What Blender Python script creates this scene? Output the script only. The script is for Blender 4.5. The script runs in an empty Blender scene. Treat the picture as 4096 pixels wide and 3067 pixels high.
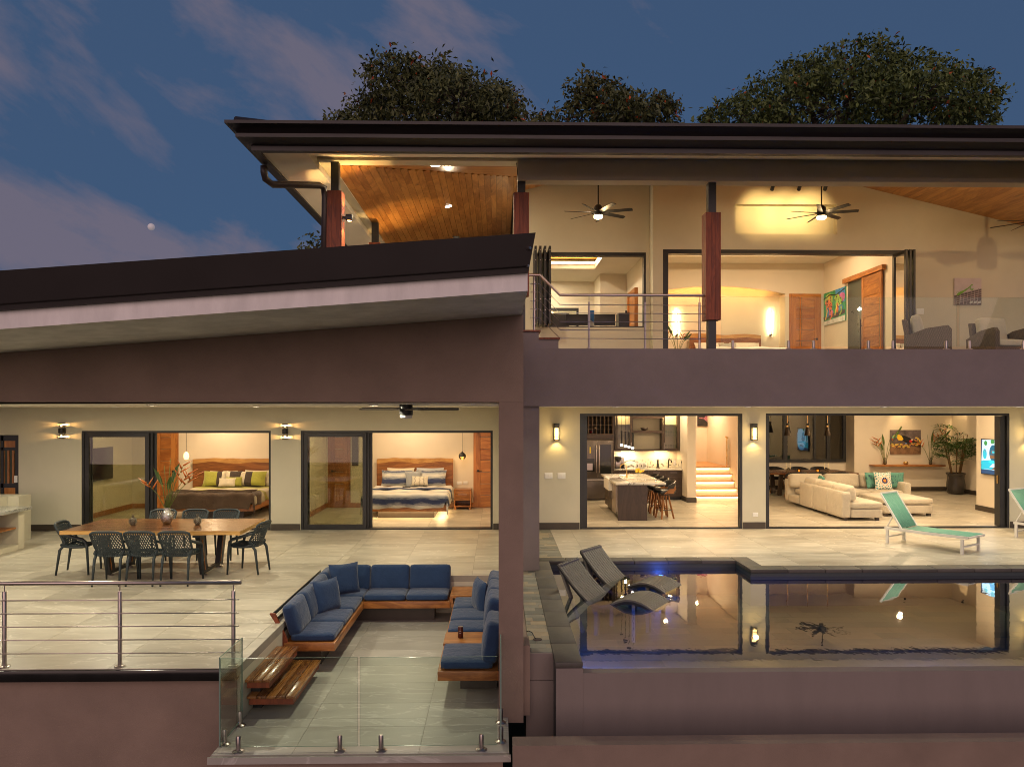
import bpy, bmesh, math, random
from mathutils import Vector, Matrix
random.seed(7)
sc = bpy.context.scene
# ------------------------------------------------------------------ camera
FPX, HX, HY, HC = 2900.0, 1995.0, 1643.0, 2.65      # focal length and horizon in photo pixels, camera height
YAW = math.atan((2048 - HX) / FPX)
SA, CA = math.sin(YAW), math.cos(YAW)
cam = bpy.data.objects.new('camera', bpy.data.cameras.new('camera'))
sc.collection.objects.link(cam)
cam.location = (0, 0, HC)
cam.rotation_euler = (math.radians(90), 0, -YAW)
cam.data.sensor_width = 36
cam.data.lens = FPX / 4096 * 36
cam.data.shift_y = (HY - 1533.5) / 4096
cam.data.clip_end = 3000
sc.camera = cam
# ------------------------------------------------------------------ sky and after-glow
SUN_EL, SUN_ROT = math.radians(3.0), math.radians(180)
w = bpy.data.worlds.new('World'); sc.world = w; w.use_nodes = True
nt = w.node_tree; nt.nodes.clear()
def N(t, k, **kw):
    n = t.nodes.new(k)
    for a, b in kw.items():
        if a.startswith('i_'):
            n.inputs[a[2:].replace('_', ' ')].default_value = b
        else:
            setattr(n, a, b)
    return n
def ramp(t, stops, interp='LINEAR'):
    r = t.nodes.new('ShaderNodeValToRGB'); r.color_ramp.interpolation = interp
    e = r.color_ramp.elements
    while len(e) < len(stops): e.new(0.5)
    for q, (p, c) in zip(e, stops):
        q.position = p; q.color = (c, c, c, 1) if isinstance(c, (int, float)) else (*c, 1)
    return r
def mixc(t, fac, a, b, mode='MIX'):
    m = t.nodes.new('ShaderNodeMix'); m.data_type = 'RGBA'; m.blend_type = mode
    for s, v in ((0, fac), (6, a), (7, b)):
        if hasattr(v, 'is_output'): t.links.new(v, m.inputs[s])
        elif isinstance(v, (tuple, list)): m.inputs[s].default_value = (*v, 1)
        else: m.inputs[s].default_value = v
    return m.outputs[2]
def mth(t, op, a, b=None, c=None, clamp=False):
    m = t.nodes.new('ShaderNodeMath'); m.operation = op; m.use_clamp = clamp
    for i, v in enumerate((a, b, c)):
        if v is None: continue
        if hasattr(v, 'is_output'): t.links.new(v, m.inputs[i])
        else: m.inputs[i].default_value = v
    return m.outputs[0]
sky = N(nt, 'ShaderNodeTexSky', sky_type='NISHITA', sun_disc=False, sun_elevation=SUN_EL, sun_rotation=SUN_ROT,
        altitude=300, air_density=1.0, dust_density=0.6, ozone_density=4.5)
tc = N(nt, 'ShaderNodeTexCoord')
sep = N(nt, 'ShaderNodeSeparateXYZ'); nt.links.new(tc.outputs['Generated'], sep.inputs[0])
# cloud streaks: azimuth and elevation of the view direction, drawn out along gently falling bands
az = mth(nt, 'ARCTAN2', sep.outputs[0], sep.outputs[1]); el = mth(nt, 'ARCSINE', sep.outputs[2])
cmb = N(nt, 'ShaderNodeCombineXYZ'); nt.links.new(az, cmb.inputs[0]); nt.links.new(el, cmb.inputs[1])
mp = N(nt, 'ShaderNodeMapping', vector_type='TEXTURE'); mp.inputs['Location'].default_value = (0.37, 0.11, 0)
mp.inputs['Rotation'].default_value = (0, 0, math.radians(-24)); mp.inputs['Scale'].default_value = (1.0, 0.42, 1)
nt.links.new(cmb.outputs[0], mp.inputs[0])
n1 = N(nt, 'ShaderNodeTexNoise', i_Scale=3.6, i_Detail=9.0, i_Roughness=0.60, i_Distortion=0.25)
nt.links.new(mp.outputs[0], n1.inputs['Vector'])
n2 = N(nt, 'ShaderNodeTexNoise', i_Scale=1.5, i_Detail=2.0)
nt.links.new(mp.outputs[0], n2.inputs['Vector'])
cov = mth(nt, 'ADD', n1.outputs[0], mth(nt, 'MULTIPLY', mth(nt, 'SUBTRACT', n2.outputs[0], 0.5), 0.55))
cov = mth(nt, 'SUBTRACT', cov, mth(nt, 'MULTIPLY', sep.outputs[0], 0.24))
cov = mth(nt, 'SUBTRACT', cov, mth(nt, 'MULTIPLY', mth(nt, 'ABSOLUTE', sep.outputs[2]), 0.10))       # the bank of cloud lies to the west
dens = ramp(nt, [(0.50, 0.0), (0.575, 0.45), (0.67, 1.0)]); nt.links.new(cov, dens.inputs[0])
cloud = mixc(nt, mth(nt, 'MULTIPLY', sep.outputs[2], 1.4, clamp=True), (4.3, 3.2, 3.8), (3.4, 3.0, 3.9))
skyc = mixc(nt, 0.62, sky.outputs[0], (1.45, 2.55, 4.8))
out = mixc(nt, mth(nt, 'MULTIPLY', dens.outputs[0], 0.64), skyc, cloud)
bg = N(nt, 'ShaderNodeBackground'); bg.inputs[1].default_value = 0.05
nt.links.new(out, bg.inputs[0])
wo = N(nt, 'ShaderNodeOutputWorld'); nt.links.new(bg.outputs[0], wo.inputs[0])
sun = bpy.data.objects.new('sun', bpy.data.lights.new('sun', 'SUN'))
sc.collection.objects.link(sun)
sun.data.energy = 1.6; sun.data.angle = math.radians(70); sun.data.color = (1.0, 0.66, 0.56)   # broad pink after-glow
sun.rotation_euler = (math.radians(90 - 15), 0, 0)
# ------------------------------------------------------------------ exposure and sampling
sc.view_settings.view_transform = 'Standard'; sc.view_settings.look = 'None'
sc.view_settings.exposure = 0.0; sc.view_settings.gamma = 1.0; sc.view_settings.use_curve_mapping = False
cy_ = sc.cycles
cy_.use_denoising = True; cy_.denoiser = 'OPENIMAGEDENOISE'
cy_.max_bounces = 9; cy_.diffuse_bounces = 5; cy_.glossy_bounces = 5; cy_.transmission_bounces = 6
cy_.transparent_max_bounces = 24; cy_.caustics_reflective = False; cy_.caustics_refractive = False
cy_.sample_clamp_indirect = 4.0; cy_.blur_glossy = 0.3; cy_.filter_width = 0.95
# ------------------------------------------------------------------ photo pixels to places
def ray(px, py):
    u, v = (px - 2048) / FPX, (HY - py) / FPX
    return Vector((SA + u * CA, CA - u * SA, v))
def G(px, py, z=0.0):
    d = ray(px, py); t = (z - HC) / d.z
    return Vector((d.x * t, d.y * t, z))
def P(px, py, Y):
    d = ray(px, py); t = Y / d.y
    return Vector((d.x * t, Y, HC + d.z * t))
def PX(px, py, X):
    d = ray(px, py); t = X / d.x
    return Vector((X, d.y * t, HC + d.z * t))
# ------------------------------------------------------------------ objects
ORG = {}
def link(o): sc.collection.objects.link(o); return o
def thing(name, label, cat, loc=(0, 0, 0), rz=0, group=None, local=False):
    o = link(bpy.data.objects.new(name, None)); o.location = loc; o.rotation_euler = (0, 0, rz)
    o.empty_display_size = 0.1
    o['label'] = label; o['category'] = cat
    if group: o['group'] = group
    ORG[o] = Vector((0, 0, 0)) if local else Vector(loc)
    return o
def tag(o, label, cat, group=None):
    o['label'] = label; o['category'] = cat
    if group: o['group'] = group
    return o
def dup(root, loc=None, rz=None, label=None, group=None, parent=None):
    r = link(root.copy())
    if parent: r.parent = parent
    if loc is not None: r.location = loc
    if rz is not None: r.rotation_euler = (0, 0, rz)
    if label: r['label'] = label
    if group: r['group'] = group
    for ch in root.children: dup(ch, parent=r)
    return r
class MB:
    def __init__(s): s.v = []; s.f = []; s.m = []; s.cur = 0
    def add(s, vs, fs):
        b = len(s.v); s.v += [Vector(v) for v in vs]
        s.f += [tuple(b + i for i in f) for f in fs]; s.m += [s.cur] * len(fs); return s
    def box(s, x0, x1, y0, y1, z0, z1):
        vs = [(x, y, z) for z in (z0, z1) for y in (y0, y1) for x in (x0, x1)]
        return s.add(vs, [(0, 2, 3, 1), (4, 5, 7, 6), (0, 1, 5, 4), (2, 6, 7, 3), (0, 4, 6, 2), (1, 3, 7, 5)])
    def bar(s, p, q, w, h, up=(0, 0, 1)):
        p, q = Vector(p), Vector(q); d = (q - p).normalized(); up = Vector(up)
        if abs(d.dot(up)) > 0.99: up = Vector((0, 1, 0))
        a = d.cross(up).normalized() * w / 2; b = a.cross(d).normalized() * h / 2
        vs = [c + i * a + j * b for c in (p, q) for j in (-1, 1) for i in (-1, 1)]
        return s.add(vs, [(0, 2, 3, 1), (4, 5, 7, 6), (0, 1, 5, 4), (2, 6, 7, 3), (0, 4, 6, 2), (1, 3, 7, 5)])
    def tube(s, pts, r, n=8, cap=True):
        pts = [Vector(p) for p in pts]; rs = r if isinstance(r, (list, tuple)) else [r] * len(pts)
        vs = []; pa = None
        for i, p in enumerate(pts):
            d = (pts[min(i + 1, len(pts) - 1)] - pts[max(i - 1, 0)]).normalized()
            if pa is None:
                pa = d.cross(Vector((0, 0, 1)) if abs(d.z) < 0.9 else Vector((1, 0, 0))).normalized()
            a = (pa - d * pa.dot(d)).normalized(); pa = a; b = d.cross(a)
            vs += [p + (a * math.cos(t) + b * math.sin(t)) * rs[i] for t in [2 * math.pi * k / n for k in range(n)]]
        fs = [(i * n + k, i * n + (k + 1) % n, (i + 1) * n + (k + 1) % n, (i + 1) * n + k)
              for i in range(len(pts) - 1) for k in range(n)]
        if cap: fs += [tuple(reversed(range(n))), tuple(range((len(pts) - 1) * n, len(pts) * n))]
        return s.add(vs, fs)
    def lathe(s, prof, c=(0, 0, 0), n=20, sx=1, sy=1):
        vs = []
        for r, z in prof:
            vs += [(c[0] + sx * r * math.cos(2 * math.pi * k / n), c[1] + sy * r * math.sin(2 * math.pi * k / n), c[2] + z) for k in range(n)]
        fs = [(i * n + k, i * n + (k + 1) % n, (i + 1) * n + (k + 1) % n, (i + 1) * n + k)
              for i in range(len(prof) - 1) for k in range(n)]
        if prof[0][0] > 1e-4: fs.append(tuple(reversed(range(n))))
        if prof[-1][0] > 1e-4: fs.append(tuple(range((len(prof) - 1) * n, len(prof) * n)))
        return s.add(vs, fs)
    def prism(s, pts, axis, a, b):
        """pts: 2-d outline in the two other axes, extruded along axis from a to b"""
        def mk(p, t): return {'x': (t, p[0], p[1]), 'y': (p[0], t, p[1]), 'z': (p[0], p[1], t)}[axis]
        n = len(pts); vs = [mk(p, a) for p in pts] + [mk(p, b) for p in pts]
        fs = [tuple(reversed(range(n))), tuple(range(n, 2 * n))] + [(i, (i + 1) % n, n + (i + 1) % n, n + i) for i in range(n)]
        return s.add(vs, fs)
    def quad(s, *p): return s.add(p, [tuple(range(len(p)))])
    def rbox(s, c, size, r=0.04, n=7, puff=0.0, axis=2, rot=None):
        """soft box: rounded edges, optionally puffed across one axis"""
        c = Vector(c); h = [k / 2 for k in size]; r = min(r, min(h) * 0.98)
        b = bmesh.new(); bmesh.ops.create_cube(b, size=2)
        bmesh.ops.subdivide_edges(b, edges=b.edges[:], cuts=n, use_grid_fill=True)
        b.verts.ensure_lookup_table(); vs = []
        for v in b.verts:
            p = Vector((v.co[0] * h[0], v.co[1] * h[1], v.co[2] * h[2]))
            q = Vector([max(-(h[i] - r), min(h[i] - r, p[i])) for i in range(3)])
            d = p - q
            p = q + d.normalized() * r if d.length > 1e-9 else p
            if puff:
                o = [i for i in range(3) if i != axis]
                k = (1 - v.co[o[0]] ** 2) * (1 - v.co[o[1]] ** 2)
                p[axis] += puff * k * (1 if v.co[axis] > 0 else -1) * min(1, abs(v.co[axis]) * 1.0)
            if rot is not None: p = rot @ p
            vs.append(c + p)
        b.faces.ensure_lookup_table(); fs = [tuple(v.index for v in f.verts) for f in b.faces]; b.free()
        return s.add(vs, fs)
    def pillow(s, c, w, h, t, rot=None, n=10):
        """scatter pillow in the xz plane, thickness along y, pinched corners"""
        c = Vector(c); vs = []; fs = []
        for side in (-1, 1):
            for j in range(n + 1):
                for i in range(n + 1):
                    u, v = 2 * i / n - 1, 2 * j / n - 1
                    k = (1 - u ** 4) * (1 - v ** 4)
                    pin = 1 - 0.07 * (1 - abs(u) ** 2) * abs(v) ** 6
                    pin2 = 1 - 0.07 * (1 - abs(v) ** 2) * abs(u) ** 6
                    p = Vector((u * w / 2 * pin2, side * t / 2 * (max(k, 0) ** 0.6), v * h / 2 * pin))
                    if rot is not None: p = rot @ p
                    vs.append(c + p)
        m = (n + 1) ** 2
        for j in range(n):
            for i in range(n):
                a = j * (n + 1) + i; q = (a, a + 1, a + n + 2, a + n + 1)
                fs.append(q); fs.append(tuple(m + k for k in reversed(q)))
        return s.add(vs, fs)
    def build(s, name, mats, parent=None, smooth=False, bevel=0.0, base=True):
        mats = mats if isinstance(mats, (list, tuple)) else [mats]
        me = bpy.data.meshes.new(name)
        if parent is not None: o0 = ORG.get(parent, Vector((0, 0, 0)))
        elif base and s.v:
            xs, ys, zs = zip(*s.v); o0 = Vector(((min(xs) + max(xs)) / 2, (min(ys) + max(ys)) / 2, min(zs)))
        else: o0 = Vector((0, 0, 0))
        me.from_pydata([v - o0 for v in s.v], [], s.f)
        for m in mats: me.materials.append(m)
        if len(mats) > 1: me.polygons.foreach_set('material_index', s.m)
        b = bmesh.new(); b.from_mesh(me)
        bmesh.ops.recalc_face_normals(b, faces=b.faces)
        if bevel:
            bmesh.ops.remove_doubles(b, verts=b.verts, dist=1e-5)
            es = [e for e in b.edges if len(e.link_faces) == 2 and e.calc_face_angle(0) > 0.5]
            bmesh.ops.bevel(b, geom=es, offset=bevel, segments=2, affect='EDGES', profile=0.5, clamp_overlap=True)
        b.to_mesh(me); b.free()
        if smooth:
            me.polygons.foreach_set('use_smooth', [True] * len(me.polygons))
            if smooth != 'all': me.set_sharp_from_angle(angle=math.radians(42))
        o = link(bpy.data.objects.new(name, me))
        if parent is not None:
            o.parent = parent; ORG[o] = o0
        else:
            o.location = o0; ORG[o] = o0
        return o
def part(parent, name, mat, *boxes, bevel=0.0):
    m = MB()
    for b in boxes: m.box(*b)
    return m.build(name, mat, parent, bevel=bevel, smooth=bool(bevel))
def wall_cells(m, x0, x1, z0, z1, y0, y1, holes, axis='y', ztop=None):
    """wall slab with rectangular holes. axis y: spans x,z, thick y0..y1. axis x: spans y(as x0..x1),z, thick x"""
    xs = sorted({x0, x1, *[h[0] for h in holes if x0 < h[0] < x1], *[h[1] for h in holes if x0 < h[1] < x1]})
    zs = sorted({z0, z1, *[h[2] for h in holes if z0 < h[2] < z1], *[h[3] for h in holes if z0 < h[3] < z1]})
    def solid(i, j):
        if not (0 <= i < len(xs) - 1 and 0 <= j < len(zs) - 1): return False
        cx, cz = (xs[i] + xs[i + 1]) / 2, (zs[j] + zs[j + 1]) / 2
        return not any(h[0] < cx < h[1] and h[2] < cz < h[3] for h in holes)
    def pt(x, y, z): return (x, y, z) if axis == 'y' else (y, x, z)
    for i in range(len(xs) - 1):
        for j in range(len(zs) - 1):
            if not solid(i, j): continue
            a, b, c, d = xs[i], xs[i + 1], zs[j], zs[j + 1]
            m.quad(pt(a, y0, c), pt(b, y0, c), pt(b, y0, d), pt(a, y0, d))
            m.quad(pt(a, y1, c), pt(a, y1, d), pt(b, y1, d), pt(b, y1, c))
            if not solid(i - 1, j): m.quad(pt(a, y0, c), pt(a, y0, d), pt(a, y1, d), pt(a, y1, c))
            if not solid(i + 1, j): m.quad(pt(b, y0, c), pt(b, y1, c), pt(b, y1, d), pt(b, y0, d))
            if not solid(i, j - 1): m.quad(pt(a, y0, c), pt(a, y1, c), pt(b, y1, c), pt(b, y0, c))
            if not solid(i, j + 1): m.quad(pt(a, y0, d), pt(b, y0, d), pt(b, y1, d), pt(a, y1, d))
    return m
# ------------------------------------------------------------------ materials
MATS = {}
def base_mat(name):
    m = bpy.data.materials.new(name); m.use_nodes = True; t = m.node_tree
    b = t.nodes['Principled BSDF']; MATS[name] = m
    return m, t, b
def coords(t, scale=(1, 1, 1), rnd=0.0, rot=(0, 0, 0)):
    c = N(t, 'ShaderNodeTexCoord'); mp = N(t, 'ShaderNodeMapping'); mp.inputs['Scale'].default_value = scale
    mp.inputs['Rotation'].default_value = rot
    t.links.new(c.outputs['Object'], mp.inputs[0])
    oi = N(t, 'ShaderNodeObjectInfo')
    if rnd:
        cm = N(t, 'ShaderNodeCombineXYZ')
        for i, k in enumerate((rnd, rnd * 1.7, rnd * 0.6)): t.links.new(mth(t, 'MULTIPLY', oi.outputs['Random'], k), cm.inputs[i])
        t.links.new(cm.outputs[0], mp.inputs['Location'])
    return mp.outputs[0], oi.outputs['Random']
def noise(t, vec, scale, detail=4, rough=0.5, dist=0.0):
    n = N(t, 'ShaderNodeTexNoise', i_Scale=scale, i_Detail=float(detail), i_Roughness=rough, i_Distortion=dist)
    t.links.new(vec, n.inputs['Vector']); return n.outputs[0]
def bump(t, b, h, strength, dist=0.01):
    n = N(t, 'ShaderNodeBump', i_Strength=strength, i_Distance=dist); t.links.new(h, n.inputs['Height'])
    t.links.new(n.outputs[0], b.inputs['Normal'])
def M(name, col, rough=0.5, metal=0.0, var=0.12, nscale=3.0, bs=0.0, bscale=60.0, spec=0.5, emit=None, es=0.0, sheen=0.0, streak=None):
    """plain surface with slight mottling and fine relief"""
    if name in MATS: return MATS[name]
    m, t, b = base_mat(name)
    v, rnd = coords(t, streak or (1, 1, 1), rnd=3.0)
    n = noise(t, v, nscale, 6, 0.6)
    f = ramp(t, [(0.3, 0.0), (0.7, 1.0)]); t.links.new(n, f.inputs[0])
    lo = tuple(max(0, c * (1 - var)) for c in col); hi = tuple(min(1, c * (1 + var)) for c in col)
    t.links.new(mixc(t, f.outputs[0], lo, hi), b.inputs['Base Color'])
    b.inputs['Roughness'].default_value = rough; b.inputs['Metallic'].default_value = metal
    b.inputs['Specular IOR Level'].default_value = spec
    if sheen: b.inputs['Sheen Weight'].default_value = sheen
    if rough < 0.6 and not emit:
        r = mth(t, 'MULTIPLY_ADD', n, 0.25, rough - 0.12, clamp=True); t.links.new(r, b.inputs['Roughness'])
    if bs:
        bump(t, b, noise(t, v, bscale, 3, 0.6), bs)
    if emit:
        b.inputs['Emission Color'].default_value = (*emit, 1); b.inputs['Emission Strength'].default_value = es
    return m
def wood(name, c1, c2, axis='x', ring=9.0, rough=0.35, scale=1.0, coat=0.0, vary=0.35, knots=True):
    if name in MATS: return MATS[name]
    m, t, b = base_mat(name)
    s = {'x': (0.22, 1, 1), 'y': (1, 0.22, 1), 'z': (1, 1, 0.22)}[axis]
    v, rnd = coords(t, tuple(k * scale for k in s), rnd=9.0)
    n = noise(t, v, ring * 0.35, 5, 0.62, 1.4)
    band = mth(t, 'FRACT', mth(t, 'MULTIPLY', n, 5.0))
    band = mth(t, 'ABSOLUTE', mth(t, 'MULTIPLY_ADD', band, 2.0, -1.0))
    fib = {'x': (0.03, 1, 1), 'y': (1, 0.03, 1), 'z': (1, 1, 0.03)}[axis]
    v2, _ = coords(t, tuple(k * scale for k in fib), rnd=5.0)
    g = noise(t, v2, 55.0, 3, 0.7)
    f = mth(t, 'ADD', mth(t, 'MULTIPLY', band, 0.5), mth(t, 'MULTIPLY', g, 0.6))
    f = mth(t, 'ADD', f, mth(t, 'MULTIPLY', mth(t, 'SUBTRACT', rnd, 0.5), vary), clamp=True)
    r = ramp(t, [(0.1, c1), (0.85, c2)]); t.links.new(f, r.inputs[0])
    col = r.outputs[0]
    if knots:
        kv = N(t, 'ShaderNodeTexVoronoi', i_Scale=2.2 * scale); t.links.new(v, kv.inputs['Vector'])
        kr = ramp(t, [(0.03, 0.75), (0.12, 0.0)]); t.links.new(kv.outputs['Distance'], kr.inputs[0])
        col = mixc(t, kr.outputs[0], col, tuple(k * 0.35 for k in c1))
    t.links.new(col, b.inputs['Base Color'])
    t.links.new(mth(t, 'MULTIPLY_ADD', g, 0.25, rough - 0.1, clamp=True), b.inputs['Roughness'])
    if coat: b.inputs['Coat Weight'].default_value = coat; b.inputs['Coat Roughness'].default_value = 0.12
    bump(t, b, g, 0.12, 0.004)
    return m
def glass(name, tint=(0.93, 0.97, 0.94), refl=1.0, ior=1.5, rough=0.0):
    m, t, b = base_mat(name); t.nodes.remove(b)
    tr = N(t, 'ShaderNodeBsdfTransparent'); tr.inputs[0].default_value = (*tint, 1)
    gl = N(t, 'ShaderNodeBsdfGlossy'); gl.inputs['Roughness'].default_value = rough
    fr = N(t, 'ShaderNodeFresnel', i_IOR=ior); mx = N(t, 'ShaderNodeMixShader')
    t.links.new(mth(t, 'MULTIPLY', fr.outputs[0], refl, clamp=True), mx.inputs[0])
    t.links.new(tr.outputs[0], mx.inputs[1]); t.links.new(gl.outputs[0], mx.inputs[2])
    t.links.new(mx.outputs[0], t.nodes['Material Output'].inputs[0]); return m
def emis(name, col, s):
    m, t, b = base_mat(name)
    b.inputs['Base Color'].default_value = (*col, 1); b.inputs['Emission Color'].default_value = (*col, 1)
    b.inputs['Emission Strength'].default_value = s; return m
def porcelain(name, c1, c2, vein, rough=0.3, sc_=1.0):
    """large-format stone-look tile: long drifting clouds and a few pale veins, shifted per tile"""
    m, t, b = base_mat(name)
    v, rnd = coords(t, (0.55 * sc_, 1.6 * sc_, 1), rnd=23.0)
    a = noise(t, v, 1.6, 7, 0.62, 0.7); r = ramp(t, [(0.32, c1), (0.68, c2)]); t.links.new(a, r.inputs[0])
    q = noise(t, v, 0.9, 5, 0.55, 1.2)
    q = mth(t, 'ABSOLUTE', mth(t, 'SUBTRACT', q, 0.52)); vr = ramp(t, [(0.0, 0.7), (0.012, 0.0)]); t.links.new(q, vr.inputs[0])
    col = mixc(t, vr.outputs[0], r.outputs[0], vein)
    k = mth(t, 'MULTIPLY_ADD', rnd, 0.22, 0.89)
    hs = N(t, 'ShaderNodeHueSaturation'); t.links.new(k, hs.inputs['Value']); t.links.new(col, hs.inputs['Color'])
    t.links.new(hs.outputs[0], b.inputs['Base Color'])
    t.links.new(mth(t, 'MULTIPLY_ADD', a, 0.2, rough - 0.08), b.inputs['Roughness']); return m
def stone(name, stops, rough=0.55):
    m, t, b = base_mat(name)
    v, rnd = coords(t, rnd=17.0); r = ramp(t, stops, 'LINEAR'); t.links.new(rnd, r.inputs[0])
    a = noise(t, v, 7.0, 6, 0.65); k = mth(t, 'MULTIPLY_ADD', a, 0.7, 0.65)
    hs = N(t, 'ShaderNodeHueSaturation'); t.links.new(k, hs.inputs['Value']); t.links.new(r.outputs[0], hs.inputs['Color'])
    t.links.new(hs.outputs[0], b.inputs['Base Color']); b.inputs['Roughness'].default_value = rough
    bump(t, b, noise(t, v, 30, 4, 0.6), 0.25, 0.006); return m
def marble(name, c1, c2, rough=0.12, s=1.0):
    m, t, b = base_mat(name); v, rnd = coords(t, (s, s * 1.4, s), rnd=2.0, rot=(0, 0, 0.6))
    a = noise(t, v, 1.1, 6, 0.6, 2.2); a = mth(t, 'ABSOLUTE', mth(t, 'MULTIPLY_ADD', mth(t, 'FRACT', mth(t, 'MULTIPLY', a, 4.0)), 2.0, -1.0))
    r = ramp(t, [(0.0, c2), (0.16, tuple(x * 0.5 + y * 0.5 for x, y in zip(c1, c2))), (0.4, c1)]); t.links.new(a, r.inputs[0])
    t.links.new(r.outputs[0], b.inputs['Base Color']); b.inputs['Roughness'].default_value = rough; return m
def fabric(name, col, rough=0.9, weave=420.0, var=0.12, sheen=0.25):
    m, t, b = base_mat(name); v, rnd = coords(t, rnd=4.0)
    a = noise(t, v, 4.0, 5, 0.6); wv = noise(t, v, weave, 2, 0.5)
    lo = tuple(c * (1 - var) for c in col); hi = tuple(min(1, c * (1 + var)) for c in col)
    f = mth(t, 'ADD', mth(t, 'MULTIPLY', a, 0.6), mth(t, 'MULTIPLY', wv, 0.4)); r = ramp(t, [(0.35, lo), (0.65, hi)]); t.links.new(f, r.inputs[0])
    t.links.new(r.outputs[0], b.inputs['Base Color']); b.inputs['Roughness'].default_value = rough
    b.inputs['Sheen Weight'].default_value = sheen; b.inputs['Specular IOR Level'].default_value = 0.25
    h = mth(t, 'ADD', mth(t, 'MULTIPLY', noise(t, v, 9.0, 4, 0.6, 0.6), 1.0), mth(t, 'MULTIPLY', wv, 0.05)); bump(t, b, h, 0.5, 0.035); return m
def lamp(parent, kind, loc, power, col=(1, 0.75, 0.42), size=0.12, aim=None, spot=None, blend=0.5, shape='DISK', size_y=None):
    L = bpy.data.lights.new('light', kind); L.energy = power; L.color = col
    if kind == 'AREA':
        L.shape = shape; L.size = size
        if size_y: L.size_y = size_y
    else: L.shadow_soft_size = size
    if kind == 'SPOT': L.spot_size = math.radians(spot or 60); L.spot_blend = blend
    o = link(bpy.data.objects.new('light', L)); o.location = Vector(loc) - (ORG.get(parent, Vector()) if parent else Vector())
    if parent: o.parent = parent
    if aim is not None:
        o.rotation_mode = 'QUATERNION'
        o.rotation_quaternion = (Vector(aim) - Vector(loc)).to_track_quat('-Z', 'Y')
    return o
WARM, WARM2, COOL = (1, 0.65, 0.29), (1, 0.715, 0.42), (1, 0.915, 0.67)
m_moon = emis('moonlight', (0.45, 0.40, 0.42), 0.42)
m_taupe = M('taupe_render', (0.262, 0.192, 0.150), 0.85, var=0.14, nscale=1.6, bs=0.45, bscale=140)
m_beam_lit = M('beam_taupe_lightened', (0.50, 0.44, 0.35), 0.8, var=0.05, nscale=1.5)  # taupe made paler, bounced light on the upper beam put into the colour
m_stain = M('taupe_render_streaked', (0.245, 0.205, 0.185), 0.85, var=0.06, nscale=1.6, bs=0.3, bscale=150, streak=(2.2, 2.2, 0.5))
m_mauve = M('mauve_render', (0.225, 0.188, 0.172), 0.85, var=0.10, nscale=1.4, bs=0.45, bscale=140)
m_cream = M('cream_wall_paint', (0.58, 0.54, 0.42), 0.8, var=0.04, nscale=1.5, bs=0.12, bscale=260)
m_int = M('interior_wall_paint', (0.72, 0.64, 0.52), 0.8, var=0.03, nscale=1.5, bs=0.08, bscale=260)
m_ceil = M('ceiling_paint', (0.76, 0.72, 0.63), 0.85, var=0.04, nscale=1.2)
m_fascia = M('white_fascia_paint', (0.80, 0.77, 0.75), 0.7, var=0.15, nscale=2.6, bs=0.2, bscale=90, streak=(1.6, 1.6, 0.45))
m_roofmetal = M('dark_roof_metal', (0.024, 0.019, 0.019), 0.5, var=0.10, nscale=1.5)
m_black = M('black_frame', (0.018, 0.018, 0.019), 0.4, var=0.2)
m_blackgloss = M('black_gloss', (0.012, 0.011, 0.011), 0.2, var=0.2)
m_base = M('dark_baseboard', (0.055, 0.042, 0.032), 0.45, var=0.15, nscale=8)
m_steel = M('brushed_steel', (0.46, 0.40, 0.37), 0.32, metal=1.0, var=0.06, nscale=20)
m_gold = M('brass', (0.75, 0.52, 0.22), 0.25, metal=1.0, var=0.05)
m_white = M('white_paint', (0.78, 0.76, 0.72), 0.5, var=0.03)
m_plastic = M('white_plastic', (0.80, 0.79, 0.76), 0.35, var=0.02)
m_tile = porcelain('porcelain_tile', (0.345, 0.310, 0.245), (0.55, 0.505, 0.415), (0.66, 0.62, 0.53), 0.34)
m_tile_g = porcelain('grey_porcelain_tile', (0.36, 0.34, 0.295), (0.46, 0.44, 0.385), (0.60, 0.58, 0.52), 0.36)
m_grout = M('grout', (0.31, 0.285, 0.235), 0.9)
m_slate = stone('slate_tile', [(0.0, (0.14, 0.145, 0.125)), (0.35, (0.21, 0.21, 0.175)), (0.6, (0.26, 0.25, 0.20)), (0.8, (0.36, 0.29, 0.19)), (1.0, (0.17, 0.18, 0.16))])
m_coping = stone('coping_stone', [(0.0, (0.065, 0.060, 0.052)), (0.5, (0.09, 0.082, 0.07)), (1.0, (0.115, 0.105, 0.09))], 0.6)
m_pool = stone('pool_floor_tile', [(0.0, (0.10, 0.13, 0.11)), (0.5, (0.22, 0.22, 0.16)), (0.8, (0.36, 0.28, 0.16)), (1.0, (0.16, 0.17, 0.14))], 0.5)
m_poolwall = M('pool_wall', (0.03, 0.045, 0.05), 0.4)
m_ceilwood = wood('cedar_ceiling', (0.32, 0.125, 0.028), (0.60, 0.29, 0.085), 'y', ring=6, rough=0.30, coat=0.25, vary=0.45)
m_ceilwoodx = wood('cedar_ceiling_cross', (0.36, 0.145, 0.034), (0.60, 0.29, 0.085), 'x', ring=6, rough=0.30, coat=0.25, vary=0.4)
m_post = wood('redwood_post', (0.11, 0.020, 0.007), (0.29, 0.066, 0.020), 'z', ring=8, rough=0.55, coat=0.0)
m_teak = wood('teak', (0.20, 0.065, 0.015), (0.46, 0.185, 0.045), 'x', ring=9, rough=0.38, coat=0.15)
m_teaky = wood('teak_lengthwise', (0.20, 0.065, 0.015), (0.46, 0.185, 0.045), 'y', ring=9, rough=0.38, coat=0.15)
m_step = wood('step_timber', (0.10, 0.030, 0.008), (0.40, 0.165, 0.040), 'y', ring=14, rough=0.26, coat=0.4, vary=0.5)
m_slab = wood('walnut_slab', (0.075, 0.025, 0.008), (0.20, 0.078, 0.024), 'x', ring=6, rough=0.22, coat=0.25, vary=0.1, knots=False)
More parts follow.
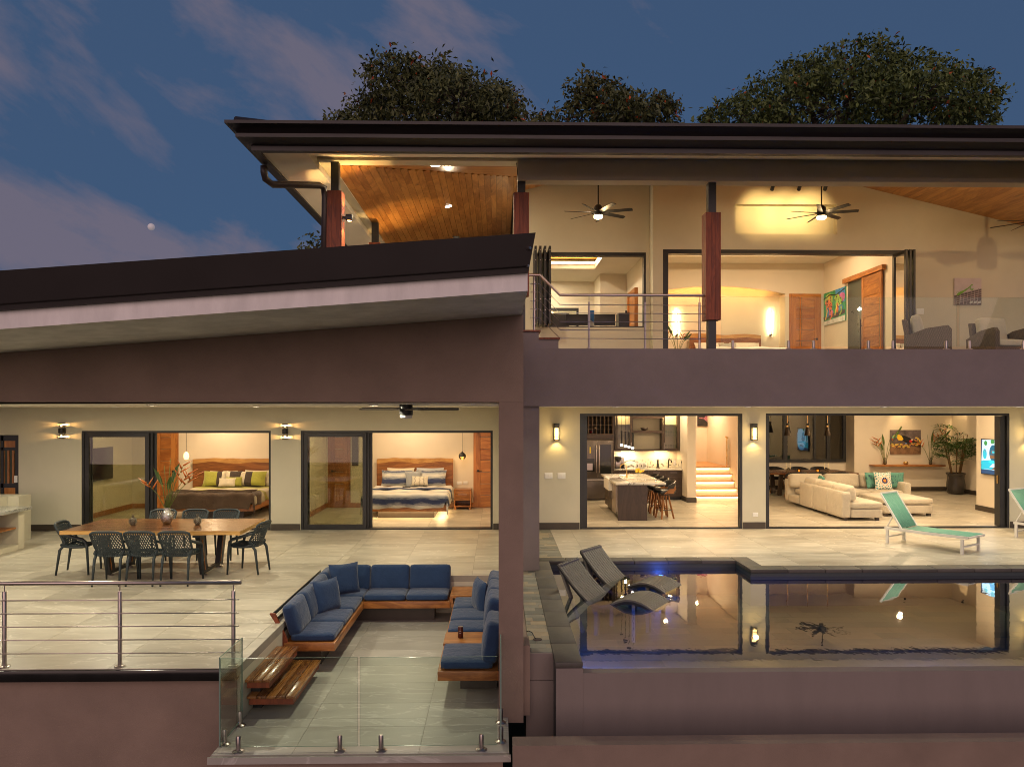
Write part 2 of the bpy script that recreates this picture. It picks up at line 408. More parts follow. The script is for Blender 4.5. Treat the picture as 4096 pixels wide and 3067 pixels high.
m_slabedge = wood('slab_live_edge', (0.33, 0.155, 0.035), (0.62, 0.36, 0.11), 'x', ring=8, rough=0.45)
m_door = wood('cedar_door', (0.26, 0.080, 0.016), (0.52, 0.21, 0.050), 'x', ring=5, rough=0.35, coat=0.2, vary=0.35)
m_doorz = wood('cedar_door_stile', (0.28, 0.090, 0.018), (0.50, 0.20, 0.048), 'z', ring=5, rough=0.35, coat=0.2)
m_head = wood('headboard_slab', (0.13, 0.040, 0.010), (0.33, 0.125, 0.032), 'x', ring=7, rough=0.38, vary=0.15)
m_headedge = wood('headboard_live_edge', (0.36, 0.17, 0.045), (0.58, 0.32, 0.10), 'x', ring=7, rough=0.45)
m_espresso = wood('espresso_cabinet', (0.030, 0.017, 0.011), (0.060, 0.036, 0.024), 'z', ring=12, rough=0.4, knots=False, vary=0.1)
m_espressox = wood('espresso_cabinet_cross', (0.030, 0.017, 0.011), (0.060, 0.036, 0.024), 'x', ring=12, rough=0.4, knots=False, vary=0.1)
m_walnut = wood('walnut_ply', (0.16, 0.058, 0.016), (0.36, 0.15, 0.045), 'z', ring=8, rough=0.4)
m_blue = fabric('navy_cushion', (0.020, 0.046, 0.112))
m_beige = fabric('beige_upholstery', (0.52, 0.46, 0.36), var=0.08)
m_stonefab = fabric('stone_cushion', (0.50, 0.48, 0.42), var=0.06)
m_resin = M('dark_teal_resin', (0.022, 0.034, 0.040), 0.5, var=0.1)
m_marble = marble('white_marble', (0.62, 0.59, 0.52), (0.03, 0.03, 0.03), s=1.5)
m_granite = marble('granite_top', (0.42, 0.42, 0.39), (0.12, 0.12, 0.11), s=2.0)
m_glass = glass('clear_glass', (0.92, 0.965, 0.94), refl=0.38)
m_doorglass = glass('dark_door_glass', (0.74, 0.77, 0.68), refl=1.0)
m_bulb = emis('bulb_warm', (1.0, 0.62, 0.25), 26.0)
m_bulbw = emis('bulb_white', (1.0, 0.93, 0.80), 22.0)
m_led = emis('led_strip_warm', (1.0, 0.66, 0.26), 9.0)
m_leddim = emis('led_strip_soft', (1.0, 0.66, 0.28), 5.0)
m_leaf = M('leaf_green', (0.050, 0.110, 0.020), 0.5, var=0.4, nscale=2.0)
m_stem = M('plant_stem', (0.16, 0.20, 0.05), 0.5, var=0.3)
m_heli = M('orange_bract', (0.62, 0.17, 0.03), 0.5, var=0.35, nscale=8)
# ================================================================== the place
FAC, CEIL, PAR, COL, PIT = 16.21, 2.73, 11.95, 7.70, -0.60
def fx(px, Y=FAC): return P(px, 1643, Y).x
def fz(py, Y=FAC): return P(2048, py, Y).z
def structure(o): o['kind'] = 'structure'; return o
# ------------------------------------------------------------------ ground: one sheet, a slope with the house cut into it
m = MB(); n = 90; ext = 900
def gz(x, y):
    d = math.hypot(x, y)
    z = -4.2
    if y > 26: z += min(9.0, (y - 26) * 0.9) + max(0, min(1, (y - 40) / 200)) * 10
    if y < 4: z -= min(60, (4 - y) * 0.35)
    z += 0.35 * math.sin(x * 0.13) * math.cos(y * 0.11)
    return z
def spread(k): t = 2 * k / n - 1; return math.copysign(abs(t) ** 2.6, t) * ext
xs = [spread(k) for k in range(n + 1)]
vs = [(x, y + 14, gz(x, y + 14)) for y in xs for x in xs]
m.add(vs, [(j * (n + 1) + i, j * (n + 1) + i + 1, (j + 1) * (n + 1) + i + 1, (j + 1) * (n + 1) + i) for j in range(n) for i in range(n)])
structure(m.build('ground', M('hillside_soil', (0.055, 0.060, 0.025), 0.95, var=0.4, nscale=0.4, bs=0.5, bscale=3), smooth='all', base=False))
# ------------------------------------------------------------------ tiled floors
TM = {}
def tile_floor(name, rects, z, tw, td, mat, ox=0.0, oy=0.0, gap=0.0045, base_mat_=None, stagger=0.0, thick=0.012, jitter=0.0, depth=0.10):
    rects = [tuple(r) for r in rects]
    b = MB()
    for (x0, x1, y0, y1) in rects: b.box(x0, x1, y0, y1, z - depth, z - 0.004)
    root = structure(b.build(name, base_mat_ or m_grout, base=False))
    for (x0, x1, y0, y1) in rects:
        j = math.floor((y0 - oy) / td)
        while oy + j * td < y1 - 1e-6:
            off = ox + (stagger * tw * (j % 2) if stagger != 'r' else random.random() * tw)
            i = math.floor((x0 - off) / tw)
            while off + i * tw < x1 - 1e-6:
                a, c = max(x0, off + i * tw), min(x1, off + (i + 1) * tw)
                d, e = max(y0, oy + j * td), min(y1, oy + (j + 1) * td)
                i += 1
                if c - a < 0.03 or e - d < 0.03: continue
                key = (round(c - a, 2), round(e - d, 2), mat.name)
                if key not in TM:
                    q = MB(); hx, hy = (c - a - gap) / 2, (e - d - gap) / 2
                    q.box(-hx, hx, -hy, hy, -thick, 0)
                    me = bpy.data.meshes.new('tile'); me.from_pydata([tuple(v) for v in q.v], [], q.f); me.materials.append(mat); TM[key] = me
                o = link(bpy.data.objects.new('tile', TM[key])); o.parent = root
                o.location = ((a + c) / 2, (d + e) / 2, z + random.uniform(-jitter, jitter))
            j += 1
    return root
PX0, PX1, PY1 = -2.70, 0.02, 11.70          # sunken lounge: left wall, right wall, back wall
tile_floor('terrace_floor', [(-12.6, PX0, 7.53, FAC + 0.12), (PX0, 0.0, PY1, FAC + 0.12)], 0.0, 1.2, 0.6, m_tile, ox=fx(1918), oy=0.11)
tile_floor('sunken_lounge_floor', [(-2.72, 0.10, 6.88, 7.70), (PX0 + 0.002, PX1 - 0.002, 7.70, PY1)], PIT, 1.2, 0.6, m_tile_g, ox=G(1674, 3011, PIT).x, oy=7.50 - 0.6, depth=0.06)
tile_floor('bedroom_floor', [(-10.0, -4.86, FAC + 0.12, 19.95), (-4.72, -0.1, FAC + 0.12, 19.95)], 0.0, 1.2, 0.6, m_tile, ox=fx(1918), oy=0.11)
tile_floor('pool_terrace_floor', [(1.15, 13.6, 13.05, FAC + 0.12), (4.5, 13.6, 12.32, 13.05)], 0.0, 1.2, 0.6, m_tile, ox=0.4, oy=FAC + 0.12)
tile_floor('living_floor', [(0.7, 13.2, FAC + 0.12, 20.3), (0.7, 13.2, 20.3, 24.3), (13.2, 15.0, 18.6, 24.3)], 0.0, 1.2, 0.6, m_tile, ox=0.4, oy=FAC + 0.12)
tile_floor('stone_path', [(0.34, 0.59, 7.95, 12.02), (0.59, 0.69, 11.6, 12.0), (0.70, 1.15, 12.75, FAC)], 0.0, 0.30, 0.15, m_slate, ox=0.02, stagger='r', jitter=0.002)
# ------------------------------------------------------------------ pool
WZ = -0.11
sp = MB()                                     # basin: walls and floor of the pool
sp.box(0.60, 0.862, 7.62, 12.74, -1.6, -0.052); sp.box(0.862, 4.19, 12.745, 13.04, -1.6, -0.052)
sp.box(4.195, 13.6, 12.005, 12.30, -1.6, -0.052); sp.box(4.195, 4.5, 12.30, 13.04, -1.6, -0.052)
sp.box(0.862, 13.6, 7.75, 12.74, -1.6, -0.75)
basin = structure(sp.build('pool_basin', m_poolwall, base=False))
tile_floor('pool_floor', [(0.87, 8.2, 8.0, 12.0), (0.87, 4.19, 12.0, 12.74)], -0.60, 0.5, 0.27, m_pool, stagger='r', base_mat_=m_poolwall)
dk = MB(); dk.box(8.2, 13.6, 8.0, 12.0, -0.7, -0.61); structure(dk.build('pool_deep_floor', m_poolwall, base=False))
mw, t, b = base_mat('pool_water'); t.nodes.remove(b)
v, _ = coords(t, (1, 0.55, 1))
hgt = mth(t, 'ADD', noise(t, v, 3.2, 3, 0.5), mth(t, 'MULTIPLY', noise(t, v, 11.0, 2, 0.5), 0.25))
bn = N(t, 'ShaderNodeBump', i_Strength=0.02, i_Distance=0.05); t.links.new(hgt, bn.inputs['Height'])
fr = N(t, 'ShaderNodeFresnel', i_IOR=1.45); t.links.new(bn.outputs[0], fr.inputs['Normal'])
gl = N(t, 'ShaderNodeBsdfGlossy', i_Roughness=0.012); t.links.new(bn.outputs[0], gl.inputs['Normal'])
tr = N(t, 'ShaderNodeBsdfTransparent'); tr.inputs[0].default_value = (0.55, 0.66, 0.58, 1)
mx = N(t, 'ShaderNodeMixShader'); t.links.new(mth(t, 'MULTIPLY', fr.outputs[0], 2.15, clamp=True), mx.inputs[0])
t.links.new(tr.outputs[0], mx.inputs[1]); t.links.new(gl.outputs[0], mx.inputs[2]); t.links.new(mx.outputs[0], t.nodes['Material Output'].inputs[0])
sw = MB(); sw.quad((0.863, 7.74, WZ), (13.6, 7.74, WZ), (13.6, 12.004, WZ), (0.863, 12.004, WZ)); sw.quad((0.863, 12.004, WZ), (4.189, 12.004, WZ), (4.189, 12.744, WZ), (0.863, 12.744, WZ))
structure(sw.build('pool_water', mw, base=False))
cop = thing('pool_coping', 'dark grey stone coping laid around the pool edge', 'coping', (0.73, 7.62, 0))
def coping(x0, x1, y0, y1, along):
    L = (x1 - x0) if along == 'x' else (y1 - y0); k = max(1, round(L / 0.62))
    for i in range(k):
        a, c = i / k, (i + 1) / k
        q = MB()
        if along == 'x': q.box(x0 + L * a + 0.002, x0 + L * c - 0.002, y0, y1, -0.05, 0.012 + random.uniform(-.001, .001))
        else: q.box(x0, x1, y0 + L * a + 0.002, y0 + L * c - 0.002, -0.05, 0.012 + random.uniform(-.001, .001))
        q.build('coping_stone', m_coping, cop, bevel=0.012, smooth=True)
coping(0.592, 0.885, 7.60, 12.73, 'y'); coping(0.592, 4.19, 12.735, 13.045, 'x')
coping(4.192, 4.497, 12.305, 13.045, 'y'); coping(4.192, 13.6, 11.985, 12.303, 'x')
# ------------------------------------------------------------------ the house
house = thing('house', 'two storey modern taupe house with dark metal roofs and open terraces', 'house', (0, COL, 0))
def hp(name, mat, *boxes, bevel=0.0): return part(house, name, mat, *boxes, bevel=bevel)
def sz(X): return 3.67 + 0.0755 * (X - 0.258)
# lower retaining walls below the terraces
hp('wall', m_taupe, (-12.6, -2.73, 7.60, 7.95, -4.6, -0.125))
hp('slab_edge', m_blackgloss, (-12.6, PX0 - 0.004, 7.505, 7.60, -0.125, -0.008), bevel=0.008)
hp('wall', m_taupe, (-2.66, 0.04, 6.93, 7.30, -4.6, PIT - 0.075)); hp('slab_edge', m_tile_g, (-2.74, 0.115, 6.86, 6.878, PIT - 0.07, PIT - 0.006))
hp('pit_wall', m_cream, (PX0 - 0.18, PX0 - 0.001, 7.62, PY1 + 0.18, PIT - 0.1, -0.016)); hp('pit_wall', m_cream, (PX0, PX1, PY1 + 0.001, PY1 + 0.18, PIT - 0.1, -0.016))
hp('pit_wall', m_taupe, (0.021, 0.335, 8.115, 12.0, PIT - 0.1, -0.016)); hp('wall', m_taupe, (0.10, 0.335, 7.79, 8.112, -0.62, 0.13))
hp('wall', m_stain, (0.30, 0.60, 7.94, 8.3, -4.6, -0.305)); hp('wall', m_stain, (0.335, 0.60, 7.945, 8.2, -0.30, -0.014))
hp('pool_wall', m_stain, (0.888, 13.6, 7.61, 7.745, -4.6, WZ + 0.004)); hp('pool_wall', m_stain, (0.602, 0.886, 7.605, 7.62, -4.6, -0.053))
hp('channel_wall', m_taupe, (0.13, 13.6, 6.76, 6.95, -4.6, -0.47)); hp('channel_floor', m_taupe, (0.05, 13.6, 6.95, 7.62, -1.9, -1.62))
# left wing: column, sloping beam, ceiling, roof
hp('column', m_taupe, (0.0, 0.262, COL, 8.11, -0.66, 2.744))
q = MB(); q.prism([(-12.6, 2.745), (0.262, 2.745), (0.262, sz(0.262) - 0.002), (-12.6, sz(-12.6) - 0.002)], 'y', COL, 8.0); q.build('beam', m_taupe, house)
hp('beam', m_taupe, (0.0, 0.262, 8.115, 11.94, 2.745, 3.55))
hp('ceiling', m_ceil, (-12.6, -0.002, 8.002, FAC - 0.001, CEIL, CEIL + 0.05))
roof = None
def slab_x(name, mat, parent, x0, x1, y0, y1, d0, d1):
    q = MB(); q.add([(x, y, sz(x) + d) for d in (d0, d1) for y in (y0, y1) for x in (x0, x1)], [(0, 2, 3, 1), (4, 5, 7, 6), (0, 1, 5, 4), (2, 6, 7, 3), (0, 4, 6, 2), (1, 3, 7, 5)])
    return q.build(name, mat, parent)
roof = slab_x('roof', m_fascia, house, -12.9, 0.245, 6.16, 11.90, 0.0, 0.155)
slab_x('roof_sheet', m_roofmetal, roof, -12.9, 0.245, 6.30, 11.90, 0.157, 0.30)
q = MB()                                      # metal gutter fascia leaning outwards
prof = [(6.115, 0.150), (6.105, 0.190), (6.075, 0.200), (5.985, 0.452), (6.02, 0.456), (6.06, 0.40), (6.29, 0.38), (6.29, 0.158)]
for (x, ex) in ((-12.95, 0), (0.25, 0.0)):
    q.v += [Vector((x + (0.055 * (p[1] - 0.15) / 0.3 if x > 0 else 0), p[0], sz(x) + p[1])) for p in prof]
k = len(prof); q.f = [(i, (i + 1) % k, k + (i + 1) % k, k + i) for i in range(k)] + [tuple(range(k)), tuple(range(k, 2 * k))]; q.m = [0] * len(q.f)
q.build('gutter_fascia', m_roofmetal, roof, smooth=True)
q = MB(); q.tube([(0.24, 6.03, sz(.24) + .33), (0.262, 6.00, sz(.24) + .33)], 0.012); q.build('screw_cap', m_steel, roof); q = MB(); q.tube([(0.235, 6.09, sz(.24) + .195), (0.25, 6.06, sz(.24) + .195)], 0.010); q.build('screw_cap', m_steel, roof)
# facades -----------------------------------------------------------
D1 = (fx(326), fx(1083), 0.0, fz(1722)); D2 = (fx(1203), fx(1971), 0.0, fz(1722))
GATE = (-12.0, fx(74), 0.0, fz(1738))
KIT = (fx(2319.6), fx(2969.7), 0.0, fz(1654)); LIV = (fx(3063), fx(4038), 0.0, fz(1653))
q = MB(); wall_cells(q, -12.6, -0.0, 0.0, 2.85, FAC, FAC + 0.25, [D1, D2, GATE]); q.build('wall', m_cream, house)
q = MB(); wall_cells(q, 0.675, 13.6, 0.0, 3.4, FAC, FAC + 0.25, [KIT, LIV]); q.build('wall', m_cream, house)
hp('dividing_wall', m_mauve, (0.30, 0.674, 12.02, FAC - 0.001, 0.001, CEIL - 0.002))
hp('dividing_wall', m_cream, (0.001, 0.298, 12.02, FAC - 0.001, 0.001, CEIL - 0.002))
hp('ceiling', m_ceil, (0.30, 13.6, 12.201, FAC - 0.001, CEIL, CEIL + 0.06))
# parapet band of the upper terrace with two raised blocks for the wooden treads
zA, zB, zC = fz(1392.5, PAR), fz(1350, PAR), fz(1320, PAR)
hp('parapet', m_mauve, (-0.6, 13.6, PAR, 12.20, fz(1624, PAR), zA - 0.004))
hp('parapet_step', m_mauve, (-0.6, fx(2155, PAR), PAR + 0.002, 12.20, zA - 0.004, zC - 0.03)); hp('parapet_step', m_mauve, (fx(2155, PAR), fx(2234, PAR), PAR + 0.002, 12.20, zA - 0.004, zB - 0.03))
UF = zA - 0.02                                 # level of the upper terrace floor
hp('upper_floor_slab', m_ceil, (-3.0, 13.6, 12.202, 21.5, 3.42, UF - 0.15)); structure(part(None, 'upper_terrace_floor', m_tile, (-3.0, 13.6, 12.203, 21.5, UF - 0.149, UF)))
for (a, c, zz) in ((fx(2060, PAR), fx(2162, PAR), zC), (fx(2157, PAR), fx(2240, PAR), zB)):
    st = MB(); st.box(a, c, PAR - 0.03, 12.9, zz - 0.028, zz); st.build('tread', m_post, house)
# upper facade: left part set back, right part proud
OFF = (fx(2180, 16.55), fx(2584, 16.55), fz(1308, 16.55), fz(1008, 16.55)); BED = (fx(2652), fx(3632), UF - 0.1, fz(995))
NICHE = (fx(2942), fx(3348), fz(931), fz(812))
q = MB(); wall_cells(q, 0.37, fx(2612) - 0.002, UF - .1, 8.3, 16.55, 16.8, [OFF]); q.build('wall', m_cream, house)
q = MB(); wall_cells(q, fx(2612), 13.6, UF - .1, 8.3, FAC, FAC + 0.30, [BED, NICHE]); q.build('wall', m_cream, house)
q = MB(); q.box(NICHE[0] - .1, NICHE[1] + .1, FAC + 0.16, FAC + 0.22, NICHE[2] - .1, NICHE[3] + .1)
q.build('niche_back', m_cream, house)
q = MB(); q.prism([(fx(2612) - 0.12 * math.sin(k * math.pi / 16), 16.54 - 0.33 * (1 - math.cos(k * math.pi / 16))) for k in range(9)] + [(fx(2612) - 0.001, FAC), (fx(2612) - 0.001, 16.54)], 'z', UF - 0.1, 8.3)
# (soft shadow edge of the proud wall)
hp('side_wall', m_cream, (0.37, 0.55, 16.81, 21.0, UF, 8.2))
# beams and posts of the upper roof
BT = fz(632, PAR)
hp('beam', m_beam_lit, (0.312, 13.6, PAR, 12.20, fz(720, PAR), BT)); hp('beam', m_cream, (-2.98, 0.31, PAR, 12.20, fz(645, PAR), BT))
hp('beam', m_cream, (-2.98, -2.80, 12.202, 22.0, 6.77, 6.95))
posts = thing('roof_post', 'redwood clad steel post at the end of the steel balcony rail', 'post', P(2848, 1392, 12.09), group='wood clad roof posts')
def roof_post(label, pc, clad, core, top, rail_end=False, Y=12.09, w=0.25, cw=0.13, bot=zA):
    X = P(pc, 1643, Y - 0.1).x
    t = thing('roof_post', label, 'post', (X, Y, bot), group='redwood clad posts carrying the upper roof')
    part(t, 'steel_core', m_black, (X - cw / 2, X + cw / 2, Y - cw / 2, Y + cw / 2, bot, top))
    z0, z1 = clad
    for k in range(3):                        # cladding boards on the front, sides and back
        a = X - w / 2 + 0.02 + (w - 0.04) * k / 3; c = a + (w - 0.04) / 3 - 0.002
        part(t, 'board', m_post, (a, c, Y - w / 2, Y - w / 2 + 0.02, z0, z1)); 
    part(t, 'board', m_post, (X - w / 2, X - w / 2 + 0.019, Y - w / 2 + 0.001, Y + w / 2, z0, z1)); part(t, 'board', m_post, (X + w / 2 - 0.019, X + w / 2, Y - w / 2 + 0.001, Y + w / 2, z0, z1))
    part(t, 'board', m_post, (X - w / 2 + 0.02, X + w / 2 - 0.02, Y + w / 2 - 0.02, Y + w / 2, z0, z1))
    part(t, 'end_cap', m_post, (X - w / 2 + 0.02, X + w / 2 - 0.02, Y - w / 2 + 0.02, Y + w / 2 - 0.02, z0 + 0.005, z0 + 0.02)); part(t, 'end_cap', m_post, (X - w / 2 + 0.02, X + w / 2 - 0.02, Y - w / 2 + 0.02, Y + w / 2 - 0.02, z1 - 0.02, z1 - 0.005))
    return t
bpy.data.objects.remove(posts)
zb = fz(720, PAR)
roof_post('redwood clad post at the end of the steel balcony rail', 2852, (fz(1277, 11.97), fz(845, 11.97)), None, zb)
roof_post('redwood clad post standing behind the end of the lower roof', 2086, (fz(1180, 11.97), fz(770, 11.97)), None, zb)
PL = roof_post('redwood clad corner post beside the brown downpipe', 1337, (fz(1250, 11.97), fz(766, 11.97)), None, fz(646, PAR))
PR = roof_post('redwood clad post farther back under the cedar ceiling', 1498, (5.2, fz(972, 15.9)), None, 6.77, Y=16.0, w=0.24, cw=0.14)
roof_post('redwood clad post outside the glass balustrade end', 4290, (fz(1277, 11.97), fz(845, 11.97)), None, zb)
# soffits
q = MB(); q.quad((-3.63, 10.70, 6.47), (13.9, 10.70, 6.47), (13.9, PAR, BT), (-3.63 + 1.25, PAR, BT)); q.build('soffit', m_ceil, house)
q = MB(); q.quad((-3.63, 10.70, 6.47), (-2.98, 11.35, 6.65), (-2.98, 22, 6.65), (-3.63, 22, 6.47)); q.quad((-2.98, 11.35, 6.65), (-2.38, PAR, BT), (-2.98, PAR, BT))
q.quad((-2.98, 11.35, 6.65), (-2.98, 11.35, 6.96), (-2.98, 22, 6.96), (-2.98, 22, 6.65)); q.build('soffit', m_ceil, house)
uroof = None
q = MB(); H0 = [(-3.9, 10.42, 6.80), (14.0, 10.42, 6.80), (14.0, 22.0, 9.9), (7.8, 22.0, 9.9), (-3.9, 22.0, 6.8)]
q.add([(-3.9, 10.42, 6.79), (14.2, 10.42, 6.79), (14.2, 22.3, 9.95), (8.0, 22.3, 9.95), (-3.9, 30, 6.79), (8.0, 30, 9.95)], [(0, 1, 2, 3), (0, 3, 5, 4)])
uroof = q.build('roof', m_roofmetal, house)
prof = [(0.0, 6.465), (0.0, 6.535), (0.06, 6.545), (0.15, 6.60), (0.17, 6.602), (0.17, 6.655), (0.14, 6.66), (0.26, 6.752), (0.285, 6.755), (0.285, 6.80), (0.25, 6.80), (-0.10, 6.80), (-0.10, 6.465)]
q = MB(); k = len(prof)
q.v = [Vector(p) for o, z in prof for p in ((13.95, 10.70 - o, z), (-3.63 - o, 10.70 - o, z), (-3.63 - o, 24, z))]
q.f = [(3 * i + s, 3 * i + s + 1, 3 * ((i + 1) % k) + s + 1, 3 * ((i + 1) % k) + s) for i in range(k) for s in (0, 1)]; q.m = [0] * len(q.f)
q.build('gutter_fascia', m_roofmetal, uroof, smooth=True)
q = MB(); q.tube([(-3.80, 10.55, 6.83), (-3.40, 10.95, 6.93), (-1.2, 13.1, 7.5)], 0.07, 10); q.build('ridge_cap', m_roofmetal, uroof, smooth=True)
# cedar ceilings: planks one by one, laid on three hip planes
HS, HX0, HY0, HZ0 = 0.26, -2.80, 12.22, 6.79
def zl(x, y): return HZ0 + HS * (x - HX0)
def zf(x, y): return HZ0 + HS * (y - HY0)
def zr(x, y): return 7.60 - 0.235 * (x - 8.62)
cw_ = thing('cedar_ceiling', 'cedar plank ceiling over the upper terrace', 'ceiling', (0, 14, 6.8))
def plank(x0, x1, y0, y1, f, mat):
    q = MB(); g = 0.0025
    c = [(x0 + g, y0), (x1 - g, y0), (x1 - g, y1), (x0 + g, y1)] if mat is m_ceilwood else [(x0, y0 + g), (x1, y0 + g), (x1, y1 - g), (x0, y1 - g)]
    q.v = [Vector((a, b_, f(a, b_))) for a, b_ in c] + [Vector((a, b_, f(a, b_) + 0.02)) for a, b_ in c]
    q.f = [(3, 2, 1, 0), (4, 5, 6, 7), (0, 1, 5, 4), (1, 2, 6, 5), (2, 3, 7, 6), (3, 0, 4, 7)]; q.m = [0] * 6
    o = q.build('plank', mat, cw_)
x = HX0
while x < 1.15:
    ys = HY0 + 0.01 + (x + 0.06 - HX0); ye = 21.5 if x < 0.3 else 16.5; y = ys
    first = True
    while y < ye:
        L = random.uniform(0.6, 2.0) if first else random.uniform(1.4, 2.6); first = False
        plank(x, x + 0.125, y, min(ye, y + L) - 0.002, zl, m_ceilwood); y += L
    x += 0.125
y = HY0
while y < 16.15:
    xa = HX0 + (y + 0.06 - HY0); xb = 8.62 - (zf(0, y + 0.06) - 7.60) / 0.235
    plank(xa, min(xb, 13.5), y, y + 0.125, zf, m_ceilwoodx); y += 0.125
x = 7.6
while x < 13.4:
    yb = min(16.2, HY0 + (zr(x + .06, 0) - HZ0) / HS); 
    if yb < 16.1: plank(x, x + 0.125, yb, 16.2, zr, m_ceilwood)
    else: pass
    x += 0.125
q = MB(); q.quad((7.75, 16.2, zr(7.75, 0) + .03), (13.4, 16.2, zr(13.4, 0) + .03), (13.4, 12.25, zr(13.4, 0) + .03), (12.0, 12.25, 6.84)); q.quad((-3, 12.2, 6.80 + .02), (1.3, 16.5, zl(1.3, 0) + .03), (1.3, 22, zl(1.3, 0) + .03), (-3, 22, 6.80))
q.quad((-3, 12.2, 6.83), (13.5, 12.2, 6.83), (13.5, 16.3, 7.9), (1.2, 16.3, 7.9)); q.build('ceiling_backing', m_black, cw_)
# interior shells ----------------------------------------------------
BR = 19.95
hp('wall', m_int, (-10.1, -0.0, BR, BR + 0.15, 0, 2.9)); hp('wall', m_int, (-10.12, -10.0, FAC + 0.251, BR - 0.001, 0, 2.9)); hp('wall', m_int, (-0.1, 0.0, FAC + 0.251, BR - 0.001, 0, 2.9))
hp('partition_wall', m_int, (-4.86, -4.72, FAC + 0.251, BR - 0.001, 0, 2.9)); hp('ceiling', m_ceil, (-10.1, 0.0, FAC + 0.251, BR, 2.90, 2.98))
KB, LB = 22.10, 24.30
hp('wall', m_int, (0.5, 5.46, KB, KB + 0.15, 0, 3.4)); hp('wall', m_int, (5.46, 5.72, 20.9, 24.45, 0, 3.4)); hp('wall', m_int, (5.725, 11.9, LB, LB + 0.15, 0, 3.4))
hp('wall', m_int, (11.75, 15.1, 23.75, LB - 0.001, 0, 3.4)); hp('wall', m_int, (15.0, 15.15, 18.6, 23.749, 0, 3.4)); hp('wall', m_int, (12.8, 13.4, FAC + 0.251, 19.2, 0, 3.4))
hp('wall', m_int, (13.4, 15.15, 18.5, 18.6, 0, 3.4)); hp('wall', m_int, (0.55, 0.70, FAC + 0.251, KB, 0, 3.4)); hp('wall', m_int, (7.02, 7.15, 21.2, LB - 0.001, 0, 3.4))
hp('ceiling', m_ceil, (0.5, 15.2, FAC + 0.251, 24.5, 3.31, 3.40))
UB = 20.2
hp('wall', m_int, (0.56, 3.46, UB + 0.6, UB + 0.75, UF, 7.2)); hp('partition_wall', m_int, (3.46, 3.70, 16.81, UB + 0.6, UF, 7.2))
hp('wall', m_int, (fx(3296, UB), fx(3296, UB) + 0.15, FAC + .301, UB + .6, UF, 7.2))
# office: inner block and ceiling with a glowing tray
hp('wall', m_int, (P(2400, 1200, 19.6).x, 3.459, 19.6, UB + .6, UF, 7.2))
tray = (0.9, P(2385, 1080, 18.6).x, 17.1, 18.9)
q = MB(); zt = fz(1126, UB + .6)
for bx in ((0.56, 0.9, 16.81, UB + .6), (tray[1], 3.46, 16.81, UB + .6), (0.9, tray[1], 16.81, 17.1), (0.9, tray[1], 18.9, UB + .6)): q.box(bx[0], bx[1], bx[2], bx[3], zt, zt + 0.10)
q.build('ceiling', m_ceil, house)
hp('tray_ceiling', m_ceilwoodx, (0.8, tray[1] + .1, 17.0, 19.0, zt + 0.28, zt + 0.32))
hp('led_cove', m_led, (0.9, tray[1], 18.94, 18.98, zt + 0.14, zt + 0.20))
hp('led_cove', m_led, (tray[1] + .02, tray[1] + .06, 17.1, 18.9, zt + 0.14, zt + 0.20))
# master bedroom: ceiling tray, arched recess behind the bed
bx1 = fx(3296, UB)
zt2 = fz(1050, UB)
q = MB()
t0, t1, t2, t3 = 4.2, P(3268, 1040, 19.3).x, 16.9, 19.25
for bx in ((3.70, t0, FAC + .301, UB + .6), (t1, bx1, FAC + .301, UB + .6), (t0, t1, FAC + .301, t2), (t0, t1, t3, UB + .6)): q.box(bx[0], bx[1], bx[2], bx[3], zt2, zt2 + 0.10)
q.build('ceiling', m_ceil, house); hp('tray_ceiling', m_ceil, (t0 - .1, t1 + .1, t2 - .1, t3 + .12, zt2 + 0.25, zt2 + 0.30))
hp('led_cove', m_led, (t0, t1, t3 + 0.03, t3 + 0.08, zt2 + 0.12, zt2 + 0.17))
ax0, ax1 = P(2590, 1200, UB).x, P(3141, 1200, UB).x; zs = fz(1172, UB); ztop = fz(1143, UB)
q = MB(); K = 14; arc = []
for i in range(K + 1):
    s = i / K; arc.append((ax0 + (ax1 - ax0) * s, zs + (ztop - zs) * (1 - (2 * s - 1) ** 2)))
for i in range(K):
    (a, za), (c, zc) = arc[i], arc[i + 1]
    q.quad((a, UB, za), (c, UB, zc), (c, UB, 7.1), (a, UB, 7.1)); q.quad((a, UB, za), (c, UB, zc), (c, UB + 0.03, zc), (a, UB + 0.03, za)); q.quad((a, UB + .03, za), (c, UB + .03, zc), (c, UB + 0.03, zc + .14), (a, UB + 0.03, za + .14)); q.quad((a, UB + .03, za + .14), (c, UB + .03, zc + .14), (c, UB + 0.42, zc + .14), (a, UB + 0.42, za + .14))
q.quad((3.70, UB, UF), (ax0, UB, UF), (ax0, UB, 7.1), (3.70, UB, 7.1)); q.quad((ax1, UB, UF), (bx1, UB, UF), (bx1, UB, 7.1), (ax1, UB, 7.1))
q.quad((ax0, UB, UF), (ax0, UB + .42, UF), (ax0, UB + .42, zs), (ax0, UB, zs)); q.quad((ax1, UB, UF), (ax1, UB + .42, UF), (ax1, UB + .42, zs), (ax1, UB, zs))
q.quad((3.70, UB + .42, UF), (bx1, UB + .42, UF), (bx1, UB + .42, 7.1), (3.70, UB + .42, 7.1)); q.build('wall', m_int, house)
q = MB(); q.tube([(a, UB + 0.05, za + 0.05) for a, za in arc[1:-1]], 0.012, 6); q.build('led_cove', emis('arch_led', (1, .50, .12), 48.0), house)
hp('wall', m_int, (0.3, 10.0, 21.2, 21.4, UF, 8.0))
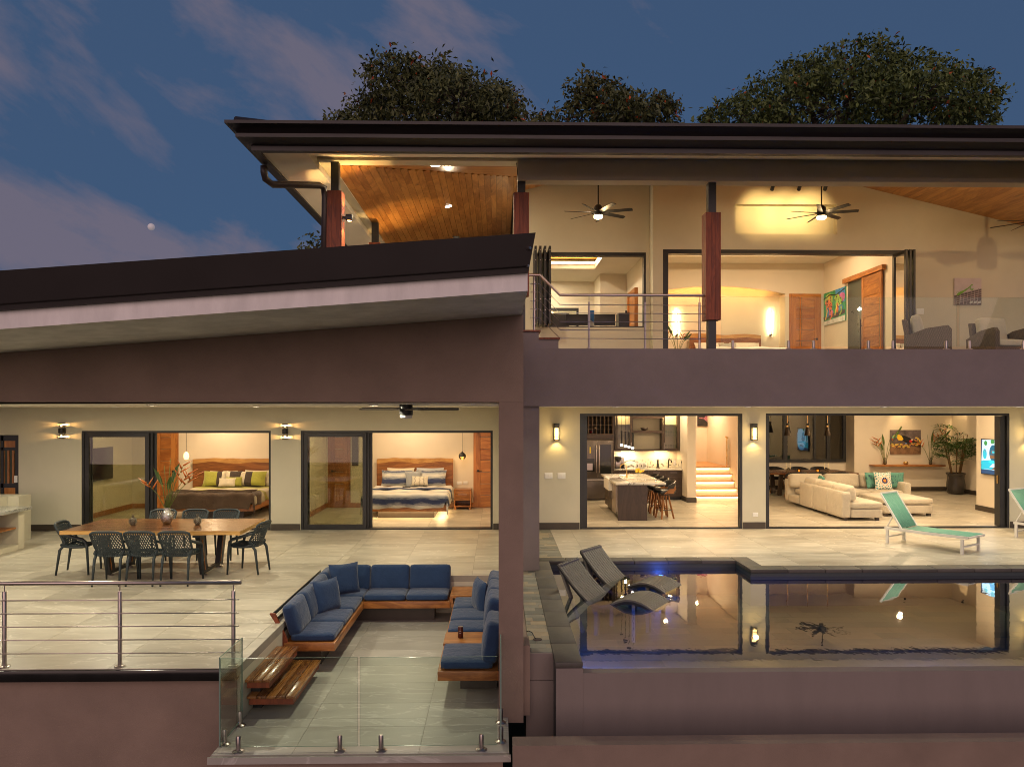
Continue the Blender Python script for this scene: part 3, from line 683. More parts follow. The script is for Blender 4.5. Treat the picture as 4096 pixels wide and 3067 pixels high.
# baseboards ---------------------------------------------------------
def bb(x0, x1, y0, y1, h=0.14): hp('baseboard', m_base, (x0, x1, y0, y1, 0.004, h))
bb(GATE[1] + .02, D1[0] - .01, FAC - 0.018, FAC - .001); bb(D1[1] + .01, D2[0] - .01, FAC - 0.018, FAC - .001); bb(D2[1] + .01, -0.002, FAC - 0.018, FAC - .001)
bb(0.70, KIT[0] - .01, FAC - 0.018, FAC - .001, .15); bb(KIT[1] + .01, LIV[0] - .01, FAC - 0.018, FAC - .001, .15); bb(LIV[1] + .01, 13.6, FAC - 0.018, FAC - .001, .15)
bb(5.44, 5.46, 20.9, KB - .001); bb(5.44, 5.725, 20.875, 20.9); bb(7.16, 11.74, LB - 0.02, LB - .001); bb(11.75, 14.99, 23.73, 23.749); bb(14.98, 14.999, 18.61, 23.72)
bb(12.78, 12.799, FAC + .3, 19.2); bb(12.78, 13.4, 19.201, 19.22); hp('baseboard', m_doorz, (-9.999, -9.98, FAC + .26, BR - .02, .004, .13)); hp('baseboard', m_doorz, (-4.719, -4.70, FAC + .26, BR - .02, .004, .13)); hp('baseboard', m_doorz, (-9.98, -4.87, BR - .02, BR - .001, .004, .13), (-4.70, -.11, BR - .02, BR - .001, .004, .13))
# door sets ------------------------------------------------------------
def frame(parent, hole, Y, t=0.06, d=0.12, sill=True, tt=None):
    x0, x1, z0, z1 = hole; tt = tt or t
    bxs = [(x0, x0 + t, Y, Y + d, z0, z1), (x1 - t, x1, Y, Y + d, z0, z1), (x0 + t, x1 - t, Y, Y + d, z1 - tt, z1)]
    if sill: bxs.append((x0 + t, x1 - t, Y, Y + d, z0 + 0.001, z0 + 0.028))
    return part(parent, 'frame', m_black, *bxs)
def leaf(parent, x0, x1, z0, z1, Y, st=0.075):
    f = part(parent, 'sash', m_black, (x0, x0 + st, Y, Y + .045, z0, z1), (x1 - st, x1, Y, Y + .045, z0, z1), (x0 + st, x1 - st, Y, Y + .045, z1 - st, z1), (x0 + st, x1 - st, Y, Y + .045, z0, z0 + st))
    g = MB(); g.quad((x0 + st, Y + .02, z0 + st), (x1 - st, Y + .02, z0 + st), (x1 - st, Y + .02, z1 - st), (x0 + st, Y + .02, z1 - st)); g.build('pane', m_doorglass, f)
    return f
def sliding(label, hole, glass_to, n=3):
    t = thing('sliding_door', label, 'door', (hole[0], FAC, 0))
    frame(t, hole, FAC + 0.02, t=0.05, d=0.20)
    for k in range(n):
        Y = FAC + 0.035 + k * 0.058; s = k * 0.055
        leaf(t, hole[0] + 0.055 + s * 0.2, glass_to + 0.012 + s, 0.03, hole[3] - 0.055, Y, st=0.085 if k == 0 else 0.07)
    return t
sliding('black framed sliding glass door stacked beside the brown quilted bed', D1, fx(590)); sliding('black framed sliding glass door stacked beside the striped blue bed', D2, fx(1462))
t = thing('pocket_door_frame', 'black door frame around the open kitchen doorway', 'door frame', (KIT[0], FAC, 0)); frame(t, KIT, FAC + 0.005, t=0.055, d=0.14); part(t, 'sash', m_black, (KIT[0] + .056, KIT[0] + .17, FAC + .06, FAC + .24, 0.03, KIT[3] - .056))
t = thing('pocket_door_frame', 'black door frame around the open living room doorway', 'door frame', (LIV[0], FAC, 0)); frame(t, LIV, FAC + 0.005, t=0.05, d=0.14); part(t, 'sash', m_black, (LIV[0] + .051, LIV[0] + .10, FAC + .06, FAC + .24, 0.03, LIV[3] - .056), (LIV[1] - .18, LIV[1] - .051, FAC + .06, FAC + .24, 0.03, LIV[3] - .056)); part(t, 'handle', m_gold, (LIV[1] - .20, LIV[1] - .182, FAC + .10, FAC + .14, 1.0, 1.18))
t = thing('folding_door', 'black framed folding door opened against the cream bedroom wall', 'door', (BED[0], FAC, UF)); frame(t, BED, FAC + 0.005, t=0.12, d=0.2, sill=False, tt=0.09)
for k in range(3):
    X = BED[1] - .36 + k * .085; part(t, 'sash', m_black, (X, X + .045, FAC - .55, FAC - .47, UF, BED[3] - .10), (X, X + .045, FAC - .08, FAC, UF, BED[3] - .10), (X, X + .045, FAC - .47, FAC - .08, BED[3] - .18, BED[3] - .10), (X, X + .045, FAC - .47, FAC - .08, UF, UF + .1))
    g = MB(); g.quad((X + .02, FAC - .47, UF + .1), (X + .02, FAC - .08, UF + .1), (X + .02, FAC - .08, BED[3] - .18), (X + .02, FAC - .47, BED[3] - .18)); g.build('pane', m_doorglass, t)
t = thing('folding_window', 'black framed folding window of the office with panels stacked at its side', 'window', (OFF[0], 16.55, OFF[2])); frame(t, OFF, 16.56, t=0.05, d=0.16, tt=0.08)
for k in range(4):
    X = OFF[0] - .27 + k * .105; y0 = 16.54
    f = part(t, 'sash', m_black, (X, X + .05, y0 - .62, y0 - .54, OFF[2], OFF[3]), (X, X + .05, y0 - .09, y0, OFF[2], OFF[3]), (X, X + .05, y0 - .54, y0 - .09, OFF[3] - .08, OFF[3]), (X, X + .05, y0 - .54, y0 - .09, OFF[2], OFF[2] + .08))
    g = MB(); g.quad((X + .02, y0 - .54, OFF[2] + .08), (X + .02, y0 - .09, OFF[2] + .08), (X + .02, y0 - .09, OFF[3] - .08), (X + .02, y0 - .54, OFF[3] - .08)); g.build('pane', m_doorglass, f)
    h = MB()
    for zz in (.18, .32, .82, .95): h.tube([(X + .025, y0 - .63, OFF[2] + zz * (OFF[3] - OFF[2])), (X + .025, y0 - .60, OFF[2] + zz * (OFF[3] - OFF[2]))], .012, 6)
    h.build('hinge', m_steel, f)
# ================================================================== left terrace
def downlight(label, x, y, z, power, col=COOL, r=0.055, group='recessed ceiling downlights', size=0.10, vis=True):
    t = thing('recessed_downlight', label, 'ceiling light', (x, y, z - 0.014), group=group)
    q = MB(); q.lathe([(r + .02, 0.014), (r + .02, 0.002), (r, 0.0), (r, 0.010)], (x, y, z - 0.014), 16); q.build('trim', m_white, t)
    q = MB(); q.lathe([(0.0001, 0.006), (r - .002, 0.006)], (x, y, z - 0.014), 16); q.build('lens', m_bulbw, t)
    lamp(t, 'AREA', (x, y, z - 0.02), power, col, size=size, aim=(x, y, z - 2)); return t
k = 0
for x in (-9.2, -6.9, -4.4, -1.6):
    for y in (9.3, 13.2):
        downlight(['round downlight in the terrace ceiling over the railing side', 'round downlight in the terrace ceiling over the bedroom doors'][y > 11], x, y, CEIL, 42)
# railing -------------------------------------------------------------
def rail_bars(t, pts_list, r, name): 
    for pts in pts_list:
        q = MB(); q.tube(pts, r, 8); q.build(name, m_steel, t, smooth='all')
t = thing('terrace_railing', 'brushed steel railing with five thin bars at the terrace edge', 'railing', (-3.93, 7.6, 0))
pxs = [-7.45, -6.28, G(45, 2653).x, G(496, 2653).x, G(942, 2653).x]; RX = G(972, 2653).x
for x in pxs:
    q = MB(); q.lathe([(0.052, 0.0), (0.052, 0.008), (0.045, 0.014), (0.021, 0.016), (0.021, 0.775), (0.019, 0.78), (0.006, 0.781), (0.006, 0.85)], (x, 7.6, 0.002), 14); q.build('post', m_steel, t, smooth=True)
rail_bars(t, [[(-8, 7.6, 0.866), (RX, 7.6, 0.866)]], 0.023, 'handrail')
rail_bars(t, [[(-8, 7.572, z), (RX - .01, 7.572, z)] for z in (.695, .559, .423, .285, .147)], 0.0065, 'bar')
# outdoor kitchen counter at the left edge -----------------------------
t = thing('outdoor_counter', 'rendered outdoor kitchen counter with granite top and wooden shelf', 'counter', (-9.5, 13, 0))
part(t, 'wall', m_cream, (-12.3, -9.68, 14.8, 15.18, 0.002, 0.93)); part(t, 'wall', m_cream, (-9.86, -9.80, 10.5, 14.20, 0.002, 0.735)); part(t, 'pier', m_cream, (-9.79, -9.18, 14.03, 14.20, 0.002, 0.735)); part(t, 'plinth', m_cream, (-9.79, -9.18, 10.5, 14.025, 0.002, 0.10))
part(t, 'countertop', m_granite, (-9.9, -9.08, 10.45, 14.28, 0.737, 0.80), bevel=0.008); part(t, 'shelf', m_teaky, (-9.79, -9.22, 10.6, 14.02, 0.40, 0.43)); part(t, 'wall', m_cream, (-10.4, -9.9, 14.21, 14.79, 0.002, 0.93))
# side gate -------------------------------------------------------------
t = thing('garden_gate', 'black framed gate with wood slat panels beside the counter', 'gate', (GATE[1] - .4, FAC + .1, 0))
gx0, gx1 = GATE[1] - 1.25, GATE[1] - 0.02
part(t, 'frame', m_black, (gx1 - .09, gx1, FAC + .06, FAC + .12, 0, GATE[3] - .01), (gx0, gx0 + .09, FAC + .06, FAC + .12, 0, GATE[3] - .01), (gx0 + .09, gx1 - .09, FAC + .06, FAC + .12, GATE[3] - .13, GATE[3] - .01), (gx0 + .09, gx1 - .09, FAC + .06, FAC + .12, 1.78, 1.84), (gx0 + .09, gx1 - .09, FAC + .06, FAC + .12, .95, 1.04), (gx1 - .40, gx1 - .35, FAC + .06, FAC + .12, 0, 2.1))
for i in range(9):
    x = gx1 - .13 - i * .105; part(t, 'slat', m_walnut, (x - .042, x, FAC + .075, FAC + .105, 1.045, 1.775))
for x in (gx1 - .34, gx1 - .68): part(t, 'panel', m_doorz, (x, x + .24, FAC + .075, FAC + .10, 1.845, GATE[3] - .135), (x, x + .24, FAC + .075, FAC + .10, .2, .945))
q = MB(); q.box(gx1 - .10, gx1 - .03, FAC + .03, FAC + .058, 1.06, 1.22); q.build('lock', m_white, t, bevel=.01)
# wall sconces with banded shades ----------------------------------------
def band_sconce(px, py, label):
    X, z = P(px, py, FAC - .08).x, P(px, py, FAC - .08).z; Y = FAC - .085
    t = thing('wall_sconce', label, 'wall light', (X, FAC, z - .17), group='cylinder sconces on the bedroom wall')
    q = MB(); q.box(X - .045, X + .045, FAC - .03, FAC - .001, z - .06, z + .06); q.build('back_plate', m_black, t)
    q = MB(); q.lathe([(.056, -.055), (.060, -.05), (.060, .05), (.056, .055)], (X, Y, z), 18); q.build('body', m_black, t, smooth=True)
    for s in (-1, 1):
        for a, b_ in ((.145, .168), (.095, .106), (.115, .122)):
            q = MB(); q.lathe([(.052, s * a), (.060, s * a), (.060, s * b_), (.052, s * b_)], (X, Y, z), 18); q.build('ring', m_black, t)
        q = MB(); q.lathe([(.0001, s * .166), (.056, s * .166)], (X, Y, z), 18) ; q.build('cap', m_black, t)
        for k in range(3):
            a = k * 2.1 + .5; q = MB(); q.tube([(X + .056 * math.cos(a), Y + .056 * math.sin(a), z + s * .05), (X + .056 * math.cos(a), Y + .056 * math.sin(a), z + s * .165)], .004, 6); q.build('stay', m_black, t)
        q = MB(); q.lathe([(.0001, -.022), (.013, -.014), (.016, 0), (.010, .016), (.0001, .022)], (X, Y, z + s * .11), 10); q.build('bulb', m_bulb, t, smooth=True)
        lamp(t, 'POINT', (X, Y, z + s * .134), 13, (1, .52, .17), size=.006)
band_sconce(246, 1722, 'black cylinder wall sconce glowing amber beside the side gate')
band_sconce(1140, 1725, 'black cylinder wall sconce glowing amber between the bedroom doors')
band_sconce(2006, 1722, 'black cylinder wall sconce half hidden behind the taupe column')
# ceiling fan --------------------------------------------------------------
def fan_blades(t, c, R, n, r0, wid, a0, pitch=0.2, mat=None, thick=.008):
    for k in range(n):
        a = a0 + 2 * math.pi * k / n; d = Vector((math.cos(a), math.sin(a), 0)); s = Vector((-math.sin(a), math.cos(a), 0)); q = MB()
        q.bar(Vector(c) + d * .03, Vector(c) + d * (r0 + .05), .03, .012)
        up = Vector((0, 0, 1)); side = (s * math.cos(pitch) + up * math.sin(pitch)); nn = d.cross(side)
        pts = [(r0, -.42), (r0 + .04, -.5), (R - .05, -.5), (R, -.35), (R, .5), (r0 + .02, .5)]
        vs = [Vector(c) + d * x + side * (y * wid) + nn * o for o in (-thick / 2, thick / 2) for x, y in pts]; m_ = len(pts)
        q.add(vs, [tuple(reversed(range(m_))), tuple(range(m_, 2 * m_))] + [(i, (i + 1) % m_, m_ + (i + 1) % m_, m_ + i) for i in range(m_)])
        q.build('blade', mat or m_black, t)
fc = Vector((P(1625, 1626, 9.4).x, 9.4, P(1625, 1626, 9.4).z))
t = thing('ceiling_fan', 'black flush ceiling fan with five blades over the sunken lounge', 'fan', (fc.x, fc.y, CEIL))
q = MB(); q.lathe([(.085, -.11), (.088, -.10), (.088, .0), (.085, CEIL - fc.z - .001), (.0001, CEIL - fc.z)], fc, 20); q.lathe([(.0001, -.112), (.085, -.11)], fc, 20); q.build('motor', m_black, t, smooth=True)
q = MB(); q.lathe([(.0001, -.155), (.06, -.153), (.078, -.14), (.08, -.112), (.0001, -.112)], fc, 20); q.build('diffuser', m_plastic, t, smooth=True)
fan_blades(t, fc + Vector((0, 0, -.03)), .68, 5, .10, .12, .12, pitch=.22, mat=M('grey_fan_blade', (.10, .09, .08), .45))
# dining table -------------------------------------------------------------
t = thing('dining_table', 'long live-edge wood dining table with trestle legs on the terrace', 'table', (-5.5, 12.3, 0))
q = MB(); q.cur = 0; NX = 28
def edge(s, k): return .02 * math.sin(s * 9 + k) + .012 * math.sin(s * 23 + 2 * k) - (.03 if k else .0) * (1 - s)
top = [(-6.95 + 2.87 * i / NX, 11.60 + edge(i / NX, 0) - .09 * i / NX) for i in range(NX + 1)] + [(-4.13 - 2.83 * i / NX, 12.92 + edge(i / NX, 1)) for i in range(NX + 1)]
q.prism(top, 'z', .69, .7495)
q.m = [1] * len(q.f); q.m[1] = 0; q.m[0] = 0
o = q.build('tabletop', [m_slab, m_slabedge], t)
q = MB(); q.prism([(a, b_ - .004) for a, b_ in top[:NX + 1]] + [(a, b_ + .02) for a, b_ in reversed(top[:NX + 1])], 'z', .742, .7515); q.build('live_edge', m_slabedge, t)
for X in (-6.25, -4.76):
    q = MB(); q.bar((X, 11.62, .688), (X, 11.80, .05), .16, .075, up=(1, 0, 0)); q.build('leg', m_black, t); q = MB(); q.bar((X, 12.62, .688), (X, 12.42, .05), .16, .075, up=(1, 0, 0)); q.build('leg', m_black, t)
    q = MB(); q.bar((X, 11.80, .065), (X, 12.42, .065), .06, .05); q.build('stretcher', m_black, t); q = MB(); q.bar((X, 11.5, .672), (X, 12.8, .672), .12, .03); q.build('bearer', m_black, t)
    for s, (ya, yb) in ((1, (11.68, 11.79)), (-1, (12.56, 12.43))):
        for o_ in (-.03, .03):
            q = MB(); q.bar((X + o_, ya - .04, .60), (X + o_, yb - .04, .10), .035, .012, up=(0, 1, 0)); q.build('inlay', m_teak, t)
    for y in (11.80, 12.42):
        q = MB(); q.lathe([(.05, 0), (.05, .012), (.02, .022), (.02, .03)], (X, y, .001), 12); q.build('foot', m_steel, t)
# resin lattice armchairs -----------------------------------------------------
def make_outdoor_chair(label):
    t = thing('outdoor_chair', label, 'chair', local=True, group='dark resin chairs around the terrace table')
    def S(u, w_):
        if w_ <= 1:
            y = .24 - .44 * w_; z = .435 - .022 * math.sin(w_ * math.pi) + .035 * (1 - w_) ** 3 + .05 * abs(u) ** 4 * w_; x = u * (.255 - .015 * w_)
            return Vector((x, y, z))
        v = w_ - 1
        y = -.20 - .035 * math.sin(v * 1.5) - .095 * v + .10 * abs(u) ** 3 * (1 - .55 * v); z = .44 + .39 * v - .035 * v * abs(u) ** 5 + .05 * abs(u) ** 4 * (1 - v)
        return Vector((u * (.245 + .02 * v), y, z))
    q = MB(); h = .013
    def strip(f, wa, wb, n):
        pr = None
        for i in range(n + 1):
            w_ = wa + (wb - wa) * i / n; u = f(w_)
            if abs(u) > 1.0: pr = None; continue
            p = S(u, w_)
            if pr is not None: q.bar(pr, p, .0145, h * .7, up=(0, 1, .6) if w_ > 1 else (0, 0, 1))
            pr = p
    for k in range(-13, 14):
        strip(lambda w_, k=k: k * .155 + (w_ - 1.0) * .85, .03, 1.97, 22)
        strip(lambda w_, k=k: k * .155 - (w_ - 1.0) * .85, .03, 1.97, 22)
    q.build('lattice', m_resin, t)
    rim = [S(-1, w_ / 8) for w_ in range(8, 17)] + [S(u / 5, 2) for u in range(-4, 5)] + [S(1, w_ / 8) for w_ in range(16, 7, -1)]
    q = MB(); q.tube(rim, .021, 7); q.build('back_rim', m_resin, t, smooth='all')
    q = MB(); q.tube([S(-1, 1), S(-1, .6), S(-1, .2), S(-.85, .01), S(0, 0), S(.85, .01), S(1, .2), S(1, .6), S(1, 1)], .020, 7); q.build('seat_rim', m_resin, t, smooth='all')
    for s in (-1, 1):
        q = MB(); q.tube([S(s, 1.62), Vector((s * .275, -.10, .645)), Vector((s * .285, .05, .605)), Vector((s * .285, .165, .575)), Vector((s * .28, .215, .53)), Vector((s * .277, .235, .44)), Vector((s * .283, .262, .002))], [.018, .024, .026, .027, .027, .025, .016], 7); q.build('leg', m_resin, t, smooth='all')
        q = MB(); q.tube([S(s * .92, 1.08), Vector((s * .225, -.225, .40)), Vector((s * .235, -.285, .002))], [.022, .025, .016], 7); q.build('leg', m_resin, t, smooth='all')
    return t
GL = 'dark resin lattice armchair '
ch = make_outdoor_chair(GL + 'tucked under the railing side of the terrace table')
ch.location = (-5.93, 11.30, 0); ch.rotation_euler = (0, 0, .02); ch.scale = (.86, .93, 1.0)
for x, r in ((-5.42, -.02), (-4.91, .03)): dup(ch, (x, 11.30, 0), r)
for x, r in ((-6.15, .04), (-5.58, -.03), (-5.0, .02)): dup(ch, (x, 13.18, 0), math.pi + r, GL + 'tucked under the bedroom side of the terrace table')
dup(ch, (-6.90, 12.05, 0), -math.pi / 2 + .12, GL + 'at the table end near the outdoor counter'); dup(ch, (-4.12, 12.03, 0), math.pi / 2 - .15, GL + 'at the table end near the blue sofa')
# things on the table -----------------------------------------------------------
def heliconia(t, base, stems, seed, s=1.0):
    rnd = random.Random(seed)
    for (a, lean, L, kind) in stems:
        d = Vector((math.cos(a), math.sin(a) * .6, 0)); p0 = Vector(base) + d * .01; p1 = p0 + d * lean * L * .45 * s + Vector((0, 0, L * .6 * s)); p2 = p0 + d * lean * L * s + Vector((0, 0, L * s))
        q = MB(); q.tube([p0, p1, p2], [.006 * s, .005 * s, .003 * s], 6); q.build('stem', m_stem, t, smooth='all')
        if kind == 'f':
            for k in range(4):
                b_ = p1.lerp(p2, .45 + k * .18); dd = (d * (1 if k % 2 else -.5) + Vector((0, rnd.uniform(-.3, .3), .55 if k % 2 else .9))).normalized()
                nrm = dd.cross(Vector((0, 1, 0))).normalized(); q = MB(); L2 = (.13 + rnd.uniform(0, .06)) * s
                q.add([b_ - nrm * .012 * s, b_ + nrm * .014 * s, b_ + dd * L2 * .5 + nrm * .012 * s, b_ + dd * L2, b_ + dd * L2 * .5 - nrm * .006 * s, b_ + dd * L2 * .4 + Vector((0, -.016 * s, 0)), b_ + dd * L2 * .4 + Vector((0, .016 * s, 0))], [(0, 1, 5), (1, 2, 5), (2, 3, 5), (3, 4, 5), (4, 0, 5), (1, 0, 6), (2, 1, 6), (3, 2, 6), (4, 3, 6), (0, 4, 6)])
                q.build('bract', m_heli, t, smooth='all')
        elif kind == 'l':
            q = MB(); up = (p2 - p1).normalized(); sd = up.cross(Vector((0, 1, 0))).normalized(); vs = []
            for k in range(7):
                w_ = math.sin(k / 6 * math.pi) * .03 * s; c = p1 + up * (L * .5 * s) * k / 6 + d * .05 * s * (k / 6) ** 2; vs += [c - sd * w_, c + Vector((0, .006, 0)), c + sd * w_]
            q.add(vs, [(3 * k + j, 3 * k + j + 1, 3 * k + j + 4, 3 * k + j + 3) for k in range(6) for j in (0, 1)]); q.build('leaf', m_leaf, t, smooth='all')
m_silver = M('hammered_silver', (.55, .54, .52), .18, metal=1.0, bs=.9, bscale=75)
vp = G(668, 2095, .752)
t = thing('flower_vase', 'silver dimpled vase of orange heliconias on the terrace table', 'vase', vp)
q = MB(); q.lathe([(a * 1.25, b_ * 1.2) for a, b_ in ((.001, .001), (.045, .001), (.07, .05), (.08, .10), (.07, .15), (.045, .20), (.038, .215), (.046, .23), (.038, .228), (.03, .21), (.001, .205))], vp, 22); q.build('vase', m_silver, t, smooth='all')
heliconia(t, vp + Vector((0, 0, .22)), [(0.2, .55, .50, 'f'), (.5, .35, .62, 'f'), (3.0, .75, .38, 'f'), (3.4, .2, .55, 'l'), (1.2, .1, .72, 's'), (2.3, .12, .62, 's'), (.1, .25, .66, 's'), (.8, .2, .6, 'l'), (5.2, .3, .45, 'l'), (4.2, .3, .5, 's'), (.0, .75, .46, 'f')], 3, 1.22)
m_pine = M('bronze_pineapple', (.20, .17, .12), .45, metal=.4, bs=.9, bscale=60)
def pineapple(p, label):
    t = thing('pineapple_ornament', label, 'ornament', p, group='pineapple ornaments on the terrace table'); q = MB()
    for j in range(7):
        for i in range(10):
            a = 2 * math.pi * (i + .5 * (j % 2)) / 10; zz = .012 + .017 * j; r = .048 * math.sin((j + 1.3) / 8.6 * math.pi) + .012
            q.lathe([(.0001, -.010), (.011, 0), (.0001, .010)], Vector(p) + Vector((r * math.cos(a), r * math.sin(a), zz)), 5)
    q.lathe([(.03, 0), (.05, .03), (.052, .07), (.035, .115), (.001, .125)], p, 14); b_ = q.build('body', m_pine, t, smooth=True); b_['kind'] = 'stuff'
    for i in range(9):
        a = i * 2.4; q = MB(); d = Vector((math.cos(a), math.sin(a), 0)); L = .035 + .02 * (i % 3); c = Vector(p) + Vector((0, 0, .12)); s = Vector((-d.y, d.x, 0)) * .010
        q.add([c - s, c + s, c + d * .02 * (1 + i % 2) + Vector((0, 0, L)), c + d * .006], [(0, 1, 2), (0, 3, 2), (1, 3, 2)]); q.build('leaf', m_pine, t)
pineapple(G(532, 2099, .752), 'bronze pineapple ornament nearest the outdoor counter on the table'); pineapple(G(790, 2097, .752), 'bronze pineapple ornament on the table between vase and sofa end')
# ================================================================== sunken lounge
SF0, SF1, ST = -0.35, -0.245, -0.15
def seat_cushion(t, x0, x1, y0, y1, z0=SF1 + .004, z1=ST, mat=None):
    q = MB(); q.rbox(((x0 + x1) / 2, (y0 + y1) / 2, (z0 + z1) / 2), (x1 - x0 - .008, y1 - y0 - .008, z1 - z0), r=.032, n=8, puff=.012); o = q.build('seat_cushion', mat or m_blue, t, smooth='all')
    e = MB(); x0 += .02; x1 -= .02; y0 += .02; y1 -= .02; e.tube([(x0, y0, z1 - .014), (x1, y0, z1 - .014), (x1, y1, z1 - .014), (x0, y1, z1 - .014), (x0, y0, z1 - .014)], .006, 5); e.build('piping', mat or m_blue, o)
def back_cushion(t, c, w, h, th, rot, mat=None, puff=.03):
    q = MB(); q.rbox(c, (w - .006, th, h), r=.05, n=9, puff=puff, axis=1, rot=rot); q.build('back_cushion', mat or m_blue, t, smooth='all')
sofa = thing('lounge_sofa', 'L-shaped teak sofa with navy cushions along the lounge wall and back', 'sofa', (-2.4, 10.4, PIT))
part(sofa, 'plinth', m_base, (-2.66, -2.28, 9.35, 11.6, PIT + .002, SF0 - .002), (-2.27, -1.0, 11.3, 11.6, PIT + .002, SF0 - .002))
for nm, bx, mt in (('rail', (-2.68, -2.05, 9.10, 9.135, SF0, SF1), m_teak), ('rail', (-2.085, -2.05, 9.137, 11.05, SF0, SF1), m_teaky), ('rail', (-2.085, -.745, 11.052, 11.087, SF0, SF1), m_teak)): part(sofa, nm, mt, bx, bevel=.004)
part(sofa, 'deck', m_teak, (-2.68, -2.09, 9.14, 11.68, SF1 - .03, SF1 - .004)); part(sofa, 'deck', m_teak, (-2.088, -.75, 11.09, 11.68, SF1 - .03, SF1 - .004)); part(sofa, 'table_board', m_teak, (-.742, -.12, 11.06, 11.20, -.20, -.165)); 
for i in range(3): part(sofa, 'table_board', m_teak, (-.742, -.12, 11.203 + i * .155, 11.353 + i * .155, -.20, -.165))
part(sofa, 'table_apron', m_teak, (-.742, -.70, 11.09, 11.66, -.35, -.201))
q = MB(); q.prism([(-2.695, SF1 - .08), (-2.615, SF1 - .08), (-2.655, SF1 + .06), (-2.80, .12), (-2.865, .12), (-2.715, -.12)], 'y', 9.105, 9.15); q.build('end_board', m_post, sofa, bevel=.003)
for k in range(4):
    q = MB(); x = -2.70 - .045 * k; z = -.10 + .065 * k; q.bar((x, 9.16, z), (x, 11.6, z), .012, .045); q.build('back_slat', m_black, sofa)
ys = [9.14, 9.74, 10.36, 11.05, 11.68]
for a, b_ in zip(ys, ys[1:]): seat_cushion(sofa, -2.62, -2.062, a, b_)
xs_ = [-2.06, -1.42, -.775]
for a, b_ in zip(xs_, xs_[1:]): seat_cushion(sofa, a, b_, 11.06, 11.64)
Rz = lambda a: Matrix.Rotation(a, 3, 'Z'); Rx = lambda a: Matrix.Rotation(a, 3, 'X'); Ry = lambda a: Matrix.Rotation(a, 3, 'Y')
for a, b_ in zip([-2.68, -2.04, -1.42], [-2.04, -1.42, -.765]): back_cushion(sofa, ((a + b_) / 2, 11.60, .0), b_ - a, .40, .15, Rx(-.26))
for a, b_, j in zip([9.16, 9.78, 10.4, 11.0], [9.78, 10.4, 11.0, 11.5], (.02, -.03, .02, 0)): back_cushion(sofa, (-2.62, (a + b_) / 2, .01), b_ - a, .40, .16, Rz(math.pi / 2 + j) @ Rx(-.28))
rs = thing('lounge_sofa', 'straight teak sofa with navy cushions and a drinks table behind the column', 'sofa', (-.35, 9.5, PIT))
part(rs, 'plinth', m_base, (-.45, -.02, 8.5, 10.9, PIT + .002, SF0 - .002)); part(rs, 'rail', m_teak, (-.68, 0.0, 8.07, 8.105, SF0, SF1), bevel=.004); part(rs, 'rail', m_teaky, (-.68, -.645, 8.107, 11.045, SF0, SF1), bevel=.004); part(rs, 'deck', m_teaky, (-.643, -.01, 8.11, 11.04, SF1 - .03, SF1 - .004))
for a, b_ in ((8.11, 8.80), (9.29, 9.78), (9.78, 10.36), (10.36, 10.98)): seat_cushion(rs, -.66, -.06, a, b_)
for i in range(3): part(rs, 'table_board', m_teak, (-.675, -.02, 8.82 + i * .152, 8.968 + i * .152, -.20, -.172))
part(rs, 'table_apron', m_teaky, (-.665, -.645, 8.83, 9.26, SF1 + .002, -.202))
for y, z in ((8.42, .04), (9.52, .03), (10.05, .04), (10.7, .02)): back_cushion(rs, (-.075, y, z), .60, .46, .17, Rz(-math.pi / 2) @ Rx(-.16))
def throw(label, c, rot, w=.46, th=.17, mat=None, h=None):
    q = MB(); q.pillow(c, w, h or w, th, rot, n=12); o = q.build('throw_pillow', mat or m_blue, None, smooth='all', base=True)
    return tag(o, label, 'pillow')
throw('square navy scatter pillow leaning in the corner of the L sofa', G(1375, 2318, .03) if 0 else P(1378, 2313, 11.2), Rz(.55) @ Rx(-.25), .47)
throw('square navy scatter pillow standing on the left arm of the L sofa', P(1308, 2381, 10.25), Rz(1.0) @ Rx(-.2), .46)
throw('square navy scatter pillow on the straight sofa behind the column', P(1920, 2380, 10.35), Rz(-1.25) @ Rx(-.1), .46)
cp = G(1842, 2549, -.171)
t = thing('drink_can', 'brown drink can on the wooden sofa table', 'can', cp)
q = MB(); q.lathe([(.026, 0), (.033, .008), (.033, .128), (.027, .138)], cp, 20); q.build('can', M('brown_can', (.10, .025, .015), .3, metal=.5), t, smooth=True)
q = MB(); q.lathe([(.027, .138), (.028, .141), (.024, .139), (.0001, .138)], cp, 20); q.build('lid', m_steel, t, smooth=True)
m_canprint = M('can_print', (.55, .47, .38), .4); qa = MB()
for a0 in (-2.0, -1.45):
    qa.add([cp + Vector((.0335 * math.cos(a0 + .2 * math.cos(k * .524)), .0335 * math.sin(a0 + .2 * math.cos(k * .524)), .078 + .02 * math.sin(k * .524) * s)) for s in (1, .55) for k in range(12)], [(k, (k + 1) % 12, 12 + (k + 1) % 12, 12 + k) for k in range(12)])
qa.build('print', m_canprint, t)
# timber steps into the lounge -------------------------------------------------
def timber_step(label, x0, x1, y0, y1, z, n):
    t = thing('timber_step', label, 'step', ((x0 + x1) / 2, (y0 + y1) / 2, z - .09), group='timber steps into the sunken lounge')
    w_ = (x1 - x0) / n
    for i in range(n): part(t, 'plank', m_step, (x0 + i * w_ + .003, x0 + (i + 1) * w_ - .003, y0, y1, z - .03, z + random.uniform(-.001, .001)), bevel=.004)
    part(t, 'apron', m_post, (x0 + .02, x1 - .02, y0 + .02, y0 + .05, z - .095, z - .032)); part(t, 'apron', m_post, (x1 - .05, x1 - .02, y0 + .052, y1 - .02, z - .095, z - .032)); part(t, 'bracket', m_black, (x0 + .001, x0 + .1, y0 + .2, y1 - .2, z - .2, z - .097))
timber_step('upper wet-looking timber step beside the glass balustrade', PX0 + .004, -2.42, 7.74, 8.84, -.20, 3)
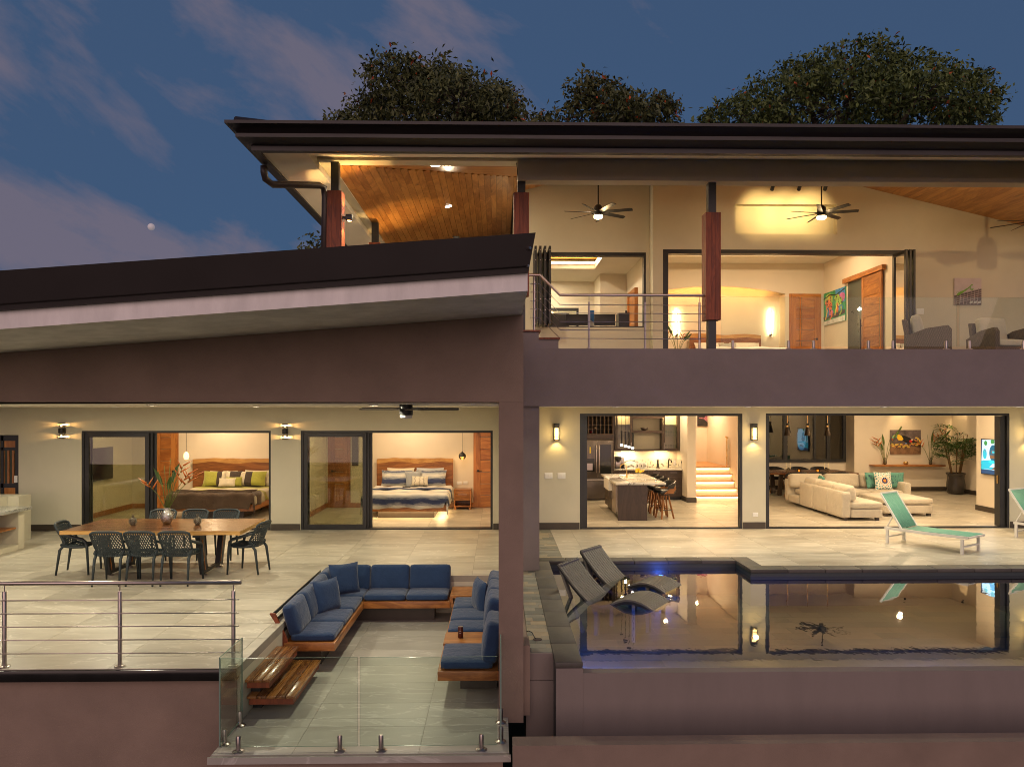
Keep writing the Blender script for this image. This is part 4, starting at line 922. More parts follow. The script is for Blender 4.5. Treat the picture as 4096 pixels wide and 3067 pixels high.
timber_step('lower and wider timber step of the sunken lounge', PX0 + .004, -2.18, 7.80, 8.94, -.40, 5)
# frameless glass balustrade -------------------------------------------------
def spigot(parent, x, y, z, ax='x'):
    q = MB(); q.lathe([(.055, 0), (.055, .006), (.046, .014), (.024, .022), (.024, .135), (.018, .15), (.001, .15)], (x, y, z), 18)
    q.build('spigot', m_steel, parent, smooth=True)
def glass_panel(label, a, b_, z0, z1, spig, zf_, group, th=.012):
    a, b_ = Vector(a), Vector(b_); d = (b_ - a).normalized(); n_ = Vector((-d.y, d.x, 0)) * th / 2
    t = thing('glass_balustrade', label, 'balustrade', ((a.x + b_.x) / 2, (a.y + b_.y) / 2, zf_), group=group)
    q = MB(); vs = [p + s * n_ + Vector((0, 0, z)) for z in (z0, z1) for p in (a, b_) for s in (-1, 1)]
    q.add(vs, [(0, 1, 3, 2), (4, 6, 7, 5), (0, 2, 6, 4), (1, 5, 7, 3), (0, 4, 5, 1), (2, 3, 7, 6)]); q.m = [1, 1, 0, 0, 1, 1]
    q.build('pane', [m_glass, m_gedge], t)
    for s in spig: p = a + d * s; spigot(t, p.x, p.y, zf_)
    return t
m_gedge = M('glass_edge', (.20, .30, .25), .15, var=.05)
GB = 'glass panels around the sunken lounge'
glass_panel('clear glass balustrade panel in front of the timber steps', (-2.656, 6.97, 0), (-1.352, 6.97, 0), -.555, .292, (.17, 1.135), PIT, GB)
glass_panel('clear glass balustrade panel in front of the straight sofa', (-1.328, 6.97, 0), (-.015, 6.97, 0), -.555, .292, (.20, 1.16), PIT, GB)
glass_panel('clear glass side panel beside the steel terrace railing', (-2.672, 6.99, 0), (-2.672, 7.60, 0), -.555, .292, (.13, .55), PIT, GB)
glass_panel('clear glass side panel beside the taupe column', (0.02, 6.99, 0), (0.02, 7.66, 0), -.555, .292, (.14, .58), PIT, GB)
# ================================================================== pool side
m_ledge = M('charcoal_composite', (.12, .112, .10), .5, var=.12, nscale=9)
def make_ledge_lounger(label):
    t = thing('pool_lounger', label, 'lounger', local=True, group='wavy slatted loungers standing in the pool')
    prof = [(0, .36), (.07, .28), (.15, .19), (.25, .085), (.36, -.02), (.48, -.115), (.60, -.165), (.72, -.165), (.84, -.125), (.96, -.068), (1.08, -.028), (1.2, -.018), (1.32, -.04), (1.43, -.085), (1.52, -.135)]
    W, n = .64, 10; w_ = W / n
    for k in range(n):
        y0 = -W / 2 + k * w_ + .006; y1 = y0 + w_ - .012; q = MB(); vs = []
        for i, (s, z) in enumerate(prof):
            a, b_ = prof[max(i - 1, 0)], prof[min(i + 1, len(prof) - 1)]; d = Vector((b_[0] - a[0], 0, b_[1] - a[1])).normalized(); nn = Vector((-d.z, 0, d.x)) * .014
            vs += [Vector((s, y0, z)) + nn, Vector((s, y1, z)) + nn, Vector((s, y1, z)) - nn, Vector((s, y0, z)) - nn]
        L = len(prof); q.add(vs, [(4 * i + j, 4 * i + (j + 1) % 4, 4 * i + 4 + (j + 1) % 4, 4 * i + 4 + j) for i in range(L - 1) for j in range(4)] + [(3, 2, 1, 0), (4 * L - 4, 4 * L - 3, 4 * L - 2, 4 * L - 1)])
        q.build('slat', m_ledge, t, smooth=True)
    for s in (-1, 1):
        q = MB(); q.bar((.03, s * .27, .30), (.40, s * .27, -.60), .035, .07, up=(0, 1, 0)); q.build('leg', m_ledge, t)
        q = MB(); q.prism([(x, z - .012) for x, z in prof[:]] + [(x, z - .05) for x, z in reversed(prof)], 'y', s * .315 - .004, s * .315 + .004); q.build('side_rail', m_black, t)
        q = MB(); q.bar((.62, s * .27, -.2), (.62, s * .27, -.60), .05, .07); q.build('leg', m_ledge, t); q = MB(); q.bar((1.2, s * .27, -.06), (1.2, s * .27, -.60), .05, .07); q.build('leg', m_ledge, t)
    q = MB(); q.bar((.03, -.31, .33), (.03, .31, .33), .03, .05); q.build('head_rail', m_ledge, t); return t
l1 = make_ledge_lounger('grey slatted wave lounger in the pool beside the left coping'); l1.location = (1.05, 11.06, 0); l1.rotation_euler = (0, 0, math.radians(-33))
dup(l1, (1.53, 12.13, 0), math.radians(-38), 'grey slatted wave lounger in the pool near the back coping')
m_mint = fabric('mint_sling', (.105, .31, .215), weave=500, var=.06); m_wframe = M('white_powder_coat', (.62, .60, .56), .4, var=.03)
def make_mint(label):
    """origin at the near back foot, +x towards the feet, width along +y"""
    t = thing('sun_lounger', label, 'lounger', local=True, group='mint sling sun loungers on the pool terrace'); W = .64
    for y in (0, W):
        q = MB(); q.bar((-.05, y, .30), (.75, y, .30), .035, .05); q.bar((.75, y, .30), (1.5, y, .315), .035, .05); q.build('side_rail', m_wframe, t)
        for s in (0, 1.40): part(t, 'leg', m_wframe, (s - .025, s + .025, y - .018, y + .018, .001, .274))
        q = MB(); q.bar((.27, y + (.02 if y == 0 else -.02), .32), (-.15, y + (.02 if y == 0 else -.02), .985), .028, .04, up=(0, 1, 0)); q.build('back_rail', m_wframe, t)
        q = MB(); q.bar((-.03, y + (.03 if y == 0 else -.03), .30), (.10, y + (.03 if y == 0 else -.03), .56), .02, .02, up=(0, 1, 0)); q.build('prop', m_wframe, t)
    for s, z in ((0, .13), (1.40, .13)): part(t, 'cross_bar', m_wframe, (s - .015, s + .015, .018, W - .018, z - .015, z + .015))
    q = MB(); q.bar((1.5, 0, .315), (1.5, W, .315), .03, .03); q.build('foot_bar', m_wframe, t); q = MB(); q.bar((-.15, .02, .985), (-.15, W - .02, .985), .03, .03); q.build('head_bar', m_wframe, t)
    def sling(name, pts):
        q = MB(); n = 10; vs = []
        for s, z, sag in pts:
            vs += [(s, .022 + (W - .044) * k / n, z - sag * (1 - (2 * k / n - 1) ** 2)) for k in range(n + 1)]
        q.add(vs, [(i * (n + 1) + k, i * (n + 1) + k + 1, (i + 1) * (n + 1) + k + 1, (i + 1) * (n + 1) + k) for i in range(len(pts) - 1) for k in range(n)]); o = q.build(name, m_mint, t, smooth='all')
        sm = o.modifiers.new('thickness', 'SOLIDIFY'); sm.thickness = .005
    sling('back_sling', [(.265, .345, .012), (.06, .668, .02), (-.15, .998, .004)]); sling('seat_sling', [(.285, .332, .01), (.75, .330, .02), (1.15, .336, .02), (1.49, .342, .035)]); return t
l2 = make_mint('mint green sun lounger with white frame before the living room'); l2.location = G(3549, 2171); l2.rotation_euler = (0, 0, math.radians(-57))
dup(l2, G(4066, 2150) + Vector((.03, .05, 0)), math.radians(-62), 'mint green sun lounger at the end of the pool terrace')
# lantern sconces
m_seeded = emis('seeded_glass_lit', (1.0, .64, .22), 5.0)
def lantern(px, label):
    X = P(px, 1728, FAC - .07).x; z = P(px, 1728, FAC - .07).z
    t = thing('wall_lantern', label, 'wall light', (X, FAC, z - .19), group='box lanterns on the pool facade')
    part(t, 'back_plate', m_black, (X - .06, X + .06, FAC - .02, FAC - .001, z - .17, z + .19)); part(t, 'hood', m_black, (X - .062, X + .062, FAC - .13, FAC - .021, z + .10, z + .195), bevel=.004)
    for a in (-1, 1):
        for y in (FAC - .13, FAC - .035): part(t, 'corner_bar', m_black, (X + a * .055 - .007, X + a * .055 + .007, y, y + .014, z - .17, z + .099))
    part(t, 'cross_bar', m_black, (X - .047, X + .047, FAC - .13, FAC - .118, z - .105, z - .095)); part(t, 'base_ring', m_black, (X - .062, X + .062, FAC - .135, FAC - .125, z - .185, z - .171), (X - .062, X + .062, FAC - .03, FAC - .021, z - .185, z - .171), (X - .062, X - .048, FAC - .124, FAC - .031, z - .185, z - .171), (X + .048, X + .062, FAC - .124, FAC - .031, z - .185, z - .171))
    part(t, 'seeded_glass', m_seeded, (X - .038, X + .038, FAC - .115, FAC - .04, z - .165, z + .09))
    lamp(t, 'SPOT', (X, FAC - .10, z - .18), 10, (1, .66, .22), size=.015, aim=(X, FAC - .075, z - 1), spot=120, blend=.7); lamp(t, 'POINT', (X, FAC - .20, z - .02), 5.0, (1, .66, .24), size=.05)
lantern(2226, 'black box lantern with seeded glass left of the kitchen doorway'); lantern(3016, 'black box lantern with seeded glass between kitchen and living doorways'); lantern(4118, 'black box lantern at the far end of the pool facade')
def plate(px, py, wpx, hpx, Y, label, n=3, name='switch_plate', cat='switch'):
    c = P(px, py, Y); s = Y / FPX; w_, h_ = wpx * s / 2, hpx * s / 2
    t = thing(name, label, cat, (c.x, Y, c.z - h_)); part(t, 'plate', m_plastic, (c.x - w_, c.x + w_, Y - .012, Y - .0015, c.z - h_, c.z + h_), bevel=.003)
    for k in range(n):
        x = c.x + (k - (n - 1) / 2) * w_ * 1.7 / n; part(t, 'rocker', m_white, (x - w_ * .35 / n * 1.6, x + w_ * .35 / n * 1.6, Y - .017, Y - .0125, c.z - h_ * .45, c.z + h_ * .45))
plate(2194, 1902, 32, 25, FAC, 'white three-gang switch plate under the lantern, farther from kitchen'); plate(2246, 1902, 32, 25, FAC, 'white three-gang switch plate under the lantern, closer to kitchen'); plate(3021, 2057, 22, 16, FAC, 'white outlet plate low on the pier between doorways', 2, 'outlet', 'outlet')
plate(820, 1930, 22, 14, BR, 'white outlet plate beside the brown quilted bed', 2, 'outlet', 'outlet'); plate(1837, 1931, 19, 13, BR, 'white outlet plate above the nightstand, nearer the bed', 2, 'outlet', 'outlet'); plate(1862, 1930, 17, 12, BR, 'white outlet plate above the nightstand, nearer the door', 1, 'outlet', 'outlet')
for k, (x, y) in enumerate(((2.2, 13.6), (4.7, 13.6), (7.3, 13.6), (9.9, 13.6), (12.3, 13.6))): downlight('round downlight in the soffit above the pool terrace', x, y, CEIL, 46)
# pool lights and floor drain
def pool_light(label, c, r, p, rr=.04, aim=None):
    t = thing('pool_light', label, 'pool light', c); q = MB(); q.lathe([(.0001, -.01), (rr, -.01), (rr, .01), (.0001, .012)], c, 14); q.rot = 0; o = q.build('lens', emis('pool_led_' + label[:4] + str(p), (.06, .16, 1.0), 30.0), t)
    lamp(t, 'SPOT' if aim else 'POINT', Vector(c) + Vector(r), p, (.05, .14, 1.0), size=.05, aim=aim, spot=150, blend=.4)
pool_light('blue pool light on the wall near the back coping', (2.85, 12.70, -.25), (0, -.15, 0), 15); pool_light('blue underwater light in the pool corner by the left coping', (.93, 8.12, -.40), (.12, .1, .20), 480, aim=(1.6, 8.5, -.75)); pool_light('dim blue underwater light along the infinity wall', (5.6, 8.02, -.5), (0, .2, .2), 220, aim=(5.6, 8.6, -.75))
c = G(2150, 2556, .003); t = thing('pump_cable', 'black cable and dark drain cover on the stone path', 'cable', c)
q = MB(); q.lathe([(.0001, .0), (.055, .0), (.05, .006), (.0001, .007)], c, 16); q.build('drain_cover', M('dark_drain', (.05, .03, .03), .6), t); q = MB(); q.tube([c + Vector(v) for v in ((-.12, .14, .05), (-.10, .13, .06), (-.06, .11, .05), (-.03, .05, .008), (-.02, 0, .008))], .006, 6); q.build('cable', m_black, t, smooth='all')
# ================================================================== rooms on the lower floor
m_cedar_x = m_door
def panel_door(label, x0, x1, y, z0, z1, handle='l', face=-1, rot=None, name='panel_door', cat='door', fr=True, h=None):
    """cedar door with stacked horizontal boards, facing -y"""
    t = thing(name, label, cat, ((x0 + x1) / 2, y, z0)); w_ = x1 - x0
    if fr: part(t, 'casing', m_doorz, (x0 - .07, x0, y - .012, y + .01, z0, z1 + .07)); part(t, 'casing', m_doorz, (x1, x1 + .07, y - .012, y + .01, z0, z1 + .07)); part(t, 'casing', m_door, (x0, x1, y - .012, y + .01, z1, z1 + .07))
    part(t, 'stile', m_doorz, (x0 + .002, x0 + .12, y - .03, y - .002, z0 + .005, z1 - .002)); part(t, 'stile', m_doorz, (x1 - .12, x1 - .002, y - .03, y - .002, z0 + .005, z1 - .002)); n = 7
    for k in range(n):
        a = z0 + .01 + (z1 - z0 - .012) * k / n; b_ = z0 + .01 + (z1 - z0 - .012) * (k + 1) / n; q = MB()
        q.box(x0 + .121, x1 - .121, y - (.026 if k % 2 else .022), y - .004, a + .006, b_ - .006); q.build('board', m_door, t, bevel=.004)
    hx = x0 + .06 if handle == 'l' else x1 - .06; s = 1 if handle == 'l' else -1; zz = z0 + 1.0
    part(t, 'handle', m_black, (hx - .028, hx + .028, y - .042, y - .031, zz - .028, zz + .028)); q = MB(); q.tube([(hx, y - .04, zz), (hx, y - .07, zz), (hx + s * .11, y - .07, zz)], .008, 6); q.build('lever', m_black, t); return t
panel_door('cedar panel door left of the brown quilted bed', P(625, 1643, BR).x, P(704, 1643, BR).x, BR, 0.004, 2.25, 'r'); panel_door('cedar panel door right of the striped blue bed', P(1904, 1643, BR).x, P(1904, 1643, BR).x + .56, BR, .004, 2.25, 'l')
panel_door('cedar panel door seen through the second sliding glass', P(1322, 1643, BR).x, P(1392, 1643, BR).x, BR, .004, 2.25, 'l')
t = thing('bathroom_mirror', 'dark framed mirror beyond the second sliding glass', 'mirror', P(1421, 1900, BR)); c = P(1421, 1810, BR); part(t, 'frame', m_espresso, (c.x - .09, c.x + .09, BR - .03, BR - .002, 1.15, 2.05)); part(t, 'mirror', M('dark_mirror', (.05, .05, .05), .1), (c.x - .07, c.x + .07, BR - .034, BR - .0305, 1.2, 2.0))
# beds ---------------------------------------------------------------
def bands(name, stops, axis=1, bs=.4):
    """striped woven cloth along one local axis, streaky edges"""
    m, t, b = base_mat(name); c = N(t, 'ShaderNodeTexCoord'); sp_ = N(t, 'ShaderNodeSeparateXYZ'); t.links.new(c.outputs['Object'], sp_.inputs[0])
    mp = N(t, 'ShaderNodeMapping'); mp.inputs['Scale'].default_value = (1.5, 14, 14); t.links.new(c.outputs['Object'], mp.inputs[0]); nz = noise(t, mp.outputs[0], 2.2, 5, .65)
    base_ = sp_.outputs[axis] if axis != 1 else mth(t, 'ADD', sp_.outputs[1], mth(t, 'MINIMUM', mth(t, 'SUBTRACT', sp_.outputs[2], .63), 0.0))
    v = mth(t, 'ADD', base_, mth(t, 'MULTIPLY', mth(t, 'SUBTRACT', nz, .5), .16)); lo, hi = stops[0][0], stops[-1][0]
    v = mth(t, 'DIVIDE', mth(t, 'SUBTRACT', v, lo), hi - lo); r = ramp(t, [((p - lo) / (hi - lo), col) for p, col in stops]); t.links.new(v, r.inputs[0]); t.links.new(r.outputs[0], b.inputs['Base Color'])
    b.inputs['Roughness'].default_value = .9; b.inputs['Sheen Weight'].default_value = .2; bump(t, b, noise(t, c.outputs['Object'], 7, 4, .6, .8), bs, .03); return m
def bedspread(t, name, mat, x0, x1, y0, y1, z, drop, dropf, seed=1, wav=.012, nx=34, ny=30):
    """cloth over the mattress: flat top, sides and foot hanging with soft folds"""
    rnd = random.Random(seed); ph = [rnd.uniform(0, 6) for _ in range(6)]; q = MB(); vs = []
    W, L = x1 - x0, y1 - y0; tw, tl = W + 2 * drop, L + dropf
    for j in range(ny + 1):
        for i in range(nx + 1):
            a = -drop + tw * i / nx; b_ = -dropf + tl * j / ny
            zx = 0; X = x0 + a; Y = y0 + b_; zz = z + wav * (math.sin(a * 6 + ph[0]) * math.sin(b_ * 5 + ph[1]) + .5 * math.sin(a * 13 + b_ * 9 + ph[2]))
            ex = max(0, -a, a - W); ey = max(0, -b_)
            if ex > 0:
                k = min(ex, drop); X = (x0 if a < 0 else x1) + (1 if a > 0 else -1) * (.085 * math.sin(min(1, ex / .10) * 1.57) + .025 * math.sin(b_ * 11 + ph[3]) * min(1, ex / .2)); zz -= max(0, ex - .03)
            if ey > 0: Y = y0 - .095 * math.sin(min(1, ey / .10) * 1.57) - .025 * math.sin(a * 10 + ph[4]) * min(1, ey / .2); zz -= max(0, ey - .03) * (1 if not ex else .55)
            vs.append((X, Y, zz))
    q.add(vs, [(j * (nx + 1) + i, j * (nx + 1) + i + 1, (j + 1) * (nx + 1) + i + 1, (j + 1) * (nx + 1) + i) for j in range(ny) for i in range(nx)])
    o = q.build(name, mat, t, smooth='all'); s = o.modifiers.new('thickness', 'SOLIDIFY'); s.thickness = .02; s.offset = -1; return o
def make_bed(label, cx, hw, y_foot, bw, z_head, plinth, light=True):
    t = thing('bed', label, 'bed', (cx, y_foot, 0)); x0, x1 = cx - hw, cx + hw; q = MB()
    top = [(x0 + 2 * hw * i / 24, z_head + .012 * math.sin(i * .35) + .006 * math.sin(i * 1.3 + 1) - .03 * abs(i / 12 - 1) ** 2) for i in range(25)]
    q.prism([(x0, .25), (x1, .25)] + list(reversed([(a, b_ - .11 - .02 * math.sin(a * 5)) for a, b_ in top])), 'y', BR - .09, BR - .03); q.build('headboard', m_head, t)
    q = MB(); q.prism([(a, b_ - .111 - .02 * math.sin(a * 5)) for a, b_ in top] + list(reversed(top)), 'y', BR - .092, BR - .028); q.build('live_edge', m_headedge, t)
    a, b_ = cx - bw / 2, cx + bw / 2; part(t, 'frame', m_doorz if 0 else m_teak, (a - .05, b_ + .05, y_foot, y_foot + .05, .20, .36)); part(t, 'frame', m_teaky, (a - .05, a, y_foot + .051, BR - .1, .20, .36)); part(t, 'frame', m_teaky, (b_, b_ + .05, y_foot + .051, BR - .1, .20, .36))
    part(t, 'slats', m_base, (a, b_, y_foot + .051, BR - .1, .22, .28)); part(t, 'plinth', m_base, (cx - bw * .36, cx + bw * .36, y_foot + .28, BR - .4, .004, .199)); q = MB(); q.rbox((cx, (y_foot + .06 + BR - .1) / 2, .44), (bw - .02, BR - .16 - y_foot, .30), r=.06, n=6); q.build('mattress', M('mattress_white', (.7, .66, .58), .9), t, smooth='all')
    return t, a, b_
def bed_pillow(t, c, w_, h_, mat, tilt=.9, rz=0, th=.17, name='pillow'):
    q = MB(); q.pillow(c, w_, h_, th, Rz(rz) @ Rx(-tilt), n=10); return q.build(name, mat, t, smooth='all')
# green and brown bed
cx1 = (P(785, 1643, BR).x + P(1079, 1643, BR).x) / 2 + .22; yf = 17.85
t, a, b_ = make_bed('walnut headboard bed with green spread and brown pleated quilt', cx1, 1.28, yf, 1.95, 1.36, True)
m_green = bands('green_cream_spread', [(.0, (.50, .46, .34)), (.62, (.50, .46, .34)), (.66, (.33, .33, .06)), (.86, (.35, .34, .06)), (.90, (.55, .50, .37)), (1.25, (.55, .50, .38)), (1.3, (.36, .35, .06)), (2.2, (.38, .37, .07))])
bedspread(t, 'bedspread', m_green, a + .01, b_ - .01, yf + .05, BR - .15, .625, .30, .02, 4)
m_brownq = fabric('brown_pleated_quilt', (.085, .055, .036), var=.2)
o = bedspread(t, 'quilt', m_brownq, a - .01, b_ + .01, yf + .03, yf + .55, .645, .36, .42, 8, wav=.016, nx=40, ny=40)
for k in range(9):
    y = yf - .02 + k * .06; z = .665 if y > yf + .05 else .665 - (yf + .05 - y) * 1.2
    q = MB(); q.tube([(a - .02 + (b_ - a + .04) * i / 14, y + .012 * math.sin(i * 1.1 + k), z + .014 * math.sin(i * .9 + k)) for i in range(15)], .010, 5); q.build('pleat', m_brownq, t, smooth='all')
m_gr = fabric('green_pillow', (.34, .34, .06), sheen=.4); m_cr = fabric('cream_pillow', (.62, .56, .43)); m_bk = fabric('dark_band_pillow', (.06, .045, .04))
def banded_pillow(t, c, w_, h_, cols, tilt, rz):
    """pillow with vertical bands of cloth"""
    q = MB(); q.pillow(c, w_, h_, .18, Rz(rz) @ Rx(-tilt), n=10); inv = (Rz(rz) @ Rx(-tilt)).inverted()
    for i, f in enumerate(q.f):
        u = sum((inv @ (q.v[k] - Vector(c))).x for k in f) / 4 / w_ + .5; q.m[i] = next(j for j, (lim, _) in enumerate(cols) if u <= lim)
    q.build('pillow', [m_ for _, m_ in cols], t, smooth='all')
py = BR - .25
bed_pillow(t, (a + .55, py + .05, .83), .75, .42, m_cr, .4); bed_pillow(t, (b_ - .45, py + .05, .84), .75, .44, m_cr, .35)
banded_pillow(t, (a + .42, py - .14, .84), .62, .44, [(.55, m_gr), (.8, m_bk), (1.01, m_cr)], .45, .1); banded_pillow(t, (b_ - .62, py - .14, .84), .92, .42, [(.42, m_cr), (.62, m_bk), (1.01, m_gr)], .45, -.05); banded_pillow(t, (a + .93, py - .18, .85), .44, .42, [(.3, m_cr), (1.01, m_bk)], .42, .05)
bed_pillow(t, (a + 1.0, py - .36, .78), .42, .26, m_gr, .45, .1, .13); bed_pillow(t, (a + .85, py - .44, .77), .44, .24, m_cr, .5, .05, .13)
# blue striped bed
cx2 = (P(1510, 1643, BR).x + P(1812, 1643, BR).x) / 2; yf2 = 17.72
t, a, b_ = make_bed('walnut headboard bed with blue and white striped bedding', cx2, 1.04, yf2, 1.93, 1.36, True)
w_, n_, g_ = (.66, .64, .58), (.030, .045, .12), (.30, .33, .36); sg = (.48, .44, .36)
m_str = bands('blue_striped_duvet', [(-.40, w_), (-.28, n_), (-.20, n_), (-.14, g_), (-.02, w_), (.18, sg), (.26, w_), (.40, g_), (.46, w_), (.62, w_), (.70, sg), (.80, w_), (.92, n_), (1.02, n_), (1.06, w_), (1.22, w_), (1.30, n_), (1.35, w_), (1.8, w_)])
bedspread(t, 'duvet', m_str, a - .01, b_ + .01, yf2 + .03, BR - .4, .635, .36, .38, 12, wav=.016, nx=40, ny=36)
o = bedspread(t, 'throw_blanket', fabric('navy_throw', (.028, .042, .11)), a - .03, b_ + .03, yf2 + .86, yf2 + 1.08, .662, .30, 0.0, 3, wav=.012, nx=40, ny=6)
m_pst = bands('blue_striped_pillowcase', [(-.3, w_), (-.2, w_), (-.12, n_), (-.03, n_), (.02, g_), (.08, w_), (.14, g_), (.18, n_), (.22, w_), (.3, w_)], axis=2)
for s in (-1, 1):
    q = MB(); q.pillow((0, 0, 0), .84, .46, .19, Rx(-.45), n=10); o = q.build('pillow', m_pst, t, smooth='all'); o.location = Vector((cx2 + s * .46, BR - .32, .84)) - ORG[t] + ORG[t] * 1.0; ORG[o] = ORG[t]
    o.rotation_euler = (0, 0, -s * .04)
bed_pillow(t, (cx2 - .38, BR - .17, .88), .75, .46, m_cr, .3); bed_pillow(t, (cx2 + .42, BR - .17, .88), .75, .46, fabric('pale_blue_pillow', (.40, .43, .46)), .3)
bed_pillow(t, (cx2 + .02, BR - .50, .83), .46, .46, fabric('grey_blue_pillow', (.30, .32, .34)), .4, .35, .15)
m_ps2 = bands('cream_striped_pillow', [(-.25, (.62, .57, .46)), (-.14, (.62, .57, .46)), (-.13, (.16, .15, .14)), (-.11, (.62, .57, .46)), (-.02, (.62, .57, .46)), (0, (.30, .26, .2)), (.02, (.62, .57, .46)), (.09, (.62, .57, .46)), (.11, (.16, .15, .14)), (.13, (.62, .57, .46)), (.25, (.62, .57, .46))], axis=0)
q = MB(); q.pillow((0, 0, 0), .44, .27, .14, Rx(-.5), n=10); o = q.build('pillow', m_ps2, t, smooth='all'); o.location = Vector((cx2 + .20, BR - .68, .80)) ; o.location = o.location - Vector((0, 0, 0)); ORG[o] = ORG[t]
for o in [k for k in t.children if k.name.startswith('pillow') and k.data.materials[0] in (m_pst, m_ps2)]:
    # built about its own centre: move mesh back from the bed's origin
    for v in o.data.vertices: v.co += ORG[t]
    o.location = o.location - ORG[t]
part(t, 'led_strip', m_leddim, (cx2 - .62, cx2 + .62, yf2 + .20, yf2 + .23, .185, .198)); lamp(t, 'AREA', (cx2, yf2 + .25, .18), 14, WARM, size=1.7, size_y=.2, shape='RECTANGLE', aim=(cx2, yf2 + .25, -1)); lamp(t, 'AREA', (b_ - .12, yf2 + 1.0, .18), 10, WARM, size=.2, size_y=1.6, shape='RECTANGLE', aim=(b_ - .12, yf2 + 1.0, -1))
part(t, 'remote', m_black, (cx2 - .18, cx2 + .02, yf2 + .95, yf2 + 1.0, .684, .70))
# nightstand, pendants, television
nx = P(1850, 1643, 19.5).x; t = thing('nightstand', 'teak nightstand with one drawer beside the striped bed', 'nightstand', (nx, 19.7, 0)); ny0, ny1 = 19.50, 19.93
part(t, 'top', m_teak, (nx - .23, nx + .23, ny0, ny1, .50, .535)); part(t, 'side', m_doorz, (nx - .23, nx - .20, ny0, ny1, .06, .499)); part(t, 'side', m_doorz, (nx + .20, nx + .23, ny0, ny1, .06, .499)); part(t, 'shelf', m_teak, (nx - .199, nx + .199, ny0 + .01, ny1, .07, .10)); part(t, 'back', m_teak, (nx - .199, nx + .199, ny1 - .015, ny1 - .001, .101, .499))
part(t, 'drawer', m_teak, (nx - .197, nx + .197, ny0 + .003, ny0 + .03, .27, .497), bevel=.003); part(t, 'shelf', m_teak, (nx - .199, nx + .199, ny0 + .01, ny1 - .02, .245, .265)); part(t, 'pull', m_steel, (nx - .12, nx + .12, ny0 - .02, ny0 - .008, .40, .412))
for sx in (-1, 1): part(t, 'foot', m_teak, (nx + sx * .2 - .03, nx + sx * .2 + .03, ny0 + .02, ny1 - .02, .002, .059))
def pendant(label, c, prof, mat, cord_to, bulb=None, power=6, col=WARM, cmat=None, n=18, glow=None, name='pendant_lamp', group=None):
    t = thing(name, label, 'pendant', c, group=group); q = MB(); q.lathe(prof, c, n); q.build('shade', mat, t, smooth=True)
    q = MB(); q.tube([(c[0], c[1], c[2] + prof[-1][1]), (c[0], c[1], cord_to)], .005, 6); q.build('cord', cmat or m_black, t)
    q = MB(); q.lathe([(.05, 0), (.05, .02), (.0001, .021)], (c[0], c[1], cord_to - .022), 14); q.build('canopy', cmat or m_black, t)
    if bulb: q = MB(); q.lathe([(.0001, -.02), (bulb, 0), (.0001, .02)], (c[0], c[1], c[2] + (glow or 0)), 12); q.build('bulb', m_bulb, t, smooth='all')
    if power: lamp(t, 'POINT', (c[0], c[1], c[2] + (glow or 0) - .03), power, col, size=.04)
    return t
m_alab = M('alabaster_lit', (.75, .60, .38), .5, var=.2, nscale=12, emit=(1, .66, .30), es=2.2)
pendant('oval alabaster pendant hanging beside the brown quilted bed', P(745, 1823, 19.6), [(.03, -.10), (.055, -.08), (.07, -.02), (.06, .06), (.03, .10), (.01, .12)], m_alab, 2.9, None, 5)
m_amber = glass('amber_glass', (.95, .72, .38), refl=1.2); c = P(1849, 1824, 19.6)
t = pendant('globe pendant with dark cap hanging above the nightstand', c, [(.098, -.01), (.095, .04), (.06, .085), (.02, .11), (.008, .14)], m_black, 2.9, .016, 4); q = MB(); q.lathe([(.0001, -.10), (.05, -.088), (.085, -.055), (.098, -.012)], c, 20); q.build('globe', m_amber, t, smooth='all')
t = thing('television', 'black television on the bedroom wall seen through sliding glass', 'television', (-9.98, 18.1, 1.0)); part(t, 'screen', m_blackgloss, (-9.96, -9.925, 17.35, 18.85, PX(450, 1912, -9.93).z, PX(450, 1786, -9.93).z), bevel=.004); part(t, 'bracket', m_black, (-9.999, -9.961, 17.9, 18.3, 1.35, 1.65))
for x, y, lb in ((-8.6, 17.6, 0), (-6.4, 17.6, 0), (-7.5, 19.2, 0)): downlight('round downlight in the ceiling of the green bedroom', x, y, 2.90, 34, WARM2)
for x, y in ((-3.6, 17.5), (-1.3, 17.5), (-2.4, 19.1)): downlight('round downlight in the ceiling of the striped bedroom', x, y, 2.90, 34, WARM2)
# ================================================================== kitchen
IS = thing('kitchen_island', 'dark wood kitchen island with white marble top and farm sink', 'kitchen island', (3.3, 18.6, 0))
part(IS, 'end_panel', m_espresso, (2.88, 3.59, 17.46, 17.50, .002, .865)); part(IS, 'carcass', m_espresso, (2.95, 3.58, 17.501, 19.9, .10, .865)); part(IS, 'toe_kick', m_black, (3.0, 3.55, 17.501, 19.9, .002, .099))
part(IS, 'countertop', m_marble, (2.81, 4.03, 17.38, 18.42, .868, .92), bevel=.006); part(IS, 'countertop', m_marble, (2.81, 4.03, 19.30, 19.95, .868, .92), bevel=.006); part(IS, 'countertop', m_marble, (3.24, 4.03, 18.421, 19.299, .868, .92))
sk = part(IS, 'sink', m_white, (2.80, 2.86, 18.43, 19.29, .62, .905), (2.861, 3.235, 18.43, 19.29, .62, .66), (3.20, 3.235, 18.43, 19.29, .661, .905), (2.861, 3.199, 18.43, 18.46, .661, .905), (2.861, 3.199, 19.26, 19.29, .661, .905))
part(IS, 'dishwasher', m_steel, (2.885, 2.949, 17.83, 18.41, .11, .86), bevel=.004); part(IS, 'wine_cooler', m_blackgloss, (2.89, 2.949, 17.52, 17.81, .11, .86)); part(IS, 'handle', m_steel, (2.86, 2.88, 17.56, 17.58, .2, .8)); part(IS, 'handle', m_steel, (2.86, 2.88, 17.88, 18.36, .78, .80))
